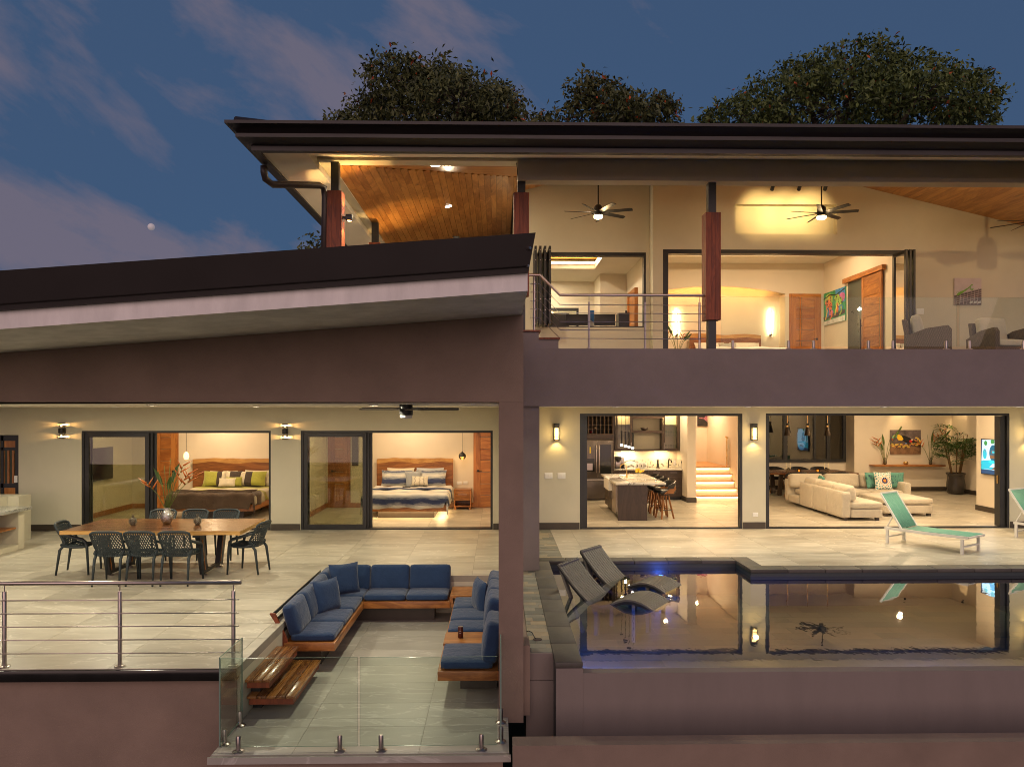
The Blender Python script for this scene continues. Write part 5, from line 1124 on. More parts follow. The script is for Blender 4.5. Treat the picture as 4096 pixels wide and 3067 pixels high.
for z0, z1 in ((.11, .35), (.36, .60), (.61, .86)): part(IS, 'drawer', m_espresso, (2.925, 2.949, 19.32, 19.88, z0, z1)); part(IS, 'handle', m_steel, (2.90, 2.915, 19.5, 19.7, z1 - .05, z1 - .04))
for y in (18.44, 18.87): part(IS, 'door', m_espresso, (2.925, 2.949, y, y + .42, .11, .615)); part(IS, 'handle', m_steel, (2.90, 2.915, y + .2, y + .22, .4, .55))
f = P(2507, 1912, 18.75); f.z = .921; q = MB(); q.lathe([(.028, 0), (.028, .06), (.016, .07)], f, 12)
q.tube([f + Vector((0, 0, .06)), f + Vector((0, 0, .26)), f + Vector((-.02, 0, .32)), f + Vector((-.08, 0, .36)), f + Vector((-.15, 0, .33)), f + Vector((-.175, 0, .24))], .014, 10); q.tube([f + Vector((.02, 0, .08)), f + Vector((.07, -.02, .12))], .007, 6); tag(q.build('island_faucet', m_gold, None, smooth='all'), 'gold gooseneck faucet on the marble island', 'faucet')
c = P(2555, 1906, 19.2); c.z = .921; t = thing('fruit_bowl', 'glass pedestal bowl of lemons and bananas on the island', 'fruit bowl', c); q = MB(); q.lathe([(.05, 0), (.05, .008), (.012, .015), (.012, .05), (.06, .065), (.12, .10), (.117, .10), (.055, .07), (.0001, .06)], c, 18); q.build('bowl', m_glass, t, smooth='all')
m_lemon = M('lemon', (.75, .47, .03), .4, var=.1)
for k, (dx, dy, dz) in enumerate(((-.06, -.03, .12), (.03, -.06, .115), (.07, .02, .12), (-.02, .05, .12), (.0, .0, .175), (-.05, .02, .165))):
    q = MB(); q.lathe([(.0001, -.04), (.022, -.033), (.036, -.012), (.036, .012), (.022, .033), (.0001, .04)], c + Vector((dx, dy, dz)), 10); q.build('lemon', m_lemon, t, smooth='all')
for k in range(3): q = MB(); q.tube([c + Vector((.02 + k * .03, -.08, .11 + .02 * k)), c + Vector((.08 + k * .02, -.05, .13)), c + Vector((.12 + k * .01, .0, .165))], [.012, .018, .01], 7); q.build('banana', m_lemon, t, smooth='all')
m_leather = M('black_leather', (.022, .020, .020), .35, var=.2)
def make_stool(label):
    t = thing('bar_stool', label, 'bar stool', local=True, group='walnut bar stools along the island')
    for k in range(4):
        a = math.pi / 4 + k * math.pi / 2; q = MB(); q.bar((.09 * math.cos(a), .09 * math.sin(a), .575), (.235 * math.cos(a), .235 * math.sin(a), .002), .036, .036); q.build('leg', m_walnut, t)
    q = MB(); q.tube([(.19 * math.cos(k * .2618), .19 * math.sin(k * .2618), .22) for k in range(25)], .009, 6); q.build('foot_ring', m_black, t, smooth='all'); q = MB(); q.lathe([(.11, .575), (.11, .59), (.04, .592), (.04, .61), (.12, .612), (.12, .622)], (0, 0, 0), 18); q.build('swivel', m_black, t)
    q = MB(); q.rbox((0, 0, .665), (.44, .42, .085), r=.04, n=6, puff=.012); q.build('seat', m_leather, t, smooth='all')
    for s in (-1, 1): q = MB(); q.prism([(-.12, .625), (.12, .625), (.2, .74), (.17, .80), (.02, .74)], 'y', s * .215 - .008, s * .215 + .008); q.build('side_panel', m_walnut, t)
    q = MB(); vs = []; n = 16
    for i in range(n + 1):
        a = -1.75 + 3.5 * i / n; r = .235; h0, h1 = .74 + .02 * abs(a) / 1.75, .93 - .10 * (abs(a) / 1.75) ** 2
        for rr in (r, r + .028): vs += [(rr * math.cos(a), rr * math.sin(a), h0), (rr * math.cos(a) + .02, rr * math.sin(a), h1)]
    q.add(vs, [(4 * i + a, 4 * i + b_, 4 * i + 4 + b_, 4 * i + 4 + a) for i in range(n) for a, b_ in ((0, 1), (1, 3), (3, 2), (2, 0))] + [(0, 1, 3, 2), (4 * n, 4 * n + 1, 4 * n + 3, 4 * n + 2)]); q.build('backrest', m_leather, t, smooth=True); return t
st = make_stool('walnut bar stool with black seat at the doorway end of the island'); st.location = (4.10, 17.85, 0); st.rotation_euler = (0, 0, .25)
for y, lb in ((18.5, 'second walnut bar stool along the island from the doorway end'), (19.12, 'third walnut bar stool along the island from the doorway end'), (19.72, 'last walnut bar stool along the island by the rear cabinets')): dup(st, (4.08, y, 0), .1, lb)
for k, (px, pz) in enumerate(((2488, 20.0), (2503, 19.4), (2517.5, 18.87), (2533, 18.33))):
    c = (3.40, pz, 1.715); t = pendant('slim black cylinder pendant over the marble island', c, [(.024, .02), (.024, .385), (.008, .39)], m_blackgloss, 3.31, None, 0, group='cylinder pendants over the island'); q = MB(); q.lathe([(.0001, -.03), (.027, -.03), (.027, .018), (.0001, .019)], c, 14); q.build('bulb', m_bulbw, t); lamp(t, 'SPOT', (3.40, pz, 1.68), 26, WARM2, size=.03, aim=(3.40, pz, 0), spot=110, blend=.8)
KF = 21.45
BC = thing('base_cabinets', 'dark base cabinets with marble counter along the kitchen wall', 'cabinet', (4.4, KB, 0))
part(BC, 'carcass', m_espresso, (3.42, 5.45, KF + .02, KB - .002, .10, .885)); part(BC, 'toe_kick', m_black, (3.42, 5.45, KF + .08, KB - .002, .002, .099)); part(BC, 'countertop', m_marble, (3.42, 5.455, KF - .03, KB - .002, .888, .93), bevel=.005); part(BC, 'backsplash', m_marble, (3.42, 5.455, KB - .022, KB - .003, .932, 1.18)); part(BC, 'backsplash', m_marble, (5.435, 5.458, KF + .05, KB - .023, .932, 1.18))
for k in range(4):
    a = 3.425 + k * .507
    part(BC, 'drawer', m_espressox, (a, a + .50, KF, KF + .019, .70, .88)); part(BC, 'handle', m_steel, (a + .15, a + .35, KF - .02, KF - .008, .815, .825)); part(BC, 'door', m_espresso if k < 2 else m_espressox, (a, a + .50, KF, KF + .019, .41, .695)); part(BC, 'door', m_espresso if k < 2 else m_espressox, (a, a + .50, KF, KF + .019, .105, .405))
UC = thing('wall_cabinets', 'dark wall cabinets with lit glass doors and an open shelf', 'cabinet', (4.4, KB, 1.46)); UY = 21.75; ux = lambda px: P(px, 1643, UY).x; z0, z1 = fz(1804, UY), 2.85
part(UC, 'bottom', m_espressox, (ux(2458), 5.455, UY, KB - .002, z0, z0 + .04)); part(UC, 'side', m_espresso, (ux(2458), ux(2458) + .03, UY, KB - .002, z0 + .041, z1)); part(UC, 'side', m_espresso, (5.43, 5.455, UY, KB - .002, z0 + .041, z1))
for px in (2527, 2648): part(UC, 'side', m_espresso, (ux(px), ux(px) + .03, UY, KB - .002, z0 + .041, z1))
part(UC, 'back', m_cream, (ux(2458) + .03, 5.43, KB - .02, KB - .003, z0 + .041, z1)); part(UC, 'shelf', m_espressox, (ux(2527) + .031, ux(2648), UY + .01, KB - .021, fz(1732, UY), fz(1723, UY))); part(UC, 'top', m_espressox, (ux(2458), 5.455, UY, KB - .002, z1 + .001, z1 + .04)); part(UC, 'shelf', m_espressox, (ux(2527) + .031, ux(2648), UY + .01, KB - .021, fz(1674, UY), fz(1664, UY)))
for (p0, p1, nm) in ((2462, 2527, 0), (2652, 2722, 1)):
    x0, x1 = ux(p0) + .01, min(ux(p1), 5.425); d = part(UC, 'door_frame', m_espresso, (x0, x0 + .05, UY - .022, UY - .002, z0 + .03, z1), (x1 - .05, x1, UY - .022, UY - .002, z0 + .03, z1), (x0 + .05, x1 - .05, UY - .022, UY - .002, z0 + .03, z0 + .08))
    g = MB(); g.quad((x0 + .05, UY - .012, z0 + .08), (x1 - .05, UY - .012, z0 + .08), (x1 - .05, UY - .012, z1), (x0 + .05, UY - .012, z1)); g.build('pane', glass('cabinet_glass_%d' % nm, (.93, .90, .82)), d); part(d, 'handle', m_steel, ((x1 - .03) if nm == 0 else (x0 + .012), (x1 - .018) if nm == 0 else (x0 + .024), UY - .045, UY - .03, z0 + .06, z0 + .26))
    for z in (1.90, 2.23): part(UC, 'glass_shelf', m_gedge, (x0 + .02, x1 - .02, UY + .02, KB - .025, z, z + .008))
    lamp(UC, 'AREA', ((x0 + x1) / 2, UY + .15, 2.75), 12 if nm == 0 else 16, (1, .66, .25) if nm else WARM, size=.12, aim=((x0 + x1) / 2, UY + .2, 0))
    for k in range(5): lamp  # glasses stand on the shelves below
for k in range(5):
    for z in ((1.908, 1.5) if 1 else ()):
        x = ux(2660) + .06 + k * .075; c = (x, UY + .12, z + (.0 if z > 1.6 else z0 + .041 - 1.5)); q = MB(); q.lathe([(.022, 0), (.022, .003), (.004, .006), (.004, .06), (.028, .085), (.028, .15)], c, 10); tag(q.build('wine_glass', m_glass, None, smooth='all'), 'stemmed wine glass inside the lit kitchen cabinet', 'glass', 'wine glasses in the cabinet')
for x in (3.9, 4.9): part(UC, 'under_light', m_led, (x - .2, x + .2, UY + .10, UY + .13, z0 - .008, z0 - .001)); lamp(UC, 'AREA', (x, UY + .14, z0 - .012), 13, WARM if x > 4 else WARM2, size=.5, size_y=.05, shape='RECTANGLE', aim=(x, UY + .22, 0))
FR = thing('refrigerator', 'dark stainless french door refrigerator with glass panel and dispenser', 'refrigerator', (2.92, 21.5, 0)); m_fr = M('dark_stainless', (.13, .11, .10), .35, metal=.85, var=.06, nscale=14); fy = 21.42; m_frg = M('fridge_glass', (.02, .022, .02), .08)
xa, xb, xm = 2.47, 3.38, P(2391.5, 1643, fy).x; zsplit = .66
part(FR, 'body', m_fr, (xa, xb, fy + .06, 22.05, .03, 1.79)); part(FR, 'door', m_fr, (xa, xm - .003, fy, fy + .058, zsplit + .006, 1.79), bevel=.006); rd = part(FR, 'door', m_fr, (xm + .003, xb, fy, fy + .058, zsplit + .006, 1.79), bevel=.006); part(FR, 'drawer', m_fr, (xa, xb, fy, fy + .058, .06, zsplit - .004), bevel=.006); part(rd, 'glass_panel', m_frg, (xm + .07, xb - .05, fy - .004, fy - .001, .80, 1.66))
for x in (xm - .055, xm + .03): part(FR, 'handle', m_steel, (x, x + .025, fy - .055, fy - .03, .82, 1.64), bevel=.006)
part(FR, 'handle', m_steel, (xa + .08, xb - .08, fy - .055, fy - .03, zsplit - .075, zsplit - .05), bevel=.006); part(FR, 'dispenser', m_frg, (xa + .06, xm - .10, fy - .004, fy - .001, .86, 1.24)); part(FR, 'dispenser_tray', m_steel, (xa + .10, xm - .16, fy - .02, fy - .005, .90, 1.10)); part(FR, 'energy_label', M('yellow_sticker', (.85, .66, .02), .6), (xa + .22, xm - .21, fy - .0035, fy - .0012, 1.40, 1.58))
q = MB(); q.lathe([(.0001, 0), (.013, 0)], (0, 0, 0), 12); lv = q.v; ms = MB()
for dx in (.0, .035): ms.add([(xb - .12 + dx + .011 * math.cos(k * .524), fy - .002, 1.735 + .011 * math.sin(k * .524)) for k in range(12)], [tuple(range(12))])
ms.build('badge', m_steel, rd)
WR = thing('wine_rack', 'dark wooden wine rack of square cells above the refrigerator', 'wine rack', (2.92, 21.7, 1.82)); m_rack = M('rack_wood', (.16, .10, .06), .5); rx0, rx1, rz0, rz1 = 2.40, 3.38, fz(1736, 21.45), 2.80
part(WR, 'panel', m_espressox, (2.36, 3.40, 21.45, 22.08, 1.81, rz0 - .005)); part(WR, 'side', m_espresso, (3.385, 3.415, 21.42, 22.08, .002, 2.85)); part(WR, 'back', m_espresso, (2.36, 3.38, 21.85, 21.88, rz0, rz1))
k = 0; x = rx1
while x > rx0: part(WR, 'upright', m_rack, (x - .012, x, 21.47, 21.849, rz0, rz1)); x -= .118
z = rz0
while z < rz1: part(WR, 'divider', m_rack, (rx0, rx1, 21.475, 21.848, z, z + .012)); z += .132
for (px, py, col) in ((2381, 1710, (.6, .45, .3)), (2367, 1728.5, (.5, .01, .015))):
    c = P(px, py, 21.5); q = MB(); q.tube([(c.x, 21.49, c.z), (c.x, 21.55, c.z), (c.x, 21.62, c.z), (c.x, 21.8, c.z)], [.014, .014, .035, .035], 10); tag(q.build('wine_bottle', M('bottle_%d' % px, col, .25), None, smooth=True), 'pale capped wine bottle lying in the rack' if px == 2381 else 'red capped wine bottle lying in the rack', 'bottle')
# things on the rear counter and shelf
def cpx(px, Y=KF + .3): return P(px, 1643, Y).x
x = cpx(2478); t = thing('coffee_machine', 'stainless espresso and drip coffee machine on the kitchen counter', 'coffee machine', (x, KF + .3, .93)); part(t, 'body', m_steel, (x - .13, x + .03, KF + .22, KF + .50, .935, 1.17), bevel=.01); part(t, 'top', m_black, (x - .13, x + .02, KF + .18, KF + .48, 1.172, 1.28), bevel=.01); q = MB(); q.lathe([(.05, 0), (.055, .06), (.045, .12)], (x - .06, KF + .2, 1.12), 14); q.build('portafilter', m_blackgloss, t, smooth=True); part(t, 'tank', m_steel, (x + .04, x + .13, KF + .25, KF + .48, .935, 1.27), bevel=.01); part(t, 'tray', m_black, (x - .13, x + .13, KF + .12, KF + .24, .931, .965)); q = MB(); q.lathe([(.045, 0), (.055, .05), (.05, .1), (.04, .12)], (x + .085, KF + .2, .966), 14); q.build('carafe', m_blackgloss, t, smooth=True)
for k, px in enumerate((2549, 2564, 2579)):
    x = cpx(px); t = thing('canister', 'white canister with oval window on the kitchen counter', 'canister', (x, KF + .3, .931), group='white canisters'); q = MB(); q.lathe([(.05, 0), (.053, .005), (.053, .15), (.045, .165), (.0001, .166)], (x, KF + .3, .931), 18); q.build('jar', m_plastic, t, smooth=True)
    q = MB(); q.add([(x + .016 * math.cos(a * .524), KF + .3 - .0535, 1.0 + .035 * math.sin(a * .524)) for a in range(12)], [tuple(range(12))]); q.build('window', m_base, t)
x = cpx(2631); q = MB(); q.lathe([(.06, 0), (.06, .015), (.035, .03), (.035, .12), (.028, .13), (.03, .24), (.02, .25)], (x, KF + .3, .931), 16); tag(q.build('coffee_grinder', m_blackgloss, None, smooth=True), 'black electric grinder on the kitchen counter', 'grinder')
x = cpx(2678); q = MB(); b0 = Vector((x, KF + .45, .931)); q.tube([b0, b0 + Vector((0, 0, .2)), b0 + Vector((.01, -.03, .25)), b0 + Vector((.03, -.10, .27)), b0 + Vector((.05, -.16, .22)), b0 + Vector((.055, -.17, .16))], [.02, .018, .016, .016, .018, .02], 10); q.tube([b0 + Vector((0, 0, .07)), b0 + Vector((.09, 0, .08))], .01, 6); tag(q.build('counter_faucet', m_blackgloss, None, smooth='all'), 'black gooseneck faucet on the rear kitchen counter', 'faucet')
c = P(2577, 1722, 21.95); c.z = fz(1723, UY) + .002; q = MB(); q.lathe([(.04, 0), (.09, .03), (.12, .085), (.113, .085), (.08, .035), (.0001, .012)], c, 20); tag(q.build('wooden_bowl', m_base, None, smooth='all'), 'dark carved bowl on the open kitchen shelf', 'bowl')
# stairs with lit nosings
SS = thing('staircase', 'five wooden steps with glowing strips under each nosing', 'staircase', (6.4, 21.2, 0)); sx0, sx1 = 5.73, 7.01; rz_ = .19
for k in range(1, 6):
    yn = 20.97 + .215 * (k - 1); ye = yn + .245 if k < 5 else LB - .002
    part(SS, 'tread', m_ceilwoodx, (sx0, sx1, yn, ye, rz_ * k - .035, rz_ * k)); part(SS, 'riser', m_int, (sx0, sx1, yn + .035, yn + .06, rz_ * (k - 1) + .001, rz_ * k - .036)); part(SS, 'led_strip', m_led, (sx0 + .01, sx1 - .01, yn + .02, yn + .03, rz_ * k - .048, rz_ * k - .037)); lamp(SS, 'AREA', ((sx0 + sx1) / 2, yn + .02, rz_ * k - .05), 2.6, WARM, size=1.2, size_y=.02, shape='RECTANGLE', aim=((sx0 + sx1) / 2, yn + .03, 0))
t = thing('stair_rail', 'brass post with etched glass panel at the stair head', 'railing', (6.9, 22.0, .95)); q = MB(); c = P(2907, 1857, 22.0); q.tube([(c.x, 22, .95), (c.x, 22, 1.85)], .02, 8); q.build('post', m_gold, t); q = MB(); q.tube([(c.x - .05, 22, 1.86), (7.0, 22, 1.83)], .022, 8); q.build('handrail', m_gold, t); part(t, 'pane', glass('etched_glass', (.72, .70, .58), rough=.3), (c.x + .05, 6.99, 22.0, 22.012, 1.0, 1.76))
def canvas(label, x0, x1, z0, z1, y, mat, prints, name='wall_picture', face=1, d=.03, axis='y'):
    """canvas print: board plus flat printed shapes given in 0..1 picture coordinates"""
    def pt(u, v, o): return (x0 + u * (x1 - x0), y - o, z0 + v * (z1 - z0)) if axis == 'y' else (y - o, x0 + u * (x1 - x0), z0 + v * (z1 - z0))
    c = Vector(pt(.5, 0, 0)); t = thing(name, label, 'picture', c); q = MB(); q.add([pt(u, v, o) for o in (0.002, d) for v in (0, 1) for u in (0, 1)], [(0, 2, 3, 1), (4, 5, 7, 6), (0, 1, 5, 4), (2, 6, 7, 3), (0, 4, 6, 2), (1, 3, 7, 5)]); q.build('canvas', mat, t)
    mats = []; q = MB()
    for i, (m_, poly) in enumerate(prints):
        if m_ not in mats: mats.append(m_)
        q.cur = mats.index(m_); poly = [(min(1, max(0, a)), min(1, max(0, b_))) for a, b_ in poly]; q.add([pt(a, b_, d + .0012 + .0006 * i) for a, b_ in poly], [tuple(range(len(poly)))])
    if prints:
        o = q.build('print', mats, t); o['kind'] = 'stuff'
    return t
def ell(cx, cy, rx, ry, n=18, rot=0): return [(cx + rx * math.cos(2 * math.pi * k / n) * math.cos(rot) - ry * math.sin(2 * math.pi * k / n) * math.sin(rot), cy + rx * math.cos(2 * math.pi * k / n) * math.sin(rot) + ry * math.sin(2 * math.pi * k / n) * math.cos(rot)) for k in range(n)]
IK = {}
def ink(c, var=.1, ns=6):
    k = (c, var)
    if k not in IK: IK[k] = M('ink_%d' % len(IK), c, .6, var=var, nscale=ns)
    return IK[k]
def stroke(pts, w):
    """ribbon polygon along a polyline"""
    L = []; R = []
    for i, p in enumerate(pts):
        a, b_ = pts[max(0, i - 1)], pts[min(len(pts) - 1, i + 1)]; dx, dy = b_[0] - a[0], b_[1] - a[1]; l = math.hypot(dx, dy) or 1; ww = w if not isinstance(w, (list, tuple)) else w[i]; L.append((p[0] - dy / l * ww, p[1] + dx / l * ww)); R.append((p[0] + dy / l * ww, p[1] - dx / l * ww))
    return L + R[::-1]
rp = random.Random(5)
blk = ink((.012, .010, .012)); pic = [(ink((.30, .10, .14), .5), [(0, .35), (1, .35), (1, 1), (0, 1)])] + [(blk, ell(rp.uniform(.0, .32) if k < 9 else rp.uniform(.62, 1), rp.uniform(.25, .75), .07, .13, 9, rp.uniform(0, 3))) for k in range(18)] + [(blk, [(0, 0), (1, 0), (1, .35), (.7, .4), (.5, .2), (.3, .45), (0, .5)])]
canvas('dark sunset photograph hung above the stairs', P(2788, 1643, LB).x, P(2872, 1643, LB).x, fz(1704, LB), fz(1640, LB), LB - .01, ink((.20, .12, .14)), pic)
for x, y in ((1.8, 17.25), (4.6, 17.25), (4.9, 21.2), (6.35, 23.2)): downlight('round downlight in the kitchen ceiling', x, y, 3.31, 58, WARM2)
# ================================================================== living room
m_nightglass = glass('night_window_glass', (.35, .36, .34), refl=3.2)
WN = thing('living_window', 'dark framed night window behind the indoor dining table', 'window', (10, LB, .92)); wx = lambda px: P(px, 1643, LB - .03).x
zb0, zb1 = fz(1849, LB), 2.78; x0, x1 = 8.2, wx(3382)
part(WN, 'frame', m_black, (x0, x1, LB - .07, LB - .002, zb0, zb0 + .10), (x0, x1, LB - .07, LB - .002, zb1 - .1, zb1), (x1 - .09, x1, LB - .07, LB - .002, zb0 + .1, zb1 - .1), (x0, x0 + .09, LB - .07, LB - .002, zb0 + .1, zb1 - .1))
for px, w_ in ((3140, .14), (3257, .075), (3312, .12)): part(WN, 'mullion', m_black, (wx(px) - w_ / 2, wx(px) + w_ / 2, LB - .075, LB - .002, zb0 + .1, zb1 - .1))
xs_ = [x0 + .09, wx(3140), wx(3257), wx(3312), x1 - .09]
for a, b_ in zip(xs_, xs_[1:]):
    q = MB(); q.quad((a, LB - .03, zb0 + .1), (b_, LB - .03, zb0 + .1), (b_, LB - .03, zb1 - .1), (a, LB - .03, zb1 - .1)); q.build('pane', m_nightglass, WN)
part(WN, 'night_backing', m_black, (x0 + .05, x1 - .05, LB - .006, LB - .002, zb0 + .05, zb1 - .05))
t = thing('indoor_table', 'walnut slab dining table under the cone pendants', 'table', (9.8, 22.7, 0)); q = MB(); q.prism([(8.3 + 2.72 * i / 16, 22.02 + .02 * math.sin(i * 1.1)) for i in range(17)] + [(11.05 - .15 * k, 22.3 + 1.05 * k) for k in (0, 1)] + [(10.9 - 2.6 * i / 16, 23.38 + .02 * math.sin(i * .9)) for i in range(17)], 'z', .70, .75); q.build('tabletop', m_slab, t)
for X in (8.75, 9.25, 10.6): q = MB(); q.bar((X, 22.3, .698), (X, 22.45, .03), .09, .12, up=(1, 0, 0)); q.build('leg', m_espresso, t); q = MB(); q.bar((X, 23.1, .698), (X, 22.95, .03), .09, .12, up=(1, 0, 0)); q.build('leg', m_espresso, t)
m_charc = fabric('charcoal_seat', (.030, .028, .027))
def make_tub(label):
    t = thing('tub_chair', label, 'chair', local=True, group='walnut tub chairs around the indoor table')
    for sx in (-1, 1):
        for sy in (-1, 1): q = MB(); q.bar((sx * .17, sy * .15, .42), (sx * .25, sy * .24, .002), .04, .028); q.build('leg', m_walnut, t)
        q = MB(); q.tube([(sx * .22, .14, .42), (sx * .27, .10, .50), (sx * .29, -.02, .60), (sx * .29, -.12, .66)], .022, 7); q.build('arm', m_walnut, t, smooth='all')
    q = MB(); q.rbox((0, 0, .455), (.48, .46, .08), r=.035, n=5, puff=.01); q.build('seat', m_charc, t, smooth='all'); q = MB(); vs = []; n = 14
    for i in range(n + 1):
        a = math.pi + .12 + (math.pi - .24) * i / n; k = abs(i / n * 2 - 1); h0, h1 = .58 + .04 * k, .82 - .10 * k ** 2
        for rr in (.27, .31): vs += [(rr * math.cos(a) * 1.05, rr * math.sin(a) * .85, h0), (rr * math.cos(a) * 1.08, rr * math.sin(a) * .9, h1)]
    q.add(vs, [(4 * i + a, 4 * i + b_, 4 * i + 4 + b_, 4 * i + 4 + a) for i in range(n) for a, b_ in ((0, 1), (1, 3), (3, 2), (2, 0))] + [(0, 1, 3, 2), (4 * n, 4 * n + 1, 4 * n + 3, 4 * n + 2)]); q.build('backrest', m_charc, t, smooth=True); return t
tc_ = make_tub('charcoal tub chair with walnut legs on the sofa side of the indoor table'); tc_.location = (9.03, 21.9, 0)
for x in (9.66, 10.32): dup(tc_, (x, 21.9, 0), 0)
for x in (9.05, 9.85, 10.55): dup(tc_, (x, 23.55, 0), math.pi, 'charcoal tub chair with walnut legs on the window side of the indoor table')
m_crystal = glass('crystal', (.92, .90, .84), refl=2.5); m_wax = M('candle_wax', (.72, .62, .38), .5, emit=(1, .7, .3), es=.25)
for px, lb in ((3153, 'crystal star candle holder with two tapers beside the kitchen end'), (3307, 'crystal star candle holder with two tapers beside the sofa end')):
    c = P(px, 1880, 22.55); c.z = .751; t = thing('candle_holder', lb, 'candle holder', c)
    for s in (-1, 1):
        q = MB(); q.lathe([(.03, 0), (.02, .02), (.03, .06), (.018, .09)], c + Vector((s * .06, 0, 0)), 6); q.build('crystal', m_crystal, t); q = MB(); q.lathe([(.011, .085), (.010, .28), (.002, .285)], c + Vector((s * .065, 0, 0)), 8); q.build('taper', m_wax, t)
    q = MB(); q.lathe([(.0001, .0), (.06, .03), (.0001, .14)], c, 5); q.build('star', m_crystal, t)
for px, lb in ((3196, 'amber glass candle jar on the table, nearer the kitchen'), (3271, 'amber glass candle jar on the table, nearer the sofa')):
    c = P(px, 1885, 22.4); c.z = .751; t = thing('candle_jar', lb, 'candle', c); q = MB(); q.lathe([(.05, 0), (.055, .10), (.051, .10), (.047, .01)], c, 14); q.build('jar', m_amber, t, smooth=True); q = MB(); q.lathe([(.045, .012), (.047, .06), (.0001, .06)], c, 14); q.build('wax', M('lit_wax', (.8, .55, .2), .5, emit=(1, .6, .15), es=1.2), t)
for k, (px, lb) in enumerate(((3149, 'dark cone pendant nearest the kitchen over the indoor table'), (3230, 'dark cone pendant in the middle over the indoor table'), (3310, 'dark cone pendant nearest the sofa over the indoor table'))):
    c = P(px, 1742, 22.7); t = thing('cone_pendant', lb, 'pendant', c); q = MB(); q.lathe([(.105, 0), (.045, .27), (.04, .275)], c, 20); q.build('shade', M('bronze_cone', (.05, .035, .025), .35, metal=.6), t, smooth=True); q = MB(); q.lathe([(.041, .275), (.041, .325)], c, 18); q.build('band', m_gold, t); q = MB(); q.lathe([(.035, .326), (.05, .395), (.0001, .40)], c, 18); q.build('top', m_black, t); q = MB(); q.tube([c + Vector((0, 0, .395)), Vector((c.x, c.y, 3.30))], .012, 8); q.build('stem', m_gold, t); lamp(t, 'SPOT', c + Vector((0, 0, .05)), 16, WARM2, size=.03, aim=c - Vector((0, 0, 1)), spot=75, blend=.6)
# sectional sofa
S = thing('sectional_sofa', 'large beige U-shaped sectional sofa with chaise in the living room', 'sofa', (9.7, 19, 0)); sb, se, sy0, sy1 = 8.27, 11.45, 17.30, 20.85
def soft(name, x0, x1, y0, y1, z0, z1, r=.05, puff=.012, mat=None, axis=2, rot=None):
    q = MB(); q.rbox(((x0 + x1) / 2, (y0 + y1) / 2, (z0 + z1) / 2), (x1 - x0 - .006, y1 - y0 - .006, z1 - z0), r=r, n=8, puff=puff, axis=axis, rot=rot); return q.build(name, mat or m_beige, S, smooth='all')
ym = [17.32, 18.15, 18.98, 19.82]
for a, b_ in zip(ym, ym[1:]):
    soft('back_panel', sb, sb + .22, a, b_, .07, .70, r=.03, puff=0); soft('base', sb + .222, sb + 1.0, a, b_, .07, .28, r=.03, puff=0); soft('seat_cushion', sb + .20, sb + 1.02, a, b_, .285, .45, r=.06); soft('back_cushion', sb + .12, sb + .38, a + .02, b_ - .02, .46, .84, r=.09, puff=.03, axis=0, rot=Ry(-.16))
    for sx in (sb + .12, sb + .9): part(S, 'foot', m_base, (sx - .04, sx + .04, a + .06, a + .14, .002, .069))
xm_ = [sb, 9.28, 10.3, 11.2]
for a, b_ in zip(xm_, xm_[1:]):
    soft('back_panel', a, b_, sy1 - .22, sy1, .07, .70, r=.03, puff=0); soft('base', max(a, sb + .0), b_, 19.84, sy1 - .222, .07, .28, r=.03, puff=0); soft('back_cushion', a + .02, b_ - .02, sy1 - .40, sy1 - .12, .46, .86, r=.09, puff=.03, axis=1, rot=Rx(-.14))
    if a > sb: soft('seat_cushion', a, b_, 19.83, sy1 - .2, .285, .45, r=.06)
soft('seat_cushion', sb + .2, 9.28, 19.83, sy1 - .2, .285, .45, r=.06); soft('arm', 11.205, 11.42, 19.83, sy1, .07, .66, r=.05, puff=0)
soft('ottoman_base', 9.66, 10.92, 18.02, 19.3, .07, .29, r=.03, puff=0); soft('ottoman_cushion', 9.65, 10.93, 18.0, 19.31, .295, .46, r=.06, puff=.02)
for x, y in ((9.74, 18.1), (10.84, 18.1), (10.84, 19.2)): part(S, 'foot', m_base, (x - .04, x + .04, y - .04, y + .04, .002, .069))
def mosaic(name):
    m, t, b = base_mat(name); c = N(t, 'ShaderNodeTexCoord'); sp_ = N(t, 'ShaderNodeSeparateXYZ'); t.links.new(c.outputs['Object'], sp_.inputs[0]); X, Z = sp_.outputs[0], mth(t, 'SUBTRACT', sp_.outputs[2], .24)
    r = mth(t, 'SQRT', mth(t, 'ADD', mth(t, 'MULTIPLY', X, X), mth(t, 'MULTIPLY', Z, Z))); th = mth(t, 'ARCTAN2', Z, X); pet = mth(t, 'COSINE', mth(t, 'MULTIPLY', th, 8.0)); rr = mth(t, 'MULTIPLY', r, mth(t, 'MULTIPLY_ADD', pet, .14, 1.0))
    rp_ = ramp(t, [(.0, (.75, .28, .03)), (.16, (.75, .28, .03)), (.18, (.02, .03, .12)), (.36, (.03, .04, .16)), (.38, (.75, .72, .62)), (.50, (.75, .72, .62)), (.52, (.70, .25, .06)), (.56, (.70, .25, .06)), (.58, (.75, .72, .62)), (1.0, (.75, .72, .62))], 'CONSTANT'); t.links.new(mth(t, 'MULTIPLY', rr, 4.6), rp_.inputs[0])
    wv = mth(t, 'MULTIPLY', mth(t, 'SINE', mth(t, 'MULTIPLY', r, 80.0)), mth(t, 'COSINE', mth(t, 'MULTIPLY', th, 12.0))); f = mth(t, 'MULTIPLY', mth(t, 'GREATER_THAN', wv, .35), mth(t, 'GREATER_THAN', r, .145)); t.links.new(mixc(t, f, rp_.outputs[0], (.10, .30, .32)), b.inputs['Base Color']); b.inputs['Roughness'].default_value = .85; return m
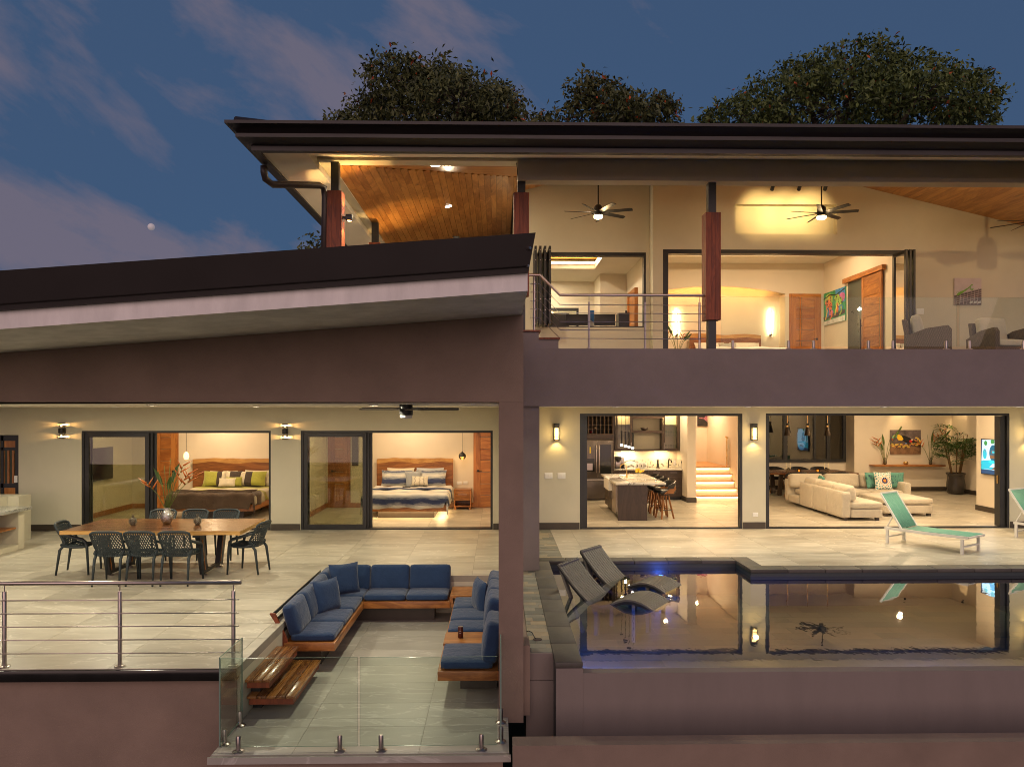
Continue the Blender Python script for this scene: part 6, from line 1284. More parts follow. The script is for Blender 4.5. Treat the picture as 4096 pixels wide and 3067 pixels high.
def scatter(label, c, rot, w_, mat): q = MB(); q.pillow((0, 0, .24), w_, w_, .17, Matrix.Identity(3), n=12); q.v = [v for v in q.v]; o = q.build('scatter_pillow', mat, None, smooth='all', base=False); o.location = Vector(c) - Vector((0, 0, 0)); o.rotation_euler = rot; return tag(o, label, 'pillow')
scatter('square white pillow with orange and teal mosaic print', (P(3534, 1643, 20.05).x, 20.02, .46), (-.2, 0, .05), .50, mosaic('mosaic_print'))
m_teal = marble('teal_marbled', (.10, .28, .22), (.02, .06, .10), rough=.85, s=3.0)
scatter('teal marbled pillow behind the mosaic pillow, nearer the shelf wall', (P(3586, 1643, 20.2).x, 20.24, .46), (-.25, 0, -.3), .46, m_teal); scatter('teal marbled pillow behind the mosaic pillow, nearer the corner seat', (P(3497, 1643, 20.25).x, 20.26, .46), (-.25, 0, .3), .46, m_teal); scatter('teal marbled pillow against the sofa back near the dining table', (8.78, 19.4, .46), (-.2, 0, 1.3), .44, m_teal)
# console shelf, picture, vases, bowl
SH = thing('console_shelf', 'floating wooden shelf below the toucan picture', 'shelf', (13.2, 23.6, .87)); part(SH, 'board', m_teak, (P(3492, 1643, 23.5).x, P(3776, 1643, 23.5).x, 23.40, 23.748, .835, .885), bevel=.006); sxa = 12.0
y_ = 23.748; W_ = ink((.75, .72, .62)); Yl = ink((.80, .52, .03)); Bk = ink((.012, .012, .014)); Rd = ink((.55, .03, .02)); Tl = ink((.16, .42, .30)); Br = ink((.10, .055, .035), .6); Gd = ink((.65, .45, .09), .4); branch = [(-.02, .44), (.12, .37), (.27, .30), (.45, .36), (.6, .42), (.8, .38), (1.0, .30)]
toucan = [(ink((.13, .10, .105), .5), [(0, .5), (1, .5), (1, 1), (0, 1)]), (ink((.20, .11, .06), .6), [(0, 0), (1, 0), (1, .3), (0, .35)]), (Br, stroke(branch, [.03, .035, .04, .045, .04, .05, .05]))] + [(Gd if k % 3 else ink((.45, .20, .07)), ell(.02 + k * .041, .36 + .06 * math.sin(k * 1.7) + (.10 if k > 15 else 0), .035, .05, 9, k)) for k in range(24)] + [(Gd, ell(.85 + .05 * (k % 3), .68 - .05 * k, .05, .03, 8, k)) for k in range(7)] + [(Bk, [(.30, .80), (.46, .77), (.62, .68), (.74, .56), (.96, .50), (.95, .46), (.70, .50), (.52, .48), (.42, .55), (.34, .62)]), (Yl, [(.20, .80), (.28, .82), (.36, .76), (.42, .62), (.36, .56), (.26, .58), (.20, .68)]), (Tl, [(.20, .81), (.10, .80), (.04, .72), (.03, .60), (.06, .60), (.12, .67), (.22, .70)]), (Yl, [(.20, .79), (.12, .785), (.07, .72), (.14, .73), (.2, .76)]), (Rd, [(.03, .66), (.05, .56), (.07, .58), (.07, .66)]), (Rd, ell(.66, .54, .05, .06)), (W_, ell(.70, .60, .025, .03)), (ink((.10, .25, .55)), ell(.50, .45, .03, .03)), (Bk, ell(.225, .775, .013, .018))]
canvas('canvas photograph of a toucan on a mossy branch above the shelf', P(3559, 1643, y_).x, P(3681, 1643, y_).x, fz(1818, y_), fz(1720, y_), y_ - .002, ink((.12, .085, .08), .5), toucan)
def shelf_vase(px, lb, seed, stems):
    c = P(px, 1853, 23.58); c.z = .887; t = thing('shelf_vase', lb, 'vase', c); q = MB(); q.lathe([(.035, 0), (.055, .05), (.05, .13), (.028, .19), (.034, .22), (.026, .21), (.045, .13), (.05, .05), (.03, .012)], c, 16); q.build('vase', m_crystal, t, smooth='all'); heliconia(t, c + Vector((0, 0, .05)), stems, seed, 1.25)
shelf_vase(3540, 'glass vase of heliconias on the shelf beside the sofa corner', 4, [(3.0, .3, .62, 'f'), (2.9, .45, .55, 'f'), (.5, .3, .75, 's'), (.4, .55, .98, 'l'), (1.8, .1, .7, 'l'), (2.4, .15, .5, 'l')]); shelf_vase(3722, 'glass vase of heliconias on the shelf beside the potted palm', 6, [(3.1, .55, .55, 'f'), (.3, .45, .85, 'f'), (.2, .25, .7, 'f'), (2.7, .1, .75, 's'), (.9, .2, .8, 'l'), (.1, .6, .9, 'l')])
c = P(3623, 1853, 23.55); c.z = .887; q = MB(); q.lathe([(.04, 0), (.075, .03), (.085, .07), (.06, .10), (.05, .10), (.075, .07), (.0001, .02)], c, 18); tag(q.build('brass_bowl', m_gold, None, smooth='all'), 'small brass candle bowl in the middle of the shelf', 'bowl')
# potted lady palm
c = P(3823, 1975, 22.9); c.z = 0.004; t = thing('potted_palm', 'tall lady palm in a dark glazed pot in the corner', 'plant', c); m_pot = M('dark_glazed_pot', (.035, .030, .028), .18, var=.3)
q = MB(); q.lathe([(.20, 0), (.24, .03), (.27, .15), (.27, .30), (.24, .50), (.25, .60), (.28, .64), (.28, .67), (.25, .67), (.23, .60), (.0001, .58)], c, 26); q.build('pot', m_pot, t, smooth='all'); rp = random.Random(11); m_cane = M('palm_cane', (.16, .09, .035), .7, var=.3, nscale=20); m_frond = M('palm_frond', (.045, .10, .018), .45, var=.4)
for k in range(11):
    a = k * 2.4; L = rp.uniform(.65, 1.45); b0 = c + Vector((.12 * math.cos(a), .12 * math.sin(a), .58)); top = b0 + Vector((.22 * math.cos(a) * L, .18 * math.sin(a) * L, L)); q = MB(); q.tube([b0, b0.lerp(top, .5) + Vector((.02 * math.sin(k), 0, 0)), top], [.016, .014, .010], 7); q.build('cane', m_cane, t, smooth='all')
    for j in range(7):
        az = a + rp.uniform(-2.2, 2.2); hb = b0.lerp(top, rp.uniform(.55, 1.0)); pl = rp.uniform(.12, .34); d = Vector((math.cos(az), math.sin(az), rp.uniform(.1, .8))).normalized(); hub = hb + d * pl; q = MB(); q.tube([hb, hub], .005, 5); n = rp.randint(6, 9); side = d.cross(Vector((0, 0, 1))).normalized()
        for i in range(n):
            an = (i / (n - 1) - .5) * 3.1; ld = (d * math.cos(an) + side * math.sin(an)).normalized(); LL = rp.uniform(.24, .38); wv = ld.cross(Vector((0, 0, 1))).normalized() * .024; m1 = hub + ld * LL * .55 + Vector((0, 0, .02)); e1 = hub + ld * LL + Vector((0, 0, -.05)); q.add([hub, m1 - wv, m1 + wv, e1, m1 + Vector((0, 0, .008))], [(0, 1, 4), (0, 4, 2), (1, 3, 4), (4, 3, 2)])
        q.build('frond', m_frond, t)
# wall television showing a blue room
def glow(c, s=1.0):
    k = ('g', c)
    if k not in IK: IK[k] = emis('screen_%d' % len(IK), c, s)
    return IK[k]
xt = 12.79; ta, tb = 17.85, PX(3931, 1800, xt).y; tz0, tz1 = PX(3940, 1895, xt).z, PX(3933, 1754, xt).z; t = thing('wall_screen', 'wall mounted screen showing a blue and white room', 'television', (xt, (ta + tb) / 2, tz0)); part(t, 'housing', m_black, (xt - .05, xt + .008, ta, tb, tz0, tz1)); q = MB(); mats = []
def sq(mat, poly, o):
    if mat not in mats: mats.append(mat)
    q.cur = mats.index(mat); q.add([(xt - .0505 - o, tb - .02 - u * (tb - ta - .04), tz0 + .02 + v * (tz1 - tz0 - .04)) for u, v in poly], [tuple(range(len(poly)))])
wh = glow((.42, .62, .80), .9); cy2 = glow((.02, .40, .62), .9); dk2 = glow((.01, .10, .20), .9); bn2 = glow((.16, .09, .05), .9); gn2 = glow((.04, .22, .06), .9); db = glow((.02, .06, .16), .9)
for i, (mt, pl) in enumerate(((db, [(0, 0), (1, 0), (1, 1), (0, 1)]), (wh, [(0, .35), (1, .3), (1, 1), (.04, 1)]), (cy2, [(0, .12), (1, .12), (1, .36), (.5, .44), (0, .36)]), (wh, [(.3, .2), (1, .22), (1, .34), (.45, .34)]), (cy2, ell(.13, .58, .075, .15)), (bn2, ell(.13, .58, .05, .12)), (cy2, ell(.13, .57, .045, .11)), (dk2, ell(.45, .62, .15, .24)), (bn2, [(.33, .46), (.62, .46), (.62, .56), (.33, .56)]), (bn2, [(.38, .60), (.6, .60), (.6, .70), (.38, .70)]), (cy2, [(.4, .62), (.5, .62), (.5, .68), (.4, .68)]), (gn2, ell(.17, .90, .06, .07)), (gn2, ell(.42, .95, .07, .06)), (cy2, ell(.12, .30, .12, .09)), (glow((.03, .55, .75), .9), ell(.40, .36, .12, .05)), (bn2, [(.35, .12), (.8, .16), (.8, .24), (.55, .25)]), (wh, [(.1, .135), (.55, .125), (.55, .135), (.1, .145)]))): sq(mt, pl, .0005 * i)
o = q.build('picture', mats, t); o['kind'] = 'stuff'; lamp(t, 'AREA', (xt - .12, (ta + tb) / 2, (tz0 + tz1) / 2), 3, (.2, .55, .9), size=.9, aim=(xt - 2, (ta + tb) / 2, 1.4))
for x, y in ((7.6, 17.25), (9.6, 17.25), (11.6, 17.25), (12.0, 21.5)): downlight('round downlight in the living room ceiling', x, y, 3.31, 84, WARM2)
for px, y, lb, pw in ((3620, 23.3, 'small spotlight washing the toucan picture wall', 22), (3850, 23.0, 'small spotlight over the corner palm', 30)):
    c = Vector((P(px, 1643, y).x, y, 3.29)); t = thing('ceiling_spot', lb, 'spotlight', c); q = MB(); q.lathe([(.03, -.09), (.035, 0), (.0001, .01)], c, 12); q.build('housing', m_black, t); lamp(t, 'SPOT', c + Vector((0, 0, -.1)), pw * 3.2, WARM, size=.03, aim=(c.x + (.1 if px < 3700 else .35), 23.75 if px < 3700 else 23.5, 1.7), spot=62, blend=.8)
fc2 = Vector((8.5, 18.9, 2.86)); t = thing('ceiling_fan', 'dark ceiling fan high in the living room above the sofa', 'fan', (fc2.x, fc2.y, 3.3)); q = MB(); q.tube([fc2, Vector((fc2.x, fc2.y, 3.30))], .015, 8); q.build('downrod', m_black, t); q = MB(); q.lathe([(.0001, -.10), (.08, -.09), (.10, .0), (.08, .06), (.02, .08)], fc2, 16); q.build('motor', m_black, t, smooth=True); fan_blades(t, fc2, .68, 7, .1, .10, .3)
# ================================================================== upper terrace
t = thing('balcony_railing', 'stepped steel railing with thin bars before the office window', 'railing', (2.2, 12.1, zA)); RY = 12.08; bx = lambda px: P(px, 1643, RY).x; bz = lambda py: fz(py, RY)
steps = [(2117, 1100), (2159, 1100), (2240, 1179), (2824, 1180)]; q = MB(); q.tube([(bx(a), RY, bz(b_)) for a, b_ in steps], .024, 10); q.build('handrail', m_steel, t, smooth=True); q = MB(); q.lathe([(.0001, 0), (.035, .0), (.035, .02), (.0001, .03)], (bx(2824), RY, bz(1180) - .02), 12); q.build('end_fitting', m_steel, t)
for off in range(5):
    dz = 38 + 33.6 * off; q = MB(); q.tube([(bx(2121), RY - .028, bz(1098 + dz)), (bx(2157), RY - .028, bz(1098 + dz)), (bx(2239), RY - .028, bz(1181 + dz)), (bx(2820), RY - .028, bz(1183 + dz))], .0065, 6); q.build('bar', m_steel, t)
for px, base, topz in ((2137, zC, bz(1108)), (2356, zA, bz(1190)), (2580, zA, bz(1191)), (2798, zA, bz(1192))): q = MB(); q.lathe([(.05, 0), (.05, .012), (.02, .014), (.02, topz - base - .07), (.006, topz - base - .068), (.006, topz - base + .02)], (bx(px), RY, base + .001), 12); q.build('post', m_steel, t, smooth=True)
GY = 12.06; gx = lambda px: P(px, 1643, GY).x; GU = 'glass panels along the upper terrace'
for i, (a, b_, s, lb) in enumerate(((2884, 3197, ((2931), (3154)), 'clear glass balustrade panel in front of the arched bedroom niche'), (3206, 3518, ((3254), (3473)), 'clear glass balustrade panel in front of the sliding barn door'), (3524, 3828, ((3571), (3784)), 'clear glass balustrade panel in front of the armchair by the folding door'), (3836, 4150, ((3878), (4092)), 'clear glass balustrade panel in front of the armchair below the mantis picture'))):
    glass_panel(lb, (gx(a), GY, 0), (gx(b_), GY, 0), fz(1383, GY), fz(1185, GY), tuple(gx(k) - gx(a) for k in s), zA - .002, GU)
# ceiling fans with lights
m_fl = emis('fan_light', (1, .72, .38), 14.0)
def up_fan(px, py, Y, lb, a0, lit=True, R=.66):
    c = P(px, py, Y); zt_ = min(zf(0, Y), 7.7); t = thing('ceiling_fan', lb, 'fan', c, group='seven-blade fans over the upper terrace'); q = MB(); q.tube([c + Vector((0, 0, .05)), Vector((c.x, Y, zt_))], .014, 8); q.build('downrod', m_black, t); q = MB(); q.lathe([(.085, -.06), (.085, .02), (.08, .10), (.05, .14), (.0001, .145)], c, 18); q.build('motor', m_black, t, smooth=True); q = MB(); q.lathe([(.0001, -.125), (.06, -.12), (.085, -.10), (.085, -.062), (.0001, -.061)], c, 18); q.build('diffuser', m_fl if lit else m_plastic, t, smooth=True); fan_blades(t, c, R, 7, .10, .085, a0, pitch=-.35)
    if lit: lamp(t, 'POINT', c + Vector((0, 0, -.17)), 15, WARM, size=.07)
up_fan(2393, 850, 13.9, 'black seven-blade fan with lit globe over the office end', .55); up_fan(3286, 853, 13.9, 'black seven-blade fan with lit globe before the wall niche', .62); up_fan(4128, 885, 13.9, 'black seven-blade fan over the wicker armchairs', .5, lit=False, R=.7)
for px in (3090, 3197, 3301):
    Y = 15.2; c = P(px, 752, Y); t = thing('niche_spot', 'black cylinder spotlight aimed at the wall niche', 'spotlight', c, group='spotlights aimed at the wall niche'); q = MB(); d = Vector((.05, .75, -.65)).normalized(); q.tube([c - d * .06, c + d * .05], .04, 12); q.build('cylinder', m_black, t, smooth=True); q = MB(); q.tube([c - d * .05, c + Vector((0, -.03, .3)), Vector((c.x, Y - .03, zf(0, Y - .03)))], .012, 6); q.build('bracket', m_black, t); lamp(t, 'SPOT', c + d * .08, 95, (1, .66, .25), size=.02, aim=P({3090: 3030, 3197: 3131, 3301: 3230}[px], 862, FAC + .16), spot=72, blend=1.0)
# post lamps: cubes shining up and down
def post_lamp(lb, X, Y, z, side, pw=12):
    t = thing('post_lamp', lb, 'wall light', (X, Y, z), group='cube lamps on the roof posts'); dx = side[0] * .09; dy = side[1] * .09; part(t, 'arm', m_black, (X - .02 + min(0, -dx), X + .02 + max(0, -dx), Y - .02 + min(0, -dy), Y + .02 + max(0, -dy), z - .02, z + .02)); part(t, 'cube', m_black, (X - .05 + .0, X + .05, Y - .05, Y + .05, z - .05, z + .05), bevel=.003)
    for s in (-1, 1): q = MB(); q.lathe([(.0001, 0), (.035, 0)], (X, Y, z + s * .0515), 12); q.build('lens', m_bulb, t); lamp(t, 'SPOT', (X, Y, z + s * .056), pw, (1, .60, .20), size=.02, aim=(X + dx * .2, Y + dy * .2, z + s), spot=85, blend=.35)
plx = P(1337, 1643, 11.99).x; post_lamp('cube up-down lamp on the corner post by the downpipe', plx + .125 + .10, 12.09, fz(872, 12.05), (1, 0), 65); post_lamp('cube up-down lamp on the outer side of the corner post', plx - .02, 12.09 + .125 + .09, fz(872, 12.2), (0, 1), 40); prx = P(1498, 1643, 15.9).x; post_lamp('cube up-down lamp on the rear cedar ceiling post', prx + .22, 16.0, 5.55, (1, 0), 90); t = thing('beam_lamp', 'small bulb lamp under the beam past the glass balustrade', 'wall light', (9.95, 12.45, 6.40)); part(t, 'bracket', m_black, (9.93, 9.97, 12.21, 12.46, 6.43, 6.45)); q = MB(); q.lathe([(.0001, -.06), (.03, -.03), (.02, .03)], (9.95, 12.45, 6.40), 12); q.build('bulb', m_bulb, t, smooth='all'); lamp(t, 'POINT', (9.95, 12.52, 6.42), 75, WARM, size=.02)
lamp(None, 'POINT', (0, 0, -50), 0, size=.1) if 0 else None
for px, py, Y, lb in ((1741, 661, 12.75, 'bright round downlight in the cedar ceiling near the front beam'), (1793, 824, 15.2, 'bright round downlight farther back in the cedar ceiling')):
    d = ray(px, py); f_ = (lambda Y_: zf(0, Y_)) if Y < 13 else None
    tt = (HZ0 - HC - HS * HY0) / (d.z - HS * d.y) if Y < 13 else (HZ0 - HC - HS * HX0) / (d.z - HS * d.x); c = Vector((d.x * tt, d.y * tt, HC + d.z * tt)); t = thing('cedar_downlight', lb, 'ceiling light', c); q = MB(); nrm = Vector((0, -HS, 1)).normalized() if Y < 13 else Vector((-HS, 0, 1)).normalized(); q.tube([c - nrm * .012, c + nrm * .002], .085, 18); q.build('trim', m_white, t); q = MB(); q.tube([c - nrm * .016, c - nrm * .013], .075, 18); q.build('lens', m_bulbw, t); lamp(t, 'AREA', c - nrm * .0175, 110, (1, .80, .52), size=.14, aim=c - nrm)
for x, y in ((2.0, 14.9), (5.2, 14.9), (7.0, 14.6), (9.2, 14.8), (11.6, 14.8)):
    zz = min(zl(x, y), zf(x, y), zr(x, y)); t = thing('cedar_downlight', 'small round downlight set in the cedar ceiling', 'ceiling light', (x, y, zz - .01), group='small cedar ceiling downlights'); q = MB(); q.lathe([(.0001, 0), (.06, 0), (.06, .008)], (x, y, zz - .012), 14); q.build('lens', m_bulbw, t); lamp(t, 'AREA', (x, y, zz - .03), 8, (1, .74, .44), size=.12, aim=(x, y, 0))
t = thing('fan_mount', 'black fan mount under the cedar ceiling behind the lower roof', 'fan', P(1825, 955, 17.5)); q = MB(); c = P(1825, 958, 17.5); q.lathe([(.07, .0), (.09, .06), (.0001, .07)], c, 16); q.tube([c, c - Vector((0, 0, .6))], .015, 8); q.build('downrod', m_black, t)
# downpipe
q = MB(); pts = [(1056, 665, 11.30), (1056, 690, 11.30), (1062, 716, 11.35), (1090, 738, 11.45), (1278, 742, 11.9), (1296, 752, 11.98), (1300, 790, 12.0), (1294, 1250, 12.0)]; q.tube([P(a, b_, y) for a, b_, y in pts], .055, 12); o = q.build('downpipe', M('brown_pipe', (.045, .032, .028), .4), None, smooth='all'); tag(o, 'brown round downpipe bending from the eave to the corner post', 'downpipe')
# office behind the folding window
OZ = OFF[2] - .02; t = thing('office_desk', 'black office desk behind the folding window', 'desk', (2.2, 17.6, UF)); part(t, 'top', m_black, (0.9, 3.42, 17.2, 18.0, OZ - .03, OZ)); part(t, 'leg', m_black, (.95, 1.0, 17.25, 17.95, UF, OZ - .031)); part(t, 'leg', m_black, (3.35, 3.40, 17.25, 17.95, UF, OZ - .031)); ofx = lambda px, Y=17.3: P(px, 1643, Y).x; ofz = lambda py, Y=17.3: fz(py, Y)
for a, b_, lb in ((2262, 2352, 'black monitor on the desk nearer the office chair'), (2378, 2462, 'black monitor on the desk nearer the tower computer')):
    t = thing('monitor', lb, 'monitor', (ofx((a + b_) / 2), 17.4, OZ)); part(t, 'screen', m_black, (ofx(a), ofx(b_), 17.34, 17.37, ofz(1300), ofz(1255)), bevel=.004); part(t, 'stand', m_black, (ofx((a + b_) / 2) - .06, ofx((a + b_) / 2) + .06, 17.38, 17.55, OZ + .001, OZ + .12))
t = thing('tower_computer', 'black tower computer at the end of the office desk', 'computer', (ofx(2495), 17.4, OZ)); part(t, 'case', m_black, (ofx(2475), ofx(2518), 17.3, 17.7, OZ + .001, ofz(1250))); part(t, 'camera', m_black, (ofx(2503), ofx(2511), 17.35, 17.4, ofz(1250) + .001, ofz(1240)))
canvas('blue beach photo standing between the monitors', ofx(2367), ofx(2383), ofz(1300), ofz(1234), 17.6, ink((.04, .16, .42)), [(ink((.55, .55, .5)), [(0, 0), (1, 0), (1, .2), (0, .4)])]); t = thing('office_chair', 'black mesh office chair behind the desk', 'chair', (ofx(2238), 18.4, UF)); q = MB(); q.rbox((ofx(2238, 18.4), 18.4, ofz(1290, 18.4)), (.5, .1, .5), r=.05, n=5); q.build('backrest', m_leather, t, smooth='all'); q = MB(); q.rbox((ofx(2238, 18.4), 18.15, ofz(1320, 18.4)), (.5, .45, .08), r=.03, n=4); q.build('seat', m_leather, t, smooth='all'); q = MB(); q.tube([(ofx(2238, 18.4), 18.2, UF + .06), (ofx(2238, 18.4), 18.2, ofz(1320, 18.4))], .03, 8); q.build('column', m_black, t)
t = thing('office_shelf', 'black framed glass cabinet against the office wall', 'cabinet', (ofx(2245, 20.5), 20.5, UF)); a, b_ = ofx(2185, 20.4), ofx(2313, 20.4); part(t, 'frame', m_black, (a, b_, 20.3, 20.36, ofz(1245, 20.4), ofz(1233, 20.4)), (b_ - .06, b_, 20.3, 20.36, UF, ofz(1245, 20.4)), (a, a + .06, 20.3, 20.36, UF, ofz(1245, 20.4))); g = MB(); g.quad((a, 20.33, UF), (b_, 20.33, UF), (b_, 20.33, ofz(1240, 20.4)), (a, 20.33, ofz(1240, 20.4))); g.build('pane', m_doorglass, t)
t = thing('office_door', 'cedar door in the office side wall beside the desk', 'door', (3.44, 18.5, UF)); part(t, 'casing', m_doorz, (3.37, 3.459, 17.95, 18.05, UF, UF + 2.05)); part(t, 'casing', m_doorz, (3.37, 3.459, 18.9, 19.0, UF, UF + 2.05)); part(t, 'casing', m_doorz, (3.37, 3.459, 18.051, 18.899, UF + 1.95, UF + 2.05)); part(t, 'leaf', m_doorz, (3.41, 3.45, 18.06, 18.89, UF + .01, UF + 1.94))
for x, y in ((1.3, 19.9), (2.0, 18.0), (3.0, 17.3)): downlight('round downlight in the office ceiling', x, y, zt if y > 19 or x > 3 else zt + .28, 42, (1, .84, .58))
lamp(house, 'AREA', ((.9 + tray[1]) / 2, 18.9, zt + .17), 16, WARM, size=1.4, size_y=.05, shape='RECTANGLE', aim=((.9 + tray[1]) / 2, 18.0, zt + .5)); lamp(house, 'AREA', ((t0 + t1) / 2, t3 - .05, zt2 + .14), 18, WARM, size=3.0, size_y=.05, shape='RECTANGLE', aim=((t0 + t1) / 2, 18.0, zt2 + .5));
# master bedroom
UBW = UB + .42; mx_ = lambda px, Y=UBW: P(px, 1643, Y).x; t = thing('master_bed', 'walnut headboard bed with white linen in the arched recess', 'bed', (mx_(2905), 19.2, UF)); hz = fz(1334, 20.4); q = MB(); xs_ = [mx_(2758, 20.4) + (mx_(3042, 20.4) - mx_(2758, 20.4)) * i / 20 for i in range(21)]; tp = [(x, hz + .02 * math.sin(i * .5) - .03 * i / 20) for i, x in enumerate(xs_)]; q.prism([(xs_[0], UF + .1), (xs_[-1], UF + .1)] + [(a, b_ - .10) for a, b_ in reversed(tp)], 'y', 20.36, 20.42); q.build('headboard', m_head, t); q = MB(); q.prism([(a, b_ - .101) for a, b_ in tp] + list(reversed(tp)), 'y', 20.358, 20.422); q.build('live_edge', m_headedge, t)
cxm = (xs_[0] + xs_[-1]) / 2; q = MB(); q.rbox((cxm, 19.3, UF + .42), (1.95, 2.0, .34), r=.07, n=6); q.build('mattress', m_white, t, smooth='all'); bedspread(t, 'duvet', fabric('white_duvet', (.70, .66, .58)), cxm - .98, cxm + .98, 18.3, 20.2, UF + .605, .3, .3, 5); m_wp = fabric('white_pillow', (.68, .64, .57))
for s in (-.5, .5): bed_pillow(t, (cxm + s, 20.18, UF + .74), .85, .36, m_wp, .5)
bed_pillow(t, (cxm - .05, 19.98, UF + .72), .5, .32, fabric('grey_print_pillow', (.36, .34, .31), var=.4), .5)
for px, lb in ((2708, 'tall glowing light bar on the recess wall beside the plant'), (3083, 'tall glowing light bar on the recess wall beside the cedar door')):
    a = P(px, 1340, UBW - .05); b_ = P(px, 1240, UBW - .05); t = thing('light_bar', lb, 'wall light', (a.x, UBW, a.z)); q = MB(); q.tube([(a.x, UBW - .10, a.z), (a.x, UBW - .10, b_.z)], .006, 6); q.build('rod', m_black, t); part(t, 'led', m_led, (a.x - .010, a.x + .010, UBW - .09, UBW - .082, a.z + .02, b_.z)); q = MB(); q.tube([(a.x, UBW - .001, a.z), (a.x, UBW - .11, a.z)], .03, 10); q.build('base', m_black, t); lamp(t, 'AREA', (a.x, UBW - .075, (a.z + b_.z) / 2), 7, (1, .78, .42), size=.03, size_y=b_.z - a.z, shape='RECTANGLE', aim=(a.x, UBW + 1, (a.z + b_.z) / 2))
panel_door('cedar panel door in the back wall beside the arched recess', P(3166, 1643, UB).x, P(3274, 1643, UB).x, UB - .002, UF, fz(1182, UB), 'r')
wxr = bx1 - .002
def yat(px): return PX(px, 1200, wxr).y
t = thing('barn_door', 'sliding cedar barn door with wooden header on the side wall', 'door', (wxr, 17.6, UF)); y0, y1 = yat(3545), yat(3384); hz0, hz1 = PX(3384, 1136, wxr).z, PX(3384, 1118, wxr).z; part(t, 'header', m_teaky, (wxr - .10, wxr - .001, y0, y1, hz0, hz1)); d0, d1 = yat(3537), yat(3457)
part(t, 'stile', m_doorz, (wxr - .07, wxr - .03, d0, d0 + .10, UF + .02, hz0 - .01)); part(t, 'stile', m_doorz, (wxr - .07, wxr - .03, d1 - .10, d1, UF + .02, hz0 - .01))
for k in range(9): zz = UF + .02 + (hz0 - UF - .03) * k / 9; part(t, 'board', m_teaky, (wxr - .064 - .003 * (k % 2), wxr - .034, d0 + .101, d1 - .101, zz + .004, zz + (hz0 - UF - .03) / 9 - .004))
q = MB(); hzh = UF + .55; q.tube([(wxr - .08, d1 - .05, hzh + .55), (wxr - .12, d1 - .05, hzh + .55)], .01, 6); q.tube([(wxr - .12, d1 - .05, hzh - .15), (wxr - .12, d1 - .05, hzh + .72)], .014, 8); q.build('pull', m_black, t)
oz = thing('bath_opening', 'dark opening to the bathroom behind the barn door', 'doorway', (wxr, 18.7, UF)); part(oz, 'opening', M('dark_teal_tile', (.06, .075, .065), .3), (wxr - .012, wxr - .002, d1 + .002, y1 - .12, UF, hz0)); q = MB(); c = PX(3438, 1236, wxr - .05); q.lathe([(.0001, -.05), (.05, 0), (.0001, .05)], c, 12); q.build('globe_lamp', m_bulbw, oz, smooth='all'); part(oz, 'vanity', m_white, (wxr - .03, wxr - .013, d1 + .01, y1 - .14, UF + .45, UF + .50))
f0, f1 = yat(3386), yat(3299); fzb, fzt = PX(3300, 1303, wxr).z, PX(3300, 1176, wxr).z
gA, gB, oR, yL, pk, bl, wt = ink((.05, .35, .14), .4), ink((.35, .55, .10), .4), ink((.75, .22, .06), .3), ink((.75, .6, .08), .3), ink((.5, .15, .35), .4), ink((.05, .25, .55), .4), ink((.6, .62, .62), .3); rf = random.Random(3)
def frog(cx, cy, s, c1, c2, c3): return [(c1, ell(cx, cy + .10 * s, .11 * s, .13 * s, 14, -.5)), (c1, ell(cx - .07 * s, cy + .22 * s, .09 * s, .07 * s, 12, .3)), (c2, ell(cx + .05 * s, cy - .04 * s, .10 * s, .07 * s, 12)), (c3, ell(cx - .05 * s, cy - .02 * s, .05 * s, .12 * s, 12)), (yL, stroke([(cx - .06 * s, cy + .05 * s), (cx - .1 * s, cy - .08 * s), (cx - .13 * s, cy - .18 * s)], .018 * s)), (c1, stroke([(cx + .08 * s, cy), (cx + .1 * s, cy - .12 * s), (cx + .03 * s, cy - .2 * s)], .022 * s)), (blk, ell(cx - .07 * s, cy + .25 * s, .03 * s, .035 * s, 10)), (yL, ell(cx - .075 * s, cy + .255 * s, .012 * s, .012 * s, 8)), (blk, stroke([(cx - .16 * s, cy + .19 * s), (cx - .06 * s, cy + .18 * s)], .006 * s))] + [(blk, ell(cx + .03 * s + rf.uniform(-.08, .08) * s, cy + .08 * s + rf.uniform(-.1, .12) * s, .012 * s, .016 * s, 7)) for _ in range(12)]
fr_ = [(bl, [(.6, .6), (1, .55), (1, 1), (.55, 1)]), (gB, ell(.25, .75, .2, .2)), (pk, ell(.85, .72, .14, .14)), (yL, ell(.3, .78, .09, .1)), (wt, [(0, 0), (1, 0), (1, .16), (0, .12)]), (ink((.08, .07, .06)), stroke([(0, .2), (.3, .26), (.6, .22), (1, .28)], .06)), (blk, stroke([(.0, .82), (.3, .9), (.6, .84), (1, .95)], .018)), (blk, stroke([(.3, .9), (.36, .76), (.33, .7)], .012)), (blk, stroke([(.6, .84), (.68, .74)], .01))] + frog(.28, .4, 1.3, oR, pk, bl) + frog(.74, .46, 1.3, gB, bl, oR)
canvas('bright canvas painting of two spotted tree frogs on the side wall', f1, f0, fzb, fzt, wxr - .001, gA, fr_, axis='x')
c = P(2710, 1390, 18.2); c.z = UF + .3; t = thing('bedroom_plant', 'vase of dark heliconia stems beside the master bed', 'plant', c); q = MB(); q.lathe([(.05, 0), (.07, .1), (.04, .2), (.05, .22), (.035, .2)], c, 14); q.build('vase', m_crystal, t, smooth='all'); heliconia(t, c + Vector((0, 0, .1)), [(3.0, .5, .55, 'f'), (2.7, .3, .75, 'l'), (.3, .5, .6, 'l'), (.4, .3, .5, 'f'), (1.5, .1, .65, 's'), (.1, .6, .55, 'l'), (3.3, .35, .6, 's')], 9, 1.0); part(t, 'stand', m_base, (c.x - .15, c.x + .15, c.y - .15, c.y + .15, UF + .002, c.z - .002))
for x, y in ((5.6, 18.0), (7.7, 18.0)): downlight('round downlight in the master bedroom tray ceiling', x, y, zt2 + .25, 66, WARM2)
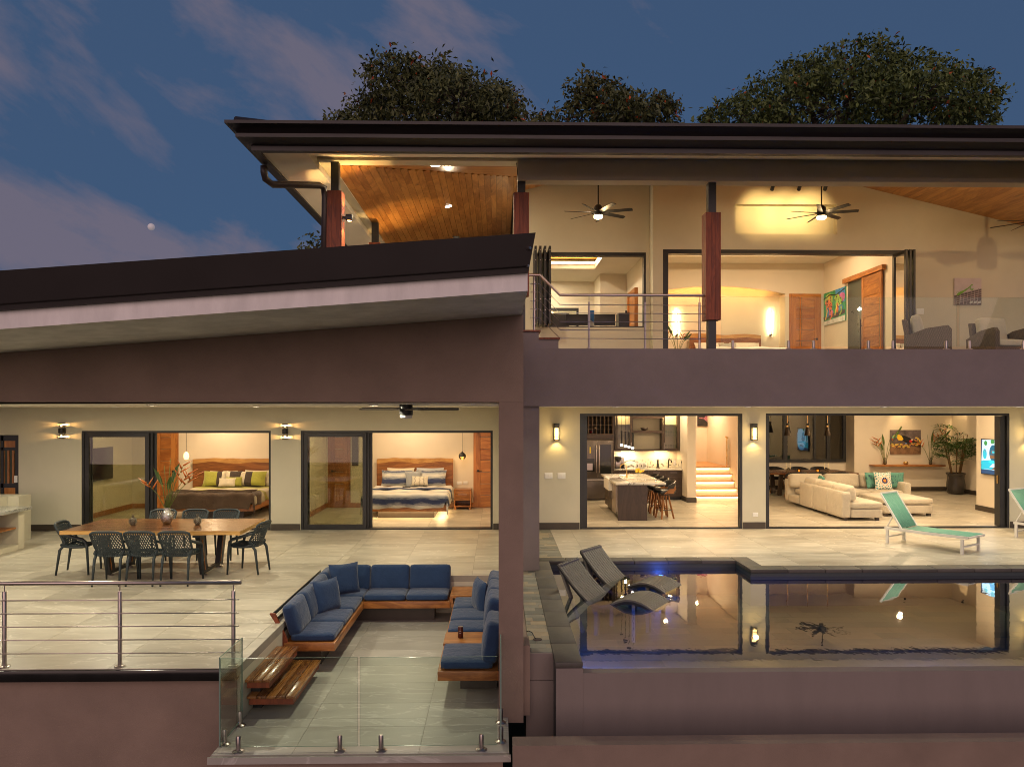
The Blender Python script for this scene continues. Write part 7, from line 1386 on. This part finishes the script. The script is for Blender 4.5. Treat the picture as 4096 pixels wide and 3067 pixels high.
# wicker armchairs on the upper terrace
def wicker(name):
    m, t, b = base_mat(name); v, _ = coords(t, (1, 1, 1)); c = N(t, 'ShaderNodeTexCoord'); sp_ = N(t, 'ShaderNodeSeparateXYZ'); t.links.new(c.outputs['Object'], sp_.inputs[0]); u = mth(t, 'ADD', sp_.outputs[0], sp_.outputs[1]); a = mth(t, 'SINE', mth(t, 'MULTIPLY', u, 170)); z = mth(t, 'SINE', mth(t, 'MULTIPLY', sp_.outputs[2], 260)); f = mth(t, 'MULTIPLY_ADD', mth(t, 'MULTIPLY', a, z), .5, .5); t.links.new(mixc(t, f, (.045, .034, .026), (.17, .13, .098)), b.inputs['Base Color']); b.inputs['Roughness'].default_value = .55; bump(t, b, f, .8, .006); return m
m_wick = wicker('dark_wicker')
def make_wicker(lb):
    t = thing('wicker_armchair', lb, 'armchair', local=True, group='wicker armchairs on the upper terrace')
    for s in (-1, 1): q = MB(); q.prism([(-.36, .04), (.40, .04), (.40, .56), (.34, .64), (-.02, .60), (-.40, .46)], 'x', s * .36 - .05, s * .36 + .05); q.build('arm', m_wick, t, bevel=.015, smooth=True)
    q = MB(); q.prism([(-.34, .04), (-.26, .04), (-.36, .80), (-.46, .80)], 'x', -.309, .309); q.build('back', m_wick, t, bevel=.015, smooth=True); part(t, 'apron', m_wick, (-.309, .309, .30, .36, .05, .26)); part(t, 'deck', m_wick, (-.309, .309, -.25, .299, .20, .26))
    q = MB(); q.rbox((0, .06, .335), (.60, .62, .14), r=.05, n=6, puff=.015); q.build('seat_cushion', m_stonefab, t, smooth='all'); q = MB(); q.rbox((0, -.19, .64), (.60, .17, .50), r=.06, n=7, puff=.03, axis=1, rot=Rx(.16)); q.build('back_cushion', m_stonefab, t, smooth='all')
    for sx in (-1, 1):
        for sy in (-.3, .34): part(t, 'foot', m_black, (sx * .36 - .025, sx * .36 + .025, sy - .025, sy + .025, .001, .041))
    return t
wc = make_wicker('grey cushioned wicker armchair turned beside the folding door'); wc.location = (P(3735, 1643, 14.2).x - .05, 14.3, UF); wc.rotation_euler = (0, 0, -math.pi / 2 - .55)
dup(wc, (P(4012, 1643, 14.3).x + .05, 14.5, UF), math.pi + .1, 'grey cushioned wicker armchair facing out below the mantis picture')
mg, wk, wl = ink((.16, .36, .03), .2), ink((.10, .075, .075), .4), ink((.34, .28, .27), .3)
man = [(wk, [(0, 0), (1, 0), (1, .60), (.6, .50), (.2, .38), (0, .34)])] + [(wl, stroke([(-.02, .04 + .075 * k), (.3, .12 + .075 * k), (.6, .2 + .075 * k), (1.0, .3 + .075 * k)], .012)) for k in range(5)] + [(wl, stroke([(.06 + k * .13, .02), (.10 + k * .13, .34 + .05 * k * .9)], .012)) for k in range(7)] + [(ink((.45, .46, .45)), [(.55 + .15 * k, .04), (.66 + .15 * k, .06), (.67 + .15 * k, .15), (.56 + .15 * k, .12)]) for k in range(3)] + [(mg, [(.06, .34), (.14, .35), (.30, .44), (.42, .55), (.38, .55), (.22, .50), (.10, .42)]), (mg, stroke([(.36, .52), (.50, .62), (.62, .73)], [.03, .016, .012])), (mg, ell(.64, .745, .03, .02)), (mg, stroke([(.58, .69), (.57, .57), (.68, .55)], .012)), (mg, stroke([(.57, .57), (.7, .6)], .010)), (mg, stroke([(.16, .47), (.10, .50), (.03, .40)], .005))]
canvas('square canvas photograph of a green mantis on woven cane', P(3814, 1643, FAC).x, P(3922, 1643, FAC).x, fz(1215), fz(1107), FAC - .002, ink((.52, .44, .44), .08), man); plate(3680, 1246, 30, 23, FAC, 'white switch plate beside the folding door on the upper wall', 2); plate(2698, 1850, 8, 20, 20.9, 'white switch plate on the kitchen end wall', 1)
# ================================================================== trees behind the house
m_bark = M('tree_bark', (.06, .045, .03), .9, var=.3)
def leafmat(name, cols):
    m, t, b = base_mat(name); g = N(t, 'ShaderNodeNewGeometry'); r = ramp(t, cols); t.links.new(g.outputs['Random Per Island'], r.inputs[0]); t.links.new(r.outputs[0], b.inputs['Base Color']); b.inputs['Roughness'].default_value = .5; b.inputs['Specular IOR Level'].default_value = .3; return m
LEAF = [(0, (.040, .048, .020)), (.35, (.070, .085, .030)), (.7, (.10, .115, .040)), (.985, (.15, .16, .06)), (.991, (.35, .06, .02)), (1, (.50, .09, .02))]
def tree(label, lobes, base, seed, n_per, mat, leaf=.30, name='shade_tree', lim=1.0):
    """lobes: (center, rx, ry, rz); leaves grow in sprays at twig ends spread over the lobes' shells"""
    rnd = random.Random(seed); t = thing(name, label, 'tree', base); base = Vector(base); q = MB(); c0 = Vector(lobes[0][0]); fork = base.lerp(c0, .55); q.tube([base, base.lerp(fork, .5) + Vector((.2, 0, 0)), fork], [.45, .36, .28], 9)
    q.build('trunk', m_bark, t, smooth='all')
    lv = MB(); V = []; F = []
    for li, (c, rx, ry, rz) in enumerate(lobes):
        c = Vector(c); lb_ = MB(); lb_.tube([fork, fork.lerp(c, .5) + Vector((rnd.uniform(-.3, .3), rnd.uniform(-.3, .3), .2)), c], [.2, .13, .07], 6)
        for k in range(int(n_per * rx * rz)):
            while True:
                d = Vector((rnd.gauss(0, 1), rnd.gauss(0, 1), rnd.gauss(0, 1)))
                if d.length > .1: break
            d.normalize(); rr = rnd.uniform(.55, 1.0) ** .5 * (1 + .12 * math.sin(d.x * 7 + seed) * math.sin(d.z * 6 + li)); tip = c + Vector((d.x * rx, d.y * ry, d.z * rz)) * rr
            if k % 14 == 0: lb_.tube([c.lerp(tip, .15), c.lerp(tip, .6) + Vector((0, 0, .1)), tip], [.035, .02, .006], 4, cap=False)
            for j in range(rnd.randint(5, 9)):
                p = tip + Vector((rnd.gauss(0, .17), rnd.gauss(0, .17), rnd.gauss(0, .14))); ld = Vector((rnd.gauss(0, 1), rnd.gauss(0, 1), rnd.gauss(-.9, .8))).normalized(); L = leaf * rnd.uniform(.6, 1.15); s = ld.cross(Vector((rnd.gauss(0, 1), rnd.gauss(0, 1), rnd.gauss(0, 1)))).normalized() * L * .22; up = ld.cross(s).normalized() * L * .06; b0 = len(V); V += [p, p + ld * L * .45 + s + up, p + ld * L, p + ld * L * .45 - s + up]; F += [(b0, b0 + 1, b0 + 2), (b0, b0 + 2, b0 + 3)]
        o = lb_.build('limb', m_bark, t)
    me = bpy.data.meshes.new('crown'); me.from_pydata([v - base for v in V], [], F); me.materials.append(mat); me.validate(); o = link(bpy.data.objects.new('crown', me)); o.parent = t; return t
lm = leafmat('tree_leaves', LEAF); lm2 = leafmat('tree_leaves_rusty', LEAF[:3] + [(.975, (.12, .11, .035)), (.984, (.45, .07, .015)), (1, (.55, .10, .02))]); lm3 = leafmat('tree_leaves_fresh', [(0, (.045, .062, .020)), (.35, (.075, .105, .028)), (.7, (.11, .145, .038)), (.987, (.16, .20, .06)), (.993, (.40, .07, .02)), (1, (.5, .1, .02))])
def L3(Y, *els):
    """lobes from photo pixels at distance Y: (px, py, rx_px, rz_px)"""
    k = Y / FPX; return [((P(px, py, Y).x, Y + dy, P(px, py + 32, Y).z), rx * k * .92, max(rx, rz) * k * .85, rz * k * .88) for px, py, rx, rz, dy in els]
tree('broad dark tree rising behind the roof end above the cedar terrace', L3(30, (1700, 420, 260, 190, 0), (1450, 430, 140, 130, 1), (1600, 330, 150, 110, -1), (1760, 290, 130, 85, 0), (1960, 370, 150, 120, 1), (1990, 450, 120, 90, -1), (1380, 480, 90, 70, 0), (1850, 460, 200, 110, -2)), (P(1700, 600, 30).x, 30, 4.0), 1, 170, lm, leaf=.25)
tree('smaller tree with reddish leaves between two larger trees', L3(28, (2400, 400, 150, 110, 0), (2360, 330, 110, 60, 0), (2210, 440, 110, 80, 1), (2590, 430, 130, 85, 0), (2640, 400, 80, 55, 0), (2480, 450, 130, 70, -1), (2140, 470, 60, 50, 0)), (P(2400, 600, 28).x, 28, 3.0), 2, 180, lm2, leaf=.25)
tree('largest spreading tree with open green crown behind the ridge', L3(31, (3350, 400, 330, 170, 0), (3420, 250, 220, 120, 0), (3150, 330, 190, 110, 1), (3650, 300, 190, 120, 0), (3780, 400, 170, 110, -1), (3890, 440, 110, 80, 0), (2960, 440, 160, 90, 0), (3560, 450, 250, 90, -2), (3250, 220, 110, 70, 1), (2850, 460, 70, 50, 0)), (P(3400, 600, 31).x, 31, 4.0), 5, 150, lm3, leaf=.26)
tree('small leafy branch of a tree beyond the downpipe', L3(22, (1262, 955, 38, 40, 0), (1235, 985, 26, 24, 0)), (P(1300, 1400, 22).x, 22, 1.0), 9, 200, lm, leaf=.20)
# ================================================================== the moon, low in the evening sky
d = ray(605, 908).normalized(); q = MB(); q.lathe([(3.7 * math.sin(math.pi * k / 10) + .001, -3.7 * math.cos(math.pi * k / 10)) for k in range(11)], d * 900 + Vector((0, 0, HC)), 20)
tag(q.build('moon', m_moon, None, smooth='all'), 'pale small moon low in the evening sky', 'moon')
c = P(2069, 690, PAR - .004); q = MB(); q.tube([P(2066, 652, PAR - .006), P(2070, 680, PAR - .010), P(2068, 722, PAR - .006)], .006, 5); q.build('loose_wire', m_black, house)
